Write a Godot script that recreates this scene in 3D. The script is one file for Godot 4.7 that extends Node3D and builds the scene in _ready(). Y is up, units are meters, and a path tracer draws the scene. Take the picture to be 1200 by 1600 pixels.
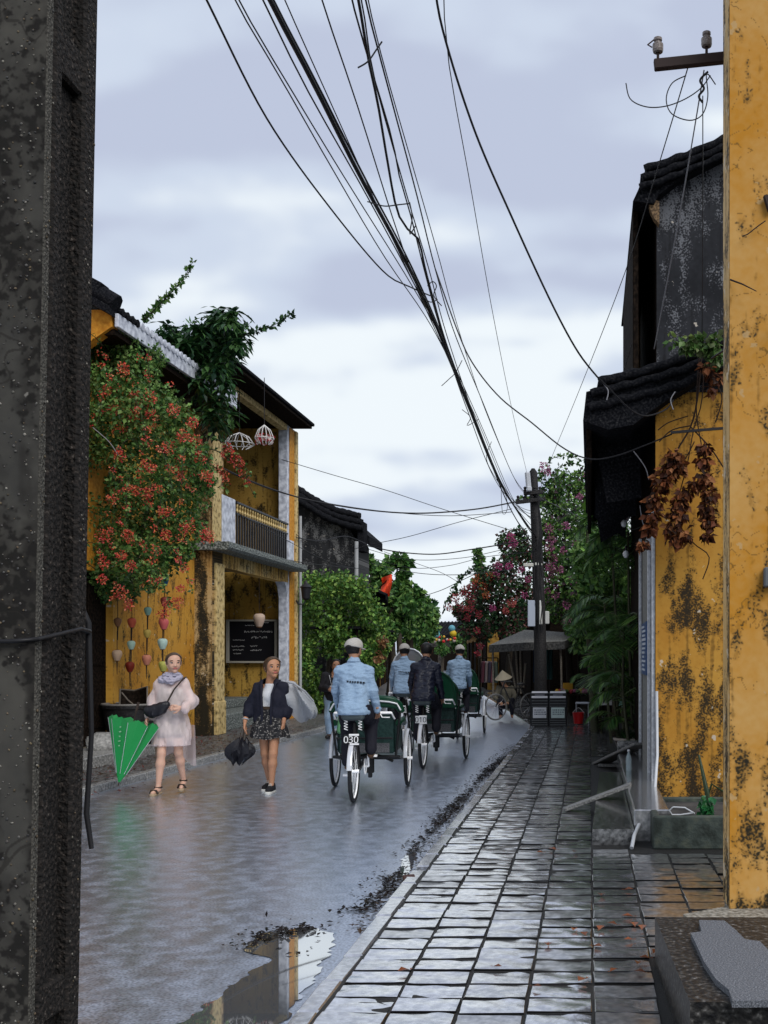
extends Node3D
# A rainy old-town street: wet road and stone pavement, ochre houses, cyclos, overhead cables.
# Depths are given in units of 1/K metre along the street; at() and ground() turn a spot seen in the photo into a point of the place.
const K := 1.3
const FOCAL := 1300.0
const EYE := 1.7
const HORIZON := Vector2(922, 1021)

var rng := RandomNumberGenerator.new()
var mats := {}
var taken := {}
var font_sans := SystemFont.new()

class Shape:
	var v := PackedVector3Array()
	var n := PackedVector3Array()
	var c := PackedColorArray()
	var uv := PackedVector2Array()
	var col := Color.WHITE
	var colored := false

	func paint(x: Color) -> void:
		col = x
		colored = true

	func vert(p: Vector3, m: Vector3, t := Vector2.ZERO) -> void:
		v.append(p); n.append(m); c.append(col); uv.append(t)

	func tri(a: Vector3, b: Vector3, d: Vector3) -> void:   # a, b, d run counter-clockwise seen from outside
		var m := (b - a).cross(d - a).normalized()
		vert(a, m); vert(d, m); vert(b, m)

	func quad(a: Vector3, b: Vector3, d: Vector3, e: Vector3, r := Rect2(0, 0, 1, 1)) -> void:
		var m := (b - a).cross(e - a)
		if m.length_squared() < 1e-14:
			m = (d - b).cross(e - b)
		m = m.normalized()
		var t := [Vector2(r.position.x, r.end.y), r.end, Vector2(r.end.x, r.position.y), r.position]
		vert(a, m, t[0]); vert(d, m, t[2]); vert(b, m, t[1])
		vert(a, m, t[0]); vert(e, m, t[3]); vert(d, m, t[2])

	func smooth_tri(a: Vector3, b: Vector3, d: Vector3, na: Vector3, nb: Vector3, nd: Vector3) -> void:
		vert(a, na); vert(d, nd); vert(b, nb)

	func box(ctr: Vector3, size: Vector3, bas := Basis.IDENTITY, bev := 0.0) -> void:
		var h := size * 0.5
		var s := [bas.x, bas.y, bas.z]
		var b := minf(bev, minf(h.x, minf(h.y, h.z)) * 0.9)
		for ax in 3:
			var ux: Vector3 = s[(ax + 1) % 3]
			var uy: Vector3 = s[(ax + 2) % 3]
			var hx: float = h[(ax + 1) % 3] - b
			var hy: float = h[(ax + 2) % 3] - b
			for sg in [-1.0, 1.0]:
				var o: Vector3 = ctr + s[ax] * (h[ax] * sg)
				var q := [o - ux * hx - uy * hy, o + ux * hx - uy * hy, o + ux * hx + uy * hy, o - ux * hx + uy * hy]
				if sg > 0:
					quad(q[0], q[1], q[2], q[3])
				else:
					quad(q[3], q[2], q[1], q[0])
		if b <= 0.0:
			return
		for ax in 3:   # chamfers along axis ax
			var e1 := (ax + 1) % 3
			var e2 := (ax + 2) % 3
			var la: Vector3 = s[ax] * (h[ax] - b)
			for s1 in [-1.0, 1.0]:
				for s2 in [-1.0, 1.0]:
					var p: Vector3 = ctr + s[e1] * (h[e1] * s1) + s[e2] * ((h[e2] - b) * s2)
					var q: Vector3 = ctr + s[e1] * ((h[e1] - b) * s1) + s[e2] * (h[e2] * s2)
					if s1 * s2 > 0:
						quad(p - la, q - la, q + la, p + la)
					else:
						quad(p + la, q + la, q - la, p - la)
		for sx in [-1.0, 1.0]:
			for sy in [-1.0, 1.0]:
				for sz in [-1.0, 1.0]:
					var px: Vector3 = ctr + s[0] * (h.x * sx) + s[1] * ((h.y - b) * sy) + s[2] * ((h.z - b) * sz)
					var py: Vector3 = ctr + s[0] * ((h.x - b) * sx) + s[1] * (h.y * sy) + s[2] * ((h.z - b) * sz)
					var pz: Vector3 = ctr + s[0] * ((h.x - b) * sx) + s[1] * ((h.y - b) * sy) + s[2] * (h.z * sz)
					if sx * sy * sz > 0:
						tri(px, py, pz)
					else:
						tri(px, pz, py)

	func slab(lo: Vector3, hi: Vector3, bev := 0.0) -> void:
		box((lo + hi) * 0.5, (hi - lo).abs(), Basis.IDENTITY, bev)

	func bar(a: Vector3, b: Vector3, w: float, h: float, up := Vector3.UP, bev := 0.0) -> void:
		var z := (b - a).normalized()
		if absf(z.dot(up)) > 0.98:
			up = Vector3.RIGHT
		var x := up.cross(z).normalized()
		box((a + b) * 0.5, Vector3(w, h, a.distance_to(b)), Basis(x, z.cross(x), z), bev)

	func tube(pts: Array, rad, sides := 6, caps := true) -> void:
		var k := pts.size()
		var prev := Vector3.ZERO
		var rings := []
		var dirs := []
		for i in k:
			var t: Vector3 = (pts[mini(i + 1, k - 1)] - pts[maxi(i - 1, 0)]).normalized()
			var x := prev
			if i == 0:
				x = t.cross(Vector3.UP if absf(t.y) < 0.9 else Vector3.RIGHT)
			x = (x - t * x.dot(t)).normalized()
			prev = x
			var y := t.cross(x)
			var r: float = rad[i] if rad is Array or rad is PackedFloat32Array else rad
			var ring := []
			var dn := []
			for j in sides:
				var a := TAU * j / sides
				var dir := x * cos(a) + y * sin(a)
				dn.append(dir)
				ring.append(pts[i] + dir * r)
			rings.append(ring)
			dirs.append(dn)
		for i in k - 1:
			for j in sides:
				var l := (j + 1) % sides
				var a: Vector3 = rings[i][j]
				var b: Vector3 = rings[i][l]
				var d: Vector3 = rings[i + 1][l]
				var e: Vector3 = rings[i + 1][j]
				smooth_tri(a, b, d, dirs[i][j], dirs[i][l], dirs[i + 1][l])
				smooth_tri(a, d, e, dirs[i][j], dirs[i + 1][l], dirs[i + 1][j])
		if caps:
			for j in range(1, sides - 1):
				tri(rings[0][0], rings[0][j + 1], rings[0][j])
				tri(rings[k - 1][0], rings[k - 1][j], rings[k - 1][j + 1])

	func lathe(prof: Array, sides: int, xf := Transform3D.IDENTITY) -> void:   # prof: Vector2(radius, height) from bottom to top on the outside
		for i in prof.size() - 1:
			var p: Vector2 = prof[i]
			var q: Vector2 = prof[i + 1]
			var sl := Vector2(q.y - p.y, p.x - q.x).normalized()
			for j in sides:
				var a0 := TAU * j / sides
				var a1 := TAU * (j + 1) / sides
				var d0 := Vector3(cos(a0), 0, -sin(a0))
				var d1 := Vector3(cos(a1), 0, -sin(a1))
				var n0 := (xf.basis * (d0 * sl.x + Vector3.UP * sl.y)).normalized()
				var n1 := (xf.basis * (d1 * sl.x + Vector3.UP * sl.y)).normalized()
				var a := xf * (d0 * p.x + Vector3.UP * p.y)
				var b := xf * (d1 * p.x + Vector3.UP * p.y)
				var d := xf * (d1 * q.x + Vector3.UP * q.y)
				var e := xf * (d0 * q.x + Vector3.UP * q.y)
				if p.x > 1e-5:
					smooth_tri(a, b, d, n0, n1, n1)
				if q.x > 1e-5:
					smooth_tri(a, d, e, n0, n1, n0)

	func ball(ctr: Vector3, r: Vector3, bas := Basis.IDENTITY, nu := 12, nv := 8) -> void:
		var pt := func(i: int, j: int) -> Vector3:
			var th := PI * j / nv
			var ph := TAU * i / nu
			return Vector3(sin(th) * cos(ph), cos(th), sin(th) * sin(ph))
		for j in nv:
			for i in nu:
				var q := [pt.call(i, j), pt.call(i + 1, j), pt.call(i + 1, j + 1), pt.call(i, j + 1)]
				var w := []
				var m := []
				for p in q:
					w.append(ctr + bas * (p * r))
					m.append((bas * (p / r)).normalized())
				if j > 0:
					smooth_tri(w[0], w[1], w[2], m[0], m[1], m[2])
				if j < nv - 1:
					smooth_tri(w[0], w[2], w[3], m[0], m[2], m[3])

	func torus(ctr: Vector3, axis: Vector3, big: float, small: float, nu := 28, nv := 7) -> void:
		var x := axis.cross(Vector3.UP if absf(axis.y) < 0.9 else Vector3.RIGHT).normalized()
		var y := axis.cross(x).normalized()
		var f := func(i: int, j: int) -> Array:
			var a := TAU * i / nu
			var b := TAU * j / nv
			var d := x * cos(a) + y * sin(a)
			var m := d * cos(b) + axis * sin(b)
			return [ctr + d * big + m * small, m]
		for i in nu:
			for j in nv:
				var a = f.call(i, j)
				var b = f.call(i + 1, j)
				var d = f.call(i + 1, j + 1)
				var e = f.call(i, j + 1)
				smooth_tri(a[0], b[0], d[0], a[1], b[1], d[1])
				smooth_tri(a[0], d[0], e[0], a[1], d[1], e[1])

	func extrude(poly: PackedVector2Array, xf: Transform3D, depth: float) -> void:   # polygon in the local xy plane, pulled along local z
		var ids := Geometry2D.triangulate_polygon(poly)
		var cw := Geometry2D.is_polygon_clockwise(poly)
		var p := []
		var q := []
		for w in poly:
			p.append(xf * Vector3(w.x, w.y, 0))
			q.append(xf * Vector3(w.x, w.y, depth))
		for i in range(0, ids.size(), 3):
			var a: int = ids[i]
			var b: int = ids[i + 1]
			var d: int = ids[i + 2]
			if (poly[b] - poly[a]).cross(poly[d] - poly[a]) < 0:
				var t := b
				b = d
				d = t
			tri(q[a], q[b], q[d])
			tri(p[a], p[d], p[b])
		var k := poly.size()
		for i in k:
			var j := (i + 1) % k
			if cw:
				quad(p[j], p[i], q[i], q[j])
			else:
				quad(p[i], p[j], q[j], q[i])

	func leaf(p: Vector3, dir: Vector3, up: Vector3, l: float, w: float, fold := 0.25) -> void:
		var x := dir.cross(up).normalized()
		var u := x.cross(dir).normalized()
		var tip := p + dir * l
		var mid := p + dir * (l * 0.45)
		tri(p, mid + x * w + u * (w * fold), tip)
		tri(p, tip, mid - x * w + u * (w * fold))

	func mesh() -> ArrayMesh:
		var a := []
		a.resize(Mesh.ARRAY_MAX)
		a[Mesh.ARRAY_VERTEX] = v
		a[Mesh.ARRAY_NORMAL] = n
		a[Mesh.ARRAY_TEX_UV] = uv
		if colored:
			a[Mesh.ARRAY_COLOR] = c
		var m := ArrayMesh.new()
		m.add_surface_from_arrays(Mesh.PRIMITIVE_TRIANGLES, a)
		return m

	func moved(by: Vector3) -> Shape:
		for i in v.size():
			v[i] += by
		return self

	func lowest() -> Vector3:
		var lo := v[0]
		var hi := v[0]
		for p in v:
			lo = lo.min(p)
			hi = hi.max(p)
		return Vector3((lo.x + hi.x) / 2, lo.y, (lo.z + hi.z) / 2)


# ---------- places ----------
func at(px: float, py: float, d: float) -> Vector3:
	return Vector3((px - HORIZON.x) * d / FOCAL, EYE - (py - HORIZON.y) * d / FOCAL, -d * K)

func ground(px: float, py: float, h := 0.0) -> Vector3:
	return at(px, py, FOCAL * (EYE - h) / (py - HORIZON.y))

func xd(x: float, y: float, d: float) -> Vector3:
	return Vector3(x, y, -d * K)

func rnd(a: float, b: float) -> float:
	return rng.randf_range(a, b)

func rdir() -> Vector3:
	var z := rnd(-1, 1)
	var a := rnd(0, TAU)
	var r := sqrt(1 - z * z)
	return Vector3(r * cos(a), z, r * sin(a))

# ---------- nodes ----------
func numbered(called: String) -> String:
	if not taken.has(called):
		taken[called] = 0
		return called
	taken[called] += 1
	return "%s_%03d" % [called, taken[called]]

func tag(o: Node, label: String, category: String, group := "") -> Node:
	o.set_meta("label", label)
	o.set_meta("category", category)
	if group:
		o.set_meta("group", group)
	return o

func thing(called: String, label: String, category: String, base := Vector3.ZERO, group := "", turn := 0.0) -> Node3D:
	var o := Node3D.new()
	o.name = numbered(called)
	add_child(o)
	o.position = base
	o.rotation.y = turn
	tag(o, label, category, group)
	return o

func part(called: String, s: Shape, m: Material, parent: Node3D) -> MeshInstance3D:   # shape in its parent's own axes
	var o := MeshInstance3D.new()
	o.name = called
	o.mesh = s.mesh()
	o.material_override = m
	parent.add_child(o, true)
	return o

func wpart(called: String, s: Shape, m: Material, parent: Node3D) -> MeshInstance3D:   # shape in world axes under an unturned parent
	var off := Vector3.ZERO
	var q: Node = parent
	while q is Node3D and q != self:
		off += q.position
		q = q.get_parent()
	return part(called, s.moved(-off), m, parent)

func piece(called: String, mesh: Mesh, m: Material, parent: Node3D, xf: Transform3D) -> MeshInstance3D:
	var o := MeshInstance3D.new()
	o.name = called
	o.mesh = mesh
	o.material_override = m
	o.transform = xf
	parent.add_child(o, true)
	return o

func one(called: String, s: Shape, m: Material, label: String, category: String, group := "") -> MeshInstance3D:
	var o := MeshInstance3D.new()
	o.name = numbered(called)
	var b := s.lowest()
	o.mesh = s.moved(-b).mesh()
	o.material_override = m
	add_child(o)
	o.position = b
	tag(o, label, category, group)
	return o

func struct(called: String, s: Shape, m: Material) -> MeshInstance3D:
	var o := MeshInstance3D.new()
	o.name = numbered(called)
	o.mesh = s.mesh()
	o.material_override = m
	add_child(o)
	o.set_meta("kind", "structure")
	return o

func words(text: String, size: float, m: Material, parent: Node3D, xf: Transform3D, called := "lettering", depth := 0.004) -> MeshInstance3D:
	var t := TextMesh.new()
	t.font = font_sans
	t.text = text
	t.font_size = 24
	t.pixel_size = size / 17.5
	t.depth = depth
	t.curve_step = 1.0
	return piece(called, t, m, parent, xf)

# ---------- materials ----------
func lin(r: float, g: float, b: float) -> Color:
	return Color(r, g, b).linear_to_srgb()

func noise(sd: int, freq: float, oct := 4) -> FastNoiseLite:
	var f := FastNoiseLite.new()
	f.noise_type = FastNoiseLite.TYPE_SIMPLEX_SMOOTH
	f.seed = sd
	f.frequency = freq
	f.fractal_octaves = oct
	return f

func noisetex(sd: int, freq: float, oct: int, ramp: Array, size := 512) -> NoiseTexture2D:   # ramp: [offset, linear colour] pairs
	var t := NoiseTexture2D.new()
	t.width = size
	t.height = size
	t.seamless = true
	t.noise = noise(sd, freq, oct)
	var g := Gradient.new()
	var off := PackedFloat32Array()
	var cols := PackedColorArray()
	for r in ramp:
		off.append(r[0])
		cols.append(r[1])
	g.offsets = off
	g.colors = cols
	t.color_ramp = g
	return t

var grain_tex := {}
func grain(key: String) -> Texture2D:   # shared grey noise: used for relief and roughness
	if not grain_tex.has(key):
		var k := {"fine": [11, 0.06, 4], "mid": [12, 0.02, 5], "coarse": [13, 0.006, 6], "grit": [14, 0.16, 3]}[key] as Array
		grain_tex[key] = noisetex(k[0], k[1], k[2], [[0.15, Color.BLACK], [0.85, Color.WHITE]])
	return grain_tex[key]

func plain(called: String, c: Color, rough := 0.6, metal := 0.0) -> StandardMaterial3D:
	if mats.has(called):
		return mats[called]
	var m := StandardMaterial3D.new()
	m.resource_name = called
	m.albedo_color = c
	m.roughness = rough
	m.metallic = metal
	m.metallic_specular = 0.35
	m.vertex_color_use_as_albedo = true
	mats[called] = m
	return m

func mottled(called: String, ramp: Array, freq: float, rough: float, scale: float, relief := 0.0, relief_key := "mid", sd := 1) -> StandardMaterial3D:
	if mats.has(called):
		return mats[called]
	var m := plain(called, Color.WHITE, rough)
	m.albedo_texture = noisetex(sd + called.hash() % 997, freq, 5, ramp)
	m.uv1_triplanar = true
	m.uv1_world_triplanar = true
	m.uv1_scale = Vector3.ONE * scale
	if relief > 0:
		m.heightmap_enabled = true
		m.heightmap_texture = grain(relief_key)
		m.heightmap_scale = relief * 0.4
	return m

func leafy(called: String, rough := 0.45) -> StandardMaterial3D:
	var m := plain(called, Color.WHITE, rough)
	m.backlight_enabled = true
	m.backlight = Color(0.7, 0.7, 0.7)
	return m

# Weathered plaster as a picture of its own for one wall of wm x hm metres: uneven limewash, mould spots with a ragged outline, run-off streaks, chips.
func plaster(sd: int, wm: float, hm: float, ppm: float, ca: Color, cb: Color, o := {}) -> ImageTexture:
	var w := mini(1024, int(wm * ppm))
	var h := mini(2048, int(hm * ppm))
	var im := Image.create(w, h, false, Image.FORMAT_RGB8)
	var wash := noise(sd, 0.8, 4)
	var fine := noise(sd + 1, 14.0, 3)
	var patch := noise(sd + 2, 2.6, 6)
	var run := noise(sd + 3, 1.0, 4)
	var chip := noise(sd + 4, 5.0, 4)
	var speck := noise(sd + 5, 38.0, 3)
	var crack := noise(sd + 6, 1.6, 4)
	var spots: Array = o.get("spots", [])
	var mc: Color = o.get("mould_color", Color(0.012, 0.013, 0.01))
	var cc: Color = o.get("chip_color", Color(0.5, 0.45, 0.38))
	var base: float = o.get("mould", -0.3)
	var streak: float = o.get("streak", 0.25)
	var chips: float = o.get("chips", 0.55)
	var dim: Color = o.get("stain_color", Color(0.10, 0.055, 0.012))
	for y in h:
		var vm := hm * (1.0 - (y + 0.5) / h)
		for x in w:
			var um := wm * (x + 0.5) / w
			var a := clampf(0.5 + 0.8 * wash.get_noise_2d(um, vm), 0, 1)
			var f := fine.get_noise_2d(um, vm)
			var c := ca.lerp(cb, clampf(a + 0.25 * f, 0, 1))
			var s := clampf((run.get_noise_2d(um * 9.0, vm * 0.45) + 0.25 * f - (0.35 - streak)) * 3.0, 0, 1) * 0.75
			c = c.lerp(dim, s)
			var k := base
			for q in spots:
				var du: float = (um - q[0]) / q[2]
				var dv: float = (vm - q[1]) / q[3]
				k += q[4] * exp(-du * du - dv * dv)
			var pv := patch.get_noise_2d(um * 1.5, vm * 0.65) + k
			if pv > -0.3:
				c = c.lerp(dim, clampf((pv + 0.3 + 0.3 * f) * 1.3, 0, 0.75))
				var m := clampf((pv + 0.3 * f + 0.85 * speck.get_noise_2d(um, vm)) * 3.5, 0, 1)
				c = c.lerp(mc, m * 0.95)
			if chip.get_noise_2d(um, vm) + 0.2 * f > chips:
				c = c.lerp(cc, 0.8)
			if absf(crack.get_noise_2d(um, vm)) < 0.006 and a > 0.42:
				c = c.lerp(dim, 0.7)
			im.set_pixel(x, y, c.linear_to_srgb())
	im.generate_mipmaps()
	return ImageTexture.create_from_image(im)

func pictured(called: String, t: Texture2D, rough := 0.75, relief := 0.3) -> StandardMaterial3D:
	var m := plain(called, Color.WHITE, rough)
	m.albedo_texture = t
	m.texture_repeat = false
	m.metallic_specular = 0.3
	return m

# A rectangle of wall with its picture: origin bottom left seen from the front, du to the right, dv up; t is its thickness behind the face.
func board(s: Shape, o: Vector3, du: Vector3, dv: Vector3, t := 0.0) -> void:
	s.quad(o, o + du, o + du + dv, o + dv)
	if t > 0:
		var b := -du.cross(dv).normalized() * t
		var e := Rect2(0.0, 0.0, 0.02, 1.0)
		s.quad(o + du + b, o + b, o + b + dv, o + du + b + dv)
		s.quad(o + du, o + du + b, o + du + b + dv, o + du + dv, e)
		s.quad(o + b, o, o + dv, o + b + dv, e)
		s.quad(o + dv, o + du + dv, o + du + dv + b, o + dv + b, e)
		s.quad(o + b, o + du + b, o + du, o, e)

func picture_uv(s: Shape, r: Rect2) -> void:   # lays a wall picture over a shape by its own x and y, in metres
	for i in s.v.size():
		s.uv[i] = Vector2((s.v[i].x - r.position.x) / r.size.x, 1.0 - (s.v[i].y - r.position.y) / r.size.y)

func _ready() -> void:
	rng.seed = 20240611
	font_sans.font_names = PackedStringArray(["Droid Sans"])
	var cam := Camera3D.new()
	cam.name = "camera"
	cam.projection = Camera3D.PROJECTION_FRUSTUM
	cam.near = 0.1
	cam.far = 900.0
	cam.size = 1600.0 / (FOCAL * K) * 0.1
	cam.frustum_offset = Vector2((600.0 - HORIZON.x) / (FOCAL * K) * 0.1, (HORIZON.y - 800.0) / (FOCAL * K) * 0.1)
	cam.position = Vector3(0, EYE, 0)
	add_child(cam)
	cam.current = true
	sky_and_light()
	build_ground()
	print("ground ", Time.get_ticks_msec())
	build_left_houses()
	build_right_houses()
	print("houses ", Time.get_ticks_msec())
	build_far()
	build_poles()
	build_plants()
	print("plants ", Time.get_ticks_msec())
	build_street_things()
	build_cyclos()
	print("cyclos ", Time.get_ticks_msec())
	build_people()
	print("people ", Time.get_ticks_msec())
	build_wires()
	print("all ", Time.get_ticks_msec())

func sky_and_light() -> void:
	var w := 1024
	var h := 512
	var im := Image.create(w, h, false, Image.FORMAT_RGBF)
	var big := noise(41, 0.5, 6)
	var small := noise(42, 1.5, 6)
	var pale := Color(0.33, 0.372, 0.445)
	var violet := Color(0.258, 0.285, 0.37)
	var bright := Color(0.465, 0.5, 0.525)
	for y in h:
		var up := PI * (0.5 - (y + 0.5) / h)
		var sy := sin(up)
		for x in w:
			var a := TAU * ((x + 0.5) / w - 0.5)
			var d := Vector3(sin(a) * cos(up), sy, -cos(a) * cos(up))
			var k := 1.0 / (absf(sy) + 0.32)
			var p := Vector3(d.x * k, 0.3, d.z * k) * 1.3
			var n1 := big.get_noise_3d(p.x + 3.1, p.y, p.z * 2.2)
			var n2 := small.get_noise_3d(p.x, p.y + 5.0, p.z * 2.4)
			var t := n1 * 1.3 + n2 * 1.15 + 0.02
			t += 0.45 * (1.0 - smoothstep(0.08, 0.36, sy))
			t = signf(t) * smoothstep(0.0, 0.48, absf(t))
			var c := pale
			if t < 0:
				c = pale.lerp(violet, -t * 0.75)
			else:
				c = pale.lerp(bright, t)
			if sy < 0:
				c = Color(0.2, 0.215, 0.24)
			im.set_pixel(x, y, c)
	var sm := PanoramaSkyMaterial.new()
	sm.panorama = ImageTexture.create_from_image(im)
	var sky := Sky.new()
	sky.sky_material = sm
	var e := Environment.new()
	e.background_mode = Environment.BG_SKY
	e.sky = sky
	e.tonemap_mode = Environment.TONE_MAPPER_LINEAR
	e.tonemap_exposure = 1.88
	e.sdfgi_enabled = true
	e.ssao_enabled = true
	e.ssil_enabled = true
	var we := WorldEnvironment.new()
	we.name = "environment"
	we.environment = e
	add_child(we)
	var sun := DirectionalLight3D.new()
	sun.name = "sun"
	sun.light_energy = 0.48
	sun.light_angular_distance = 40.0
	sun.light_color = Color(1.0, 0.985, 0.965)
	sun.shadow_enabled = true
	add_child(sun)
	sun.look_at_from_position(Vector3.ZERO, -Vector3(0.5, 0.68, 0.55).normalized(), Vector3.UP)

const KERB_R := [[-1.345, 0.3], [-1.345, 19.0], [-4.9, 36.0], [-9.6, 59.0], [-16.4, 92.0]]
const KERB_L := [[-6.2, 0.3], [-6.05, 10.0], [-5.83, 18.0], [-5.95, 22.0], [-8.6, 36.0], [-13.2, 59.0], [-19.8, 92.0]]

func kerb_x(line: Array, d: float) -> float:
	for i in line.size() - 1:
		if d <= line[i + 1][1]:
			var t: float = (d - line[i][1]) / (line[i + 1][1] - line[i][1])
			return lerpf(line[i][0], line[i + 1][0], t)
	return line[-1][0]

func build_ground() -> void:
	var soil := mottled("soil", [[0.2, lin(0.03, 0.03, 0.03)], [0.8, lin(0.07, 0.065, 0.06)]], 0.02, 0.8, 0.3)
	var s := Shape.new()
	s.quad(Vector3(-300, -0.06, 60), Vector3(300, -0.06, 60), Vector3(300, -0.06, -600), Vector3(-300, -0.06, -600))
	struct("ground", s, soil)
	# wet asphalt
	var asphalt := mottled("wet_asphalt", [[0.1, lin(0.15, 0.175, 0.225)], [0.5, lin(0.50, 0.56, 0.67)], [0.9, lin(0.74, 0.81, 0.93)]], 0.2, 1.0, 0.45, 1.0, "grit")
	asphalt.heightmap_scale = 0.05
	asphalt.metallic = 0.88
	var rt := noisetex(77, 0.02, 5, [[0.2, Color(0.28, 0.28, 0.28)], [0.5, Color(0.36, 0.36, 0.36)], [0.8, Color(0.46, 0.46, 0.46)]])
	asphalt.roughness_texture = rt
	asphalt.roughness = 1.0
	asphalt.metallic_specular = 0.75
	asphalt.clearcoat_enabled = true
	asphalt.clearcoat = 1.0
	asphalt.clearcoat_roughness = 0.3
	s = Shape.new()
	var steps := 60
	for i in steps:
		var d0 := 0.3 + 91.7 * pow(float(i) / steps, 1.6)
		var d1 := 0.3 + 91.7 * pow(float(i + 1) / steps, 1.6)
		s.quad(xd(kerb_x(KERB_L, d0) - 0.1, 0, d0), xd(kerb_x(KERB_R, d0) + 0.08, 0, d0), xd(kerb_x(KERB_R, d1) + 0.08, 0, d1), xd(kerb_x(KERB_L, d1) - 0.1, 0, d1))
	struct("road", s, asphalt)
	build_puddles()
	build_right_pavement()
	build_left_pavement()

func ragged(pts: Array, h: float, amp: float, sd: int) -> PackedVector2Array:   # closed outline in (x, -z), subdivided and roughened
	var nz := noise(sd, 2.2, 4)
	var out := PackedVector2Array()
	var k := pts.size()
	for i in k:
		var a := ground(pts[i][0], pts[i][1], h)
		var b := ground(pts[(i + 1) % k][0], pts[(i + 1) % k][1], h)
		var m := maxi(2, int(a.distance_to(b) / 0.035))
		for j in m:
			var p := a.lerp(b, float(j) / m)
			p += Vector3(nz.get_noise_2d(p.x * 3, p.z * 3), 0, nz.get_noise_2d(p.x * 3 + 50, p.z * 3)) * amp
			out.append(Vector2(p.x, -p.z))
	return out

func flat(s: Shape, poly: PackedVector2Array, y: float) -> void:
	var ids := Geometry2D.triangulate_polygon(poly)
	for i in range(0, ids.size(), 3):
		var q := []
		for j in 3:
			q.append(Vector3(poly[ids[i + j]].x, y, -poly[ids[i + j]].y))
		if (q[1] - q[0]).cross(q[2] - q[0]).y < 0:
			s.tri(q[0], q[2], q[1])
		else:
			s.tri(q[0], q[1], q[2])

func build_puddles() -> void:
	var water := plain("puddle_water", lin(0.62, 0.64, 0.67), 0.02, 0.9)
	water.metallic_specular = 0.9
	var s := Shape.new()
	flat(s, ragged([[381, 1478], [395, 1464], [430, 1455], [478, 1448], [500, 1453], [523, 1459], [508, 1500], [478, 1548], [450, 1590], [415, 1660], [190, 1660], [262, 1605], [305, 1585], [335, 1563], [342, 1550], [392, 1518], [420, 1500], [408, 1492], [388, 1486]], 0.004, 0.06, 5), 0.004)
	tag(struct("puddle", s, water), "large still puddle on the road against the stone kerb", "puddle")
	s = Shape.new()
	flat(s, ragged([[640, 1330], [652, 1333], [644, 1352], [634, 1372], [622, 1372], [626, 1350]], 0.004, 0.05, 6), 0.004)
	tag(struct("puddle", s, water), "small bright puddle in the gutter beside the broken kerb", "puddle")
	# sodden leaves and silt in the gutter
	s = Shape.new()
	var patches := [
		[[786, 1183], [800, 1180], [772, 1203], [750, 1222], [742, 1228], [748, 1212], [768, 1196]],
		[[735, 1232], [742, 1230], [724, 1258], [706, 1275], [688, 1290], [672, 1305], [658, 1318], [645, 1335], [640, 1330], [652, 1312], [672, 1292], [698, 1262]],
		[[638, 1372], [612, 1398], [596, 1412], [585, 1420], [572, 1425], [545, 1424], [520, 1425], [556, 1418], [578, 1402], [596, 1388], [600, 1376], [614, 1364], [624, 1362]],
		[[372, 1482], [384, 1468], [410, 1458], [444, 1450], [478, 1446], [500, 1451], [470, 1459], [436, 1466], [400, 1474], [388, 1484]],
	]
	var nz := noise(3, 5.0, 3)
	rng.seed = 616
	for i in patches.size():
		var poly := ragged(patches[i], 0.006, 0.10, 30 + i)
		var lo := poly[0]
		var hi := poly[0]
		for p in poly:
			lo = lo.min(p)
			hi = hi.max(p)
		var m := int((hi.x - lo.x) * (hi.y - lo.y) * 5200)
		for k in m:
			var p := Vector2(rnd(lo.x - 0.05, hi.x + 0.05), rnd(lo.y - 0.15, hi.y + 0.15))
			var inside := Geometry2D.is_point_in_polygon(p, poly)
			if not inside and rng.randf() > 0.05:
				continue
			if nz.get_noise_2d(p.x * 2.0, p.y * 0.8) < -0.34 + 0.12 * rng.randf():
				continue
			var g := rnd(0.15, 1.0)
			s.paint(Color(0.022 * g, 0.016 * g, 0.012 * g))
			s.leaf(Vector3(p.x, rnd(0.005, 0.018), -p.y), Vector3(rnd(-1, 1), rnd(-0.1, 0.25), rnd(-1, 1)).normalized(), Vector3.UP, rnd(0.015, 0.05), rnd(0.006, 0.016), 0.4)
	var o := struct("gutter_silt", s, leafy("silt_flake", 0.5))
	o.set_meta("kind", "stuff")
	tag(o, "dark wet silt and rotting leaf bits lying in the gutter along the stone kerb", "silt")
	s = Shape.new()
	for i in 900:
		var t := rng.randf()
		var d := 5.0 + 10.5 * t
		var x := kerb_x(KERB_R, d) - absf(rng.randfn(0, 0.09)) - 0.02
		var g := rnd(0.25, 1.0)
		s.paint(Color(0.05 * g, 0.03 * g, 0.016 * g))
		s.leaf(xd(x, rnd(0.008, 0.015), d), Vector3(rnd(-1, 1), rnd(-0.05, 0.15), rnd(-1, 1)).normalized(), Vector3.UP, rnd(0.02, 0.06), rnd(0.006, 0.016))
	o = struct("gutter_leaves", s, leafy("wet_leaf", 0.3))
	o.set_meta("kind", "stuff")
	tag(o, "small dead leaves scattered along the gutter by the stone kerb", "leaves")

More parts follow.
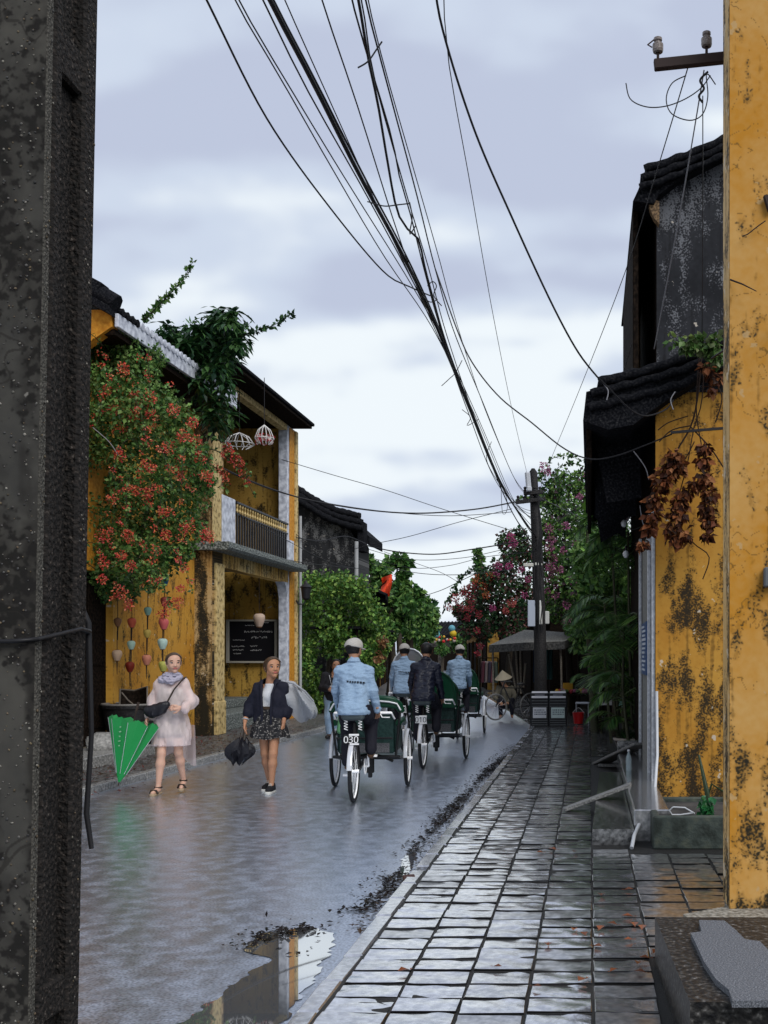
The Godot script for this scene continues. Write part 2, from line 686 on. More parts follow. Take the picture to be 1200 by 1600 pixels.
func tile_mesh(sd: int, w: float, l: float) -> ArrayMesh:   # worn stone slab, top face slightly uneven, chamfered, origin at the middle of its top
	rng.seed = 900 + sd
	var s := Shape.new()
	var k := 4
	var b := 0.0025
	var pts := []
	for j in k + 1:
		var row := []
		for i in k + 1:
			var y := rnd(-0.0036, 0.0036)
			row.append(Vector3((float(i) / k - 0.5) * (w - 2 * b), y, (float(j) / k - 0.5) * (l - 2 * b)))
		pts.append(row)
	var nr := func(i: int, j: int) -> Vector3:
		var dx: Vector3 = pts[j][mini(i + 1, k)] - pts[j][maxi(i - 1, 0)]
		var dz: Vector3 = pts[mini(j + 1, k)][i] - pts[maxi(j - 1, 0)][i]
		return dz.cross(dx).normalized()
	for j in k:
		for i in k:
			s.smooth_tri(pts[j][i], pts[j + 1][i], pts[j + 1][i + 1], nr.call(i, j), nr.call(i, j + 1), nr.call(i + 1, j + 1))
			s.smooth_tri(pts[j][i], pts[j + 1][i + 1], pts[j][i + 1], nr.call(i, j), nr.call(i + 1, j + 1), nr.call(i + 1, j))
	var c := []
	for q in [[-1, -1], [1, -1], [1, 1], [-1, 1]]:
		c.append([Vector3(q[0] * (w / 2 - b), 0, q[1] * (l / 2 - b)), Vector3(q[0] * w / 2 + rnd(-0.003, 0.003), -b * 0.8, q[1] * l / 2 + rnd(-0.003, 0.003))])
	s.paint(Color(0.05, 0.05, 0.05))      # bevels and sides painted dark to take out their sky glints
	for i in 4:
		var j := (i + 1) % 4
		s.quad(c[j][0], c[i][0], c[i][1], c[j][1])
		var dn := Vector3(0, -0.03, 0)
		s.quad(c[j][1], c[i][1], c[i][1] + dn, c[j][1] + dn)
	return s.mesh()

func wet_stone(called: String, a: float, b: float, rough: float, film := 0.0) -> StandardMaterial3D:
	var m := mottled(called, [[0.2, lin(a * 0.97, a * 0.99, a * 1.04)], [0.55, lin((a + b) / 2, (a + b) / 2, (a + b) / 2 * 1.02)], [0.85, lin(b, b, b * 1.02)]], 0.035, rough, 0.9, 0.22, "mid")
	m.metallic = film
	m.metallic_specular = 0.9
	m.clearcoat_enabled = true
	m.clearcoat = 1.0
	m.clearcoat_roughness = 0.12
	return m

func build_right_pavement() -> void:
	var top := 0.06
	var grout := mottled("dark_grout", [[0.3, lin(0.012, 0.012, 0.012)], [0.8, lin(0.035, 0.034, 0.032)]], 0.1, 0.6, 2.0, 0.8, "grit")
	var s := Shape.new()
	var line := [[-1.25, 0.3], [-1.25, 19.0], [-4.8, 36.0], [-9.5, 59.0], [-16.2, 92.0]]
	for i in line.size() - 1:
		s.quad(xd(line[i][0], top - 0.008, line[i][1]), xd(7.0, top - 0.008, line[i][1]), xd(7.0, top - 0.008, line[i + 1][1]), xd(line[i + 1][0], top - 0.008, line[i + 1][1]))
	var pav := struct("pavement", s, grout)
	var stones := [wet_stone("pale_wet_slab", 0.52, 0.86, 0.18, 0.88), wet_stone("grey_wet_slab", 0.44, 0.78, 0.22, 0.88), wet_stone("dark_wet_slab", 0.3, 0.62, 0.28, 0.85)]
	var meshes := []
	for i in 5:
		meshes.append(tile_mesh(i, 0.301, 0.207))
	rng.seed = 4711
	var rows := 112
	var pitch := 0.219
	var w := 0.311
	var built := 0
	var rest := Shape.new()
	var z0 := 3.55 * K
	var shifts := []
	for c in 10:
		shifts.append(rnd(-0.02, 0.02))
	for r in rows:
		for c in 10:
			var x := -1.23 + w * (c + 0.5)
			var z: float = z0 + r * pitch + shifts[c] + sin(r * 0.7 + c * 2.1) * 0.014
			var d := z / K
			if x > 0.0 and d > 6.95 and d < 13.2 and x > 0.0 + (d - 7.0) * 0.02:
				continue
			if x > 0.33 and (d > 6.9 or d < 4.45) or d > 21.5:
				continue
			if x > 0.62 and d < (5.2 if x < 0.8 else 5.45):
				continue
			var bas := Basis.from_euler(Vector3(rnd(-0.02, 0.02), rnd(-0.03, 0.03), rnd(-0.016, 0.016)))
			bas = bas.scaled_local(Vector3(rnd(0.965, 1.01), 1, rnd(0.88, 1.02)))
			var xf := Transform3D(bas, Vector3(x, top + rnd(-0.006, 0.004), -z))
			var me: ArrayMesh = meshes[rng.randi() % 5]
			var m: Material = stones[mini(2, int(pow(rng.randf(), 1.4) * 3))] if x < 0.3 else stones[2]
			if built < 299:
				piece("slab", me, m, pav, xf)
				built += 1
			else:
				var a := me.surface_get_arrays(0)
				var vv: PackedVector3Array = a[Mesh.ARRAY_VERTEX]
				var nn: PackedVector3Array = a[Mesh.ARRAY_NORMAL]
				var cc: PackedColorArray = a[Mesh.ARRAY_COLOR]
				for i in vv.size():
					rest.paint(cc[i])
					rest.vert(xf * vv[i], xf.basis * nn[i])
	# beyond the bins the pavement widens to the left
	for r in 46:
		for c in 26:
			var d := 19.2 + r * 0.36
			var x := 1.0 - c * 0.32 + rnd(-0.01, 0.01)
			if x < kerb_x(KERB_R, d) + 0.28 or (d < 21.6 and x > -1.25):
				continue
			rest.paint(Color.WHITE)
			rest.box(xd(x, top - 0.01, d), Vector3(0.305, 0.02 + rnd(-0.004, 0.004), 0.455))
	var o := part("slabs", rest, stones[1], pav)
	o.set_meta("kind", "stuff")
	# kerb stones
	var kerb := Node3D.new()
	kerb.name = "kerb"
	add_child(kerb)
	kerb.set_meta("kind", "structure")
	var kz := 3.1 * K
	var n := 0
	while kz < 19.0 * K:
		var l := rnd(0.42, 0.48)
		if kz / K > 6.05 and kz / K < 6.33:      # the broken place
			kz += 0.2
			continue
		s = Shape.new()
		s.box(Vector3(-1.292 + rnd(-0.006, 0.006), -0.02 + rnd(-0.005, 0.004), -(kz + l / 2)), Vector3(0.11, 0.16, l - 0.012), Basis.from_euler(Vector3(rnd(-0.008, 0.008), rnd(-0.02, 0.02), rnd(-0.01, 0.01))), 0.012)
		part("kerb_stone", s, stones[1], kerb)
		kz += l
		n += 1
	for i in 22:
		var d0 := 19.0 + i * 1.2
		s = Shape.new()
		s.bar(xd(kerb_x(KERB_R, d0) + 0.03, -0.01, d0 + 0.01), xd(kerb_x(KERB_R, d0 + 1.2) + 0.03, -0.01, d0 + 1.19), 0.14, 0.2, Vector3.UP, 0.012)
		part("kerb_stone", s, stones[0], kerb)
	s = Shape.new()
	s.box(ground(640, 1383, 0.0) + Vector3(0, 0.03, 0), Vector3(0.09, 0.07, 0.11), Basis.from_euler(Vector3(0.1, 0.3, 0.05)), 0.008)
	one("loose_brick", s, mottled("old_brick", [[0.3, lin(0.035, 0.014, 0.01)], [0.8, lin(0.09, 0.035, 0.022)]], 0.06, 0.55, 1.5, 0.6, "fine"), "loose red brick lodged in the gap of the broken kerb", "brick")

func build_left_pavement() -> void:
	var paving := mottled("left_paving", [[0.25, lin(0.03, 0.03, 0.03)], [0.5, lin(0.07, 0.068, 0.066)], [0.85, lin(0.16, 0.155, 0.15)]], 0.07, 0.4, 0.9, 1.0, "mid")
	paving.metallic_specular = 0.7
	var s := Shape.new()
	var st := [0.3, 10.0, 18.0, 22.0, 36.0, 59.0, 92.0]
	for i in st.size() - 1:
		s.quad(xd(-30, 0.07, st[i]), xd(kerb_x(KERB_L, st[i]) - 0.05, 0.07, st[i]), xd(kerb_x(KERB_L, st[i + 1]) - 0.05, 0.07, st[i + 1]), xd(-30, 0.07, st[i + 1]))
	var pav := struct("pavement", s, paving)
	var cobbles := Shape.new()
	for i in 1500:
		var d := rnd(9.5, 22)
		var x := rnd(-7.7, kerb_x(KERB_L, d) - 0.2)
		cobbles.box(xd(x, 0.068, d), Vector3(rnd(0.1, 0.2), 0.02, rnd(0.1, 0.2)), Basis.from_euler(Vector3(rnd(-0.04, 0.04), rnd(-0.3, 0.3), rnd(-0.04, 0.04))), 0.006)
	var co := part("cobbles", cobbles, paving, pav)
	co.set_meta("kind", "stuff")
	var kerb := Node3D.new()
	kerb.name = numbered("kerb") + "_001"
	add_child(kerb)
	kerb.set_meta("kind", "structure")
	var conc := mottled("wet_concrete", [[0.2, lin(0.10, 0.10, 0.098)], [0.8, lin(0.34, 0.335, 0.32)]], 0.05, 0.4, 0.8, 0.6, "fine")
	for i in 40:
		var d := 6.0 + i * 0.75
		s = Shape.new()
		s.bar(xd(kerb_x(KERB_L, d) - 0.03, 0.01, d + 0.012), xd(kerb_x(KERB_L, d + 0.75) - 0.03, 0.01, d + 0.75), 0.12, 0.17 + rnd(-0.008, 0.008), Vector3.UP, 0.012)
		part("kerb_stone", s, conc, kerb)
	# raised step before the flower house
	s = Shape.new()
	s.slab(xd(-7.8, 0.07, 13.4), xd(-7.0, 0.24, 10.5), 0.01)
	one("stone_step", s, conc, "long low stone step before the dark doorway of the flower house", "step")
	s = Shape.new()
	rng.seed = 55
	for i in 2600:
		var d := 9.5 + 9.0 * pow(rng.randf(), 1.2)
		var x := rnd(-7.7, kerb_x(KERB_L, d) + 0.35)
		if x > kerb_x(KERB_L, d) - 0.2 and rng.randf() < 0.75:
			continue
		var y := 0.085 if x < kerb_x(KERB_L, d) - 0.1 else 0.008
		if x > kerb_x(KERB_L, d) - 0.1 and x < kerb_x(KERB_L, d) + 0.05:
			y = 0.1
		var g := rnd(0.4, 1.2)
		if rng.randf() < 0.45:
			s.paint(Color(0.16 * g, 0.05 * g, 0.045 * g))
		else:
			s.paint(Color(0.07 * g, 0.045 * g, 0.025 * g))
		s.leaf(xd(x, y, d), Vector3(rnd(-1, 1), rnd(0, 0.2), rnd(-1, 1)).normalized(), Vector3.UP, rnd(0.03, 0.07), rnd(0.01, 0.022))
	var o := struct("fallen_petals", s, leafy("wet_leaf", 0.3))
	o.set_meta("kind", "stuff")
	tag(o, "fallen pink petals and brown leaves strewn over the pavement below the flowering climber", "petals")

const OCHRE := Color(0.52, 0.28, 0.045)
const OCHRE_DEEP := Color(0.42, 0.18, 0.02)
const CREAM := Color(0.56, 0.43, 0.2)

func matt(called: String, ramp: Array, freq: float, rough: float, scale: float, relief: float, key: String) -> StandardMaterial3D:
	var m := mottled(called, ramp, freq, rough, scale, relief, key)
	m.metallic_specular = 0.1
	return m

func tile_material() -> StandardMaterial3D:
	return matt("old_roof_tile", [[0.2, lin(0.004, 0.0045, 0.006)], [0.55, lin(0.011, 0.0115, 0.014)], [0.8, lin(0.024, 0.024, 0.026)], [0.95, lin(0.1, 0.1, 0.095)]], 0.05, 0.8, 1.1, 1.2, "mid")

func black_plaster() -> StandardMaterial3D:
	return mottled("mouldy_black_plaster", [[0.2, lin(0.006, 0.007, 0.009)], [0.52, lin(0.016, 0.017, 0.02)], [0.64, lin(0.05, 0.052, 0.058)], [0.72, lin(0.12, 0.125, 0.14)], [0.85, lin(0.34, 0.35, 0.38)]], 0.014, 0.8, 0.33, 0.8, "fine")

func dark_wood() -> StandardMaterial3D:
	return matt("dark_timber", [[0.2, lin(0.005, 0.004, 0.0035)], [0.8, lin(0.022, 0.015, 0.011)]], 0.03, 0.8, 1.0, 0.6, "fine")

func ribbed(s: Shape, pts: Array, r: float) -> void:   # a run of overlapping round tiles
	var span := 0.0
	for i in range(1, pts.size()):
		span += pts[i].distance_to(pts[i - 1])
	var n := maxi(4, int(span / 0.085)) * 2
	var line := curve(pts, n)
	var rad := []
	for i in line.size():
		rad.append(r * (1.08 if i % 4 < 2 else 0.93) * (0.96 + 0.08 * sin(i * 12.9)))
		line[i] += Vector3(0, 0.008 * sin(i * 7.3), 0)
	s.tube(line, rad, 8)

func barrel_rows(parent: Node3D, a0: Vector3, a1: Vector3, up: Vector3, n: int, m: Material) -> void:   # half-round cover tiles: rows from eave a0..a1 running along up
	for i in n:
		var p := a0.lerp(a1, (i + 0.5) / n)
		var s := Shape.new()
		var pts := []
		var rad := []
		for j in 9:
			pts.append(p + up * (j / 8.0) + Vector3(0, 0.02 + (0.012 if j % 2 else 0.0), 0))
			rad.append(0.075 if j % 2 else 0.066)
		s.tube(pts, rad, 7)
		wpart("tile_row", s, m, parent)

func build_left_houses() -> void:
	var tiles := tile_material()
	var black := black_plaster()
	var wood := dark_wood()
	var white := mottled("white_limewash", [[0.2, lin(0.30, 0.32, 0.38)], [0.6, lin(0.50, 0.53, 0.6)], [0.9, lin(0.62, 0.65, 0.72)]], 0.02, 0.75, 0.5, 0.3, "mid")
	var grey := mottled("mossy_concrete", [[0.2, lin(0.02, 0.025, 0.022)], [0.5, lin(0.1, 0.115, 0.11)], [0.8, lin(0.3, 0.32, 0.31)]], 0.05, 0.7, 0.7, 0.8, "fine")
	var orange := mottled("orange_limewash", [[0.2, lin(0.40, 0.16, 0.012)], [0.8, lin(0.58, 0.27, 0.03)]], 0.03, 0.75, 0.6, 0.3, "mid")
	var cream := mottled("cream_limewash", [[0.15, lin(0.12, 0.09, 0.04)], [0.4, lin(0.44, 0.32, 0.13)], [0.85, lin(0.6, 0.47, 0.24)]], 0.03, 0.75, 0.5, 0.4, "mid")
	# --- flower house ---
	var a := thing("shop_house", "ochre house half hidden by a red flowering climber, with a white eave board", "house", xd(-7.8, 0.07, 13.5))
	var t := plaster(101, 3.64, 6.5, 80, OCHRE, OCHRE_DEEP, {"mould": -0.42, "streak": 0.05, "chips": 0.62, "spots": [[0.3, 0.3, 0.8, 0.5, 0.25], [2.6, 1.9, 0.5, 0.7, -0.1]]})
	var s := Shape.new()
	board(s, xd(-7.8, 0.07, 13.6), Vector3(0, 0, -2.8 * K), Vector3(0, 6.5, 0), 0.2)
	wpart("wall", s, pictured("flower_house_wall", t), a)
	s = Shape.new()
	s.slab(xd(-8.0, 3.0, 13.59), xd(-7.8, 6.57, 9.0))
	wpart("wall", s, orange, a)
	for i in 5:
		s = Shape.new()
		var d0 := 10.6 + i * 0.6
		s.slab(xd(-7.95, 0.24, d0 + 0.58), xd(-7.9, 2.98, d0), 0.008)
		s.slab(xd(-7.9, 0.5, d0 + 0.5), xd(-7.885, 1.3, d0 + 0.08), 0.006)
		s.slab(xd(-7.9, 1.5, d0 + 0.5), xd(-7.885, 2.8, d0 + 0.08), 0.006)
		wpart("door_panel", s, wood, a)
	s = Shape.new()
	board(s, xd(-7.8, 0.07, 16.4), Vector3(0.35, 0, 0), Vector3(0, 7.2, 0), 0.5 * K)
	var pil := plaster(131, 0.35, 7.2, 130, Color(0.46, 0.36, 0.2), Color(0.4, 0.24, 0.08), {"mould": 0.04, "streak": 0.42, "chips": 0.6, "spots": [[0.16, 1.5, 0.14, 2.0, 0.42], [0.1, 0.1, 0.5, 0.5, 0.5], [0.3, 2.0, 0.06, 3.0, -0.5]]})
	wpart("pilaster", s, pictured("streaked_pilaster", pil), a)
	s = Shape.new()
	s.slab(xd(-7.49, 0.07, 16.85), xd(-7.40, 3.5, 16.5), 0.01)
	s.slab(xd(-7.52, 0.07, 16.86), xd(-7.37, 0.75, 16.48), 0.02)
	wpart("corner_post", s, cream, a)
	s = Shape.new()
	s.extrude(PackedVector2Array([Vector2(-7.75, 6.1), Vector2(-7.1, 6.55), Vector2(-7.1, 6.8), Vector2(-7.75, 6.8)]), Transform3D(Basis.IDENTITY, Vector3(0, 0, -12.5 * K)), 0.2)
	wpart("eave_cheek", s, orange, a)
	s = Shape.new()
	s.extrude(PackedVector2Array([Vector2(-7.05, 6.68), Vector2(-11, 8.9), Vector2(-11, 9.0), Vector2(-7.05, 6.8)]), Transform3D(Basis.IDENTITY, Vector3(0, 0, -16.5 * K)), 4.3 * K)
	var roof := wpart("roof", s, tiles, a)
	barrel_rows(roof, xd(-7.05, 6.79, 12.25), xd(-7.05, 6.79, 16.45), Vector3(-3.9, 2.2, 0), 24, tiles)
	s = Shape.new()
	s.tube([xd(-7.0, 6.86, 12.3), xd(-8.0, 7.45, 12.3), xd(-11, 9.15, 12.3)], 0.14, 8)
	s.bar(xd(-7.2, 7.08, 12.3), xd(-8.5, 7.78, 12.3), 0.25, 0.14)
	wpart("verge", s, tiles, roof)
	s = Shape.new()
	s.slab(xd(-7.06, 6.55, 16.5), xd(-7.0, 6.75, 12.35), 0.008)
	var fascia := wpart("eave_board", s, white, a)
	for i in 30:
		s = Shape.new()
		var d := 12.45 + i * 0.137
		s.lathe([Vector2(0, 0), Vector2(0.062, 0), Vector2(0.062, 0.05), Vector2(0, 0.055)], 9, Transform3D(Basis(Vector3(0, 1, 0), Vector3(1, 0, 0), Vector3(0, 0, -1)), xd(-7.03, 6.80, d)))
		wpart("tile_end", s, white if i > 3 else tiles, fascia)
	s = Shape.new()
	s.slab(xd(-7.75, 6.45, 16.45), xd(-7.08, 6.53, 12.4))
	wpart("soffit", s, wood, a)
	# --- balcony house ---
	var b := thing("balcony_house", "two storey ochre house with a balcony railing, deep porch and blackboard", "house", xd(-7.45, 0.07, 18.7))
	var lower := plaster(201, 3.4, 3.6, 90, Color(0.5, 0.32, 0.07), Color(0.38, 0.2, 0.035), {"mould": -0.42, "streak": 0.12, "chips": 0.6, "spots": [[1.6, 0.85, 0.6, 0.45, 0.42], [2.2, 3.3, 2.0, 0.5, 0.25]]})
	s = Shape.new()
	board(s, xd(-11.0, 0.07, 20.9), Vector3(3.32, 0, 0), Vector3(0, 3.68, 0), 0.2)
	wpart("wall", s, pictured("porch_end_wall", lower), b)
	var upper := plaster(221, 3.4, 3.5, 85, Color(0.5, 0.32, 0.08), Color(0.38, 0.21, 0.04), {"mould": -0.5, "streak": 0.1, "chips": 0.66, "spots": [[2.7, 1.45, 0.5, 0.12, 0.5], [2.9, 2.6, 0.8, 0.6, 0.2]]})
	s = Shape.new()
	board(s, xd(-11.0, 3.88, 20.9), Vector3(3.32, 0, 0), Vector3(0, 3.48, 0), 0.2)
	wpart("wall", s, pictured("balcony_end_wall", upper), b)
	s = Shape.new()
	s.slab(xd(-11.2, 0.07, 21.0), xd(-11.0, 7.34, 16.7))
	wpart("wall", s, cream, b)
	s = Shape.new()
	s.slab(xd(-11.0, 0.07, 16.72), xd(-7.81, 7.34, 16.55))
	wpart("wall", s, cream, b)
	s = Shape.new()
	s.slab(xd(-7.68, 0.07, 21.04), xd(-7.46, 7.34, 20.5), 0.012)
	wpart("pillar", s, white, b)
	s = Shape.new()
	s.slab(xd(-7.457, 0.07, 20.94), xd(-7.44, 7.3, 20.62), 0.005)
	wpart("pilaster", s, orange, b)
	s = Shape.new()
	s.slab(xd(-7.455, 0.07, 21.1), xd(-7.40, 7.3, 20.96), 0.008)
	wpart("corner_post", s, cream, b)
	s = Shape.new()
	s.slab(xd(-7.72, 3.75, 16.8), xd(-7.44, 7.2, 16.42), 0.012)
	wpart("pillar", s, cream, b)
	s = Shape.new()
	s.extrude(PackedVector2Array([Vector2(-11, 3.73), Vector2(-7.1, 3.73), Vector2(-7.05, 3.78), Vector2(-7.05, 3.89), Vector2(-11, 3.89)]), Transform3D(Basis.IDENTITY, Vector3(0, 0, -20.75 * K)), 4.5 * K)
	wpart("balcony_floor", s, grey, b)
	var lint := plaster(241, 4.8, 0.3, 110, CREAM, OCHRE, {"mould": -0.28, "streak": 0.4, "chips": 0.6})
	s = Shape.new()
	board(s, xd(-7.45, 3.45, 16.86), Vector3(0, 0, -3.66 * K), Vector3(0, 0.28, 0), 0.25)
	wpart("lintel", s, pictured("stained_lintel", lint), b)
	s = Shape.new()
	s.extrude(PackedVector2Array([Vector2(0, 0), Vector2(0.28, 0), Vector2(0.28, -0.35), Vector2(0.2, -0.12)]), Transform3D(Basis(Vector3(0, 0, -1), Vector3.UP, Vector3(1, 0, 0)), xd(-7.68, 3.45, 20.5 - 0.28 / K)), 0.22)
	wpart("corbel", s, white, b)
	s = Shape.new()
	s.slab(xd(-7.66, 7.2, 20.5), xd(-7.46, 7.345, 16.8), 0.01)
	wpart("beam", s, cream, b)
	s = Shape.new()
	s.slab(xd(-11.2, 7.35, 20.95), xd(-7.0, 7.42, 16.1), 0.01)
	var rf := wpart("roof", s, wood, b)
	s = Shape.new()
	s.slab(xd(-11.2, 7.422, 21.0), xd(-6.95, 7.50, 16.05), 0.015)
	wpart("roof_edge", s, tiles, rf)
	# balcony railing
	var iron := plain("painted_iron", lin(0.015, 0.015, 0.018), 0.45)
	s = Shape.new()
	s.bar(xd(-7.45, 4.88, 17.5), xd(-7.45, 4.88, 20.48), 0.06, 0.05, Vector3.UP, 0.008)
	s.bar(xd(-7.45, 4.64, 17.5), xd(-7.45, 4.64, 20.48), 0.04, 0.03)
	s.bar(xd(-7.45, 3.97, 17.5), xd(-7.45, 3.97, 20.48), 0.04, 0.04)
	var rail := wpart("railing", s, iron, b)
	for i in 22:
		var d := 17.56 + i * 0.134
		s = Shape.new()
		s.lathe([Vector2(0.012, 0), Vector2(0.03, 0.05), Vector2(0.014, 0.11), Vector2(0.026, 0.17), Vector2(0.012, 0.22)], 6, Transform3D(Basis.IDENTITY, xd(-7.45, 4.655, d)))
		wpart("baluster", s, cream, rail)
		s = Shape.new()
		s.bar(xd(-7.45, 3.98, d), xd(-7.45, 4.63, d), 0.05, 0.03)
		wpart("bar", s, iron, rail)
		s = Shape.new()
		s.bar(xd(-7.47, 3.98, d + 0.067), xd(-7.47, 4.63, d + 0.067), 0.06, 0.02)
		wpart("bar", s, wood, rail)
	s = Shape.new()
	s.slab(xd(-7.50, 3.9, 17.44), xd(-7.43, 4.92, 16.82), 0.012)
	wpart("parapet_panel", s, white, b)
	s = Shape.new()
	s.slab(xd(-7.50, 3.9, 20.8), xd(-7.4, 4.5, 20.46), 0.012)
	wpart("parapet_panel", s, white, b)
	s = Shape.new()
	s.slab(xd(-9.8, 0.07, 20.85), xd(-7.62, 0.42, 17.4), 0.02)
	s.slab(xd(-9.8, 0.42, 20.85), xd(-8.4, 0.62, 18.6), 0.02)
	wpart("porch_bench", s, grey, b)
	s = Shape.new()
	s.tube([xd(-7.38, 0.1, 21.2), xd(-7.38, 5.2, 21.2)], 0.035, 8)
	wpart("downpipe", s, plain("grey_pipe", lin(0.34, 0.35, 0.36), 0.5), b)
	# --- dark gabled house ---
	var c := thing("gabled_house", "dark house with mouldy black gable wall and curved tiled verge", "house", xd(-8.0, 0.07, 24.0))
	var pts := PackedVector2Array()
	for q in [[420, 1140], [420, 762], [462, 783], [500, 806], [545, 826], [558, 848], [558, 1140]]:
		var p := at(q[0], q[1], 24.0)
		pts.append(Vector2(p.x, p.y))
	s = Shape.new()
	s.extrude(pts, Transform3D(Basis.IDENTITY, Vector3(0, 0, -25.3 * K)), 1.3 * K)
	picture_uv(s, Rect2(-9.3, 0, 2.7, 6.5))
	wpart("wall", s, pictured("black_gable_plaster", plaster(261, 2.7, 6.5, 60, Color(0.010, 0.011, 0.013), Color(0.03, 0.031, 0.034), {"mould": -0.3, "streak": 0.2, "chips": 0.62, "mould_color": Color(0.16, 0.16, 0.16), "stain_color": Color(0.006, 0.006, 0.007), "spots": [[1.8, 5.2, 0.7, 0.35, 0.6], [2.3, 4.6, 0.4, 0.3, 0.3], [0.7, 5.3, 0.5, 0.3, 0.25]]})), c)
	s = Shape.new()
	for k in 3:
		var line := []
		for q in [[380, 712], [420, 738], [470, 768], [505, 789], [535, 800], [561, 806]]:
			line.append(at(q[0] + k * 3.5, q[1] + k * 10, 23.8 - k * 0.03))
		ribbed(s, line, 0.1)
		for j in line.size():
			line[j].z -= 0.2
		ribbed(s, line, 0.11)
	s.slab(at(558, 862, 23.75), at(574, 818, 24.1), 0.02)
	wpart("verge", s, tiles, c)
	pts = PackedVector2Array()
	for q in [[380, 714], [470, 770], [535, 802], [576, 838], [576, 852], [535, 822], [470, 790], [380, 735]]:
		var p := at(q[0], q[1], 24.0)
		pts.append(Vector2(p.x, p.y))
	s = Shape.new()
	s.extrude(pts, Transform3D(Basis.IDENTITY, Vector3(0, 0, -25.6 * K)), 1.5 * K)
	wpart("roof", s, tiles, c)
	s = Shape.new()
	s.tube([at(557, 920, 23.6), at(557, 846, 23.6)], 0.055, 8)
	wpart("drain_post", s, plain("grey_pipe", lin(0.34, 0.35, 0.36), 0.5), c)
	# sheet-metal lean-to in front, under the creeper
	s = Shape.new()
	s.slab(xd(-7.4, 2.35, 26.0), xd(-6.1, 2.42, 22.0))
	var lean := one("lean_to_roof", s, tiles, "dark sheet lean-to roof under the green creeper", "awning")
	for d in [22.1, 25.8]:
		s = Shape.new()
		s.tube([xd(-6.2, 0.07, d), xd(-6.2, 2.36, d)], 0.04, 6)
		wpart("post", s, wood, lean)
	# --- blackboard with chalk writing ---
	var cb := thing("blackboard", "black chalkboard with a pale wooden frame and handwriting, on the porch end wall", "blackboard", at(393, 1035, 20.85))
	s = Shape.new()
	s.slab(at(357, 1034, 20.84), at(431, 970, 20.81))
	wpart("slate", s, plain("slate_black", lin(0.006, 0.006, 0.009), 0.5), cb)
	var pale := plain("pale_frame", lin(0.36, 0.34, 0.29), 0.6)
	for q in [[355, 1036, 433, 1033], [355, 971, 433, 968], [355, 1033, 357.5, 971], [430.5, 1033, 433, 971]]:
		s = Shape.new()
		s.slab(at(q[0], q[1], 20.85), at(q[2], q[3], 20.77), 0.006)
		wpart("frame", s, pale, cb)
	s = Shape.new()
	rng.seed = 31
	for ln in [[382, 987, 43, 3.6], [393, 996, 24, 3.6], [364, 1000, 19, 1.6], [362, 1010, 18, 2.4], [364, 1015.5, 16, 2.2], [365, 1021, 11, 2.2], [391, 1009.5, 11, 2.6], [391, 1016, 17, 2.6], [383, 977, 14, 1.4], [412, 973, 8, 1.6]]:
		var x: float = ln[0]
		while x < ln[0] + ln[2]:
			var pl := []
			var wdt := rnd(1.6, 3.0)
			for k in 5:
				pl.append(at(x + wdt * k / 4.0, ln[1] + rnd(-0.5, 0.5) * ln[3], 20.80))
			s.tube(pl, 0.0055, 4)
			x += wdt + rnd(0.3, 1.2)
	wpart("chalk_writing", s, plain("chalk", lin(0.5, 0.5, 0.5), 0.9), cb)
	# --- lanterns ---
	build_lanterns()
	# wire-frame lamps on the balcony
	for q in [[374, 690, 0.62, 0.3, "bare white wire umbrella frame hanging below the balcony ceiling"], [413, 678, 0.40, 0.36, "white wire umbrella frame with red paper flowers hanging below the balcony ceiling"]]:
		var top := at(q[0], q[1] - 14, 17.6)
		var f := thing("umbrella_lamp", q[4], "hanging lamp", top)
		s = Shape.new()
		for k in 12:
			var an := TAU * k / 12
			var dir := Vector3(cos(an), 0, sin(an))
			s.tube([top, top + dir * q[2] * 0.32 + Vector3(0, -q[3] * 0.3, 0), top + dir * q[2] * 0.5 + Vector3(0, -q[3] * 0.8, 0), top + dir * q[2] * 0.28 + Vector3(0, -q[3] * 1.1, 0)], 0.009, 4)
		s.torus(top + Vector3(0, -q[3] * 0.8, 0), Vector3.UP, q[2] * 0.5, 0.008, 20, 4)
		wpart("ribs", s, plain("white_wire", lin(0.6, 0.6, 0.6), 0.5), f)
		s = Shape.new()
		s.tube([top, top + Vector3(0, 1.0, 0)], 0.008, 4)
		wpart("hook", s, iron, f)
		if q[2] < 0.5:
			s = Shape.new()
			for k in 120:
				var an := rnd(0, TAU)
				var r := rnd(0.05, 0.2)
				s.paint(Color(0.5, 0.05, 0.06) if rng.randf() < 0.6 else Color(0.6, 0.5, 0.48))
				s.leaf(top + Vector3(cos(an) * r, rnd(-0.38, -0.2), sin(an) * r), rdir(), rdir(), 0.06, 0.03)
			wpart("paper_flowers", s, leafy("paper_flower", 0.7), f)
	# lamp on a bracket by the porch corner
	var wl := thing("wall_lantern", "black iron street lantern on a bracket at the porch corner", "lantern", at(468, 944, 20.8))
	s = Shape.new()
	var lc := at(478, 925, 20.9)
	s.lathe([Vector2(0.05, -0.2), Vector2(0.10, -0.16), Vector2(0.13, 0.1), Vector2(0.16, 0.12), Vector2(0.05, 0.22), Vector2(0.015, 0.3)], 6, Transform3D(Basis.IDENTITY, lc))
	wpart("lantern_body", s, iron, wl)
	s = Shape.new()
	s.tube([at(463, 938, 20.8), at(466, 944, 20.85), at(474, 944, 20.9), lc + Vector3(0, -0.2, 0)], 0.02, 6)
	wpart("bracket", s, iron, wl)
	s = Shape.new()
	s.lathe([Vector2(0.085, -0.12), Vector2(0.115, 0.08)], 6, Transform3D(Basis.IDENTITY.scaled(Vector3.ONE * 1.06), lc))
	wpart("pane", s, plain("milk_glass", lin(0.4, 0.42, 0.44), 0.2), wl)

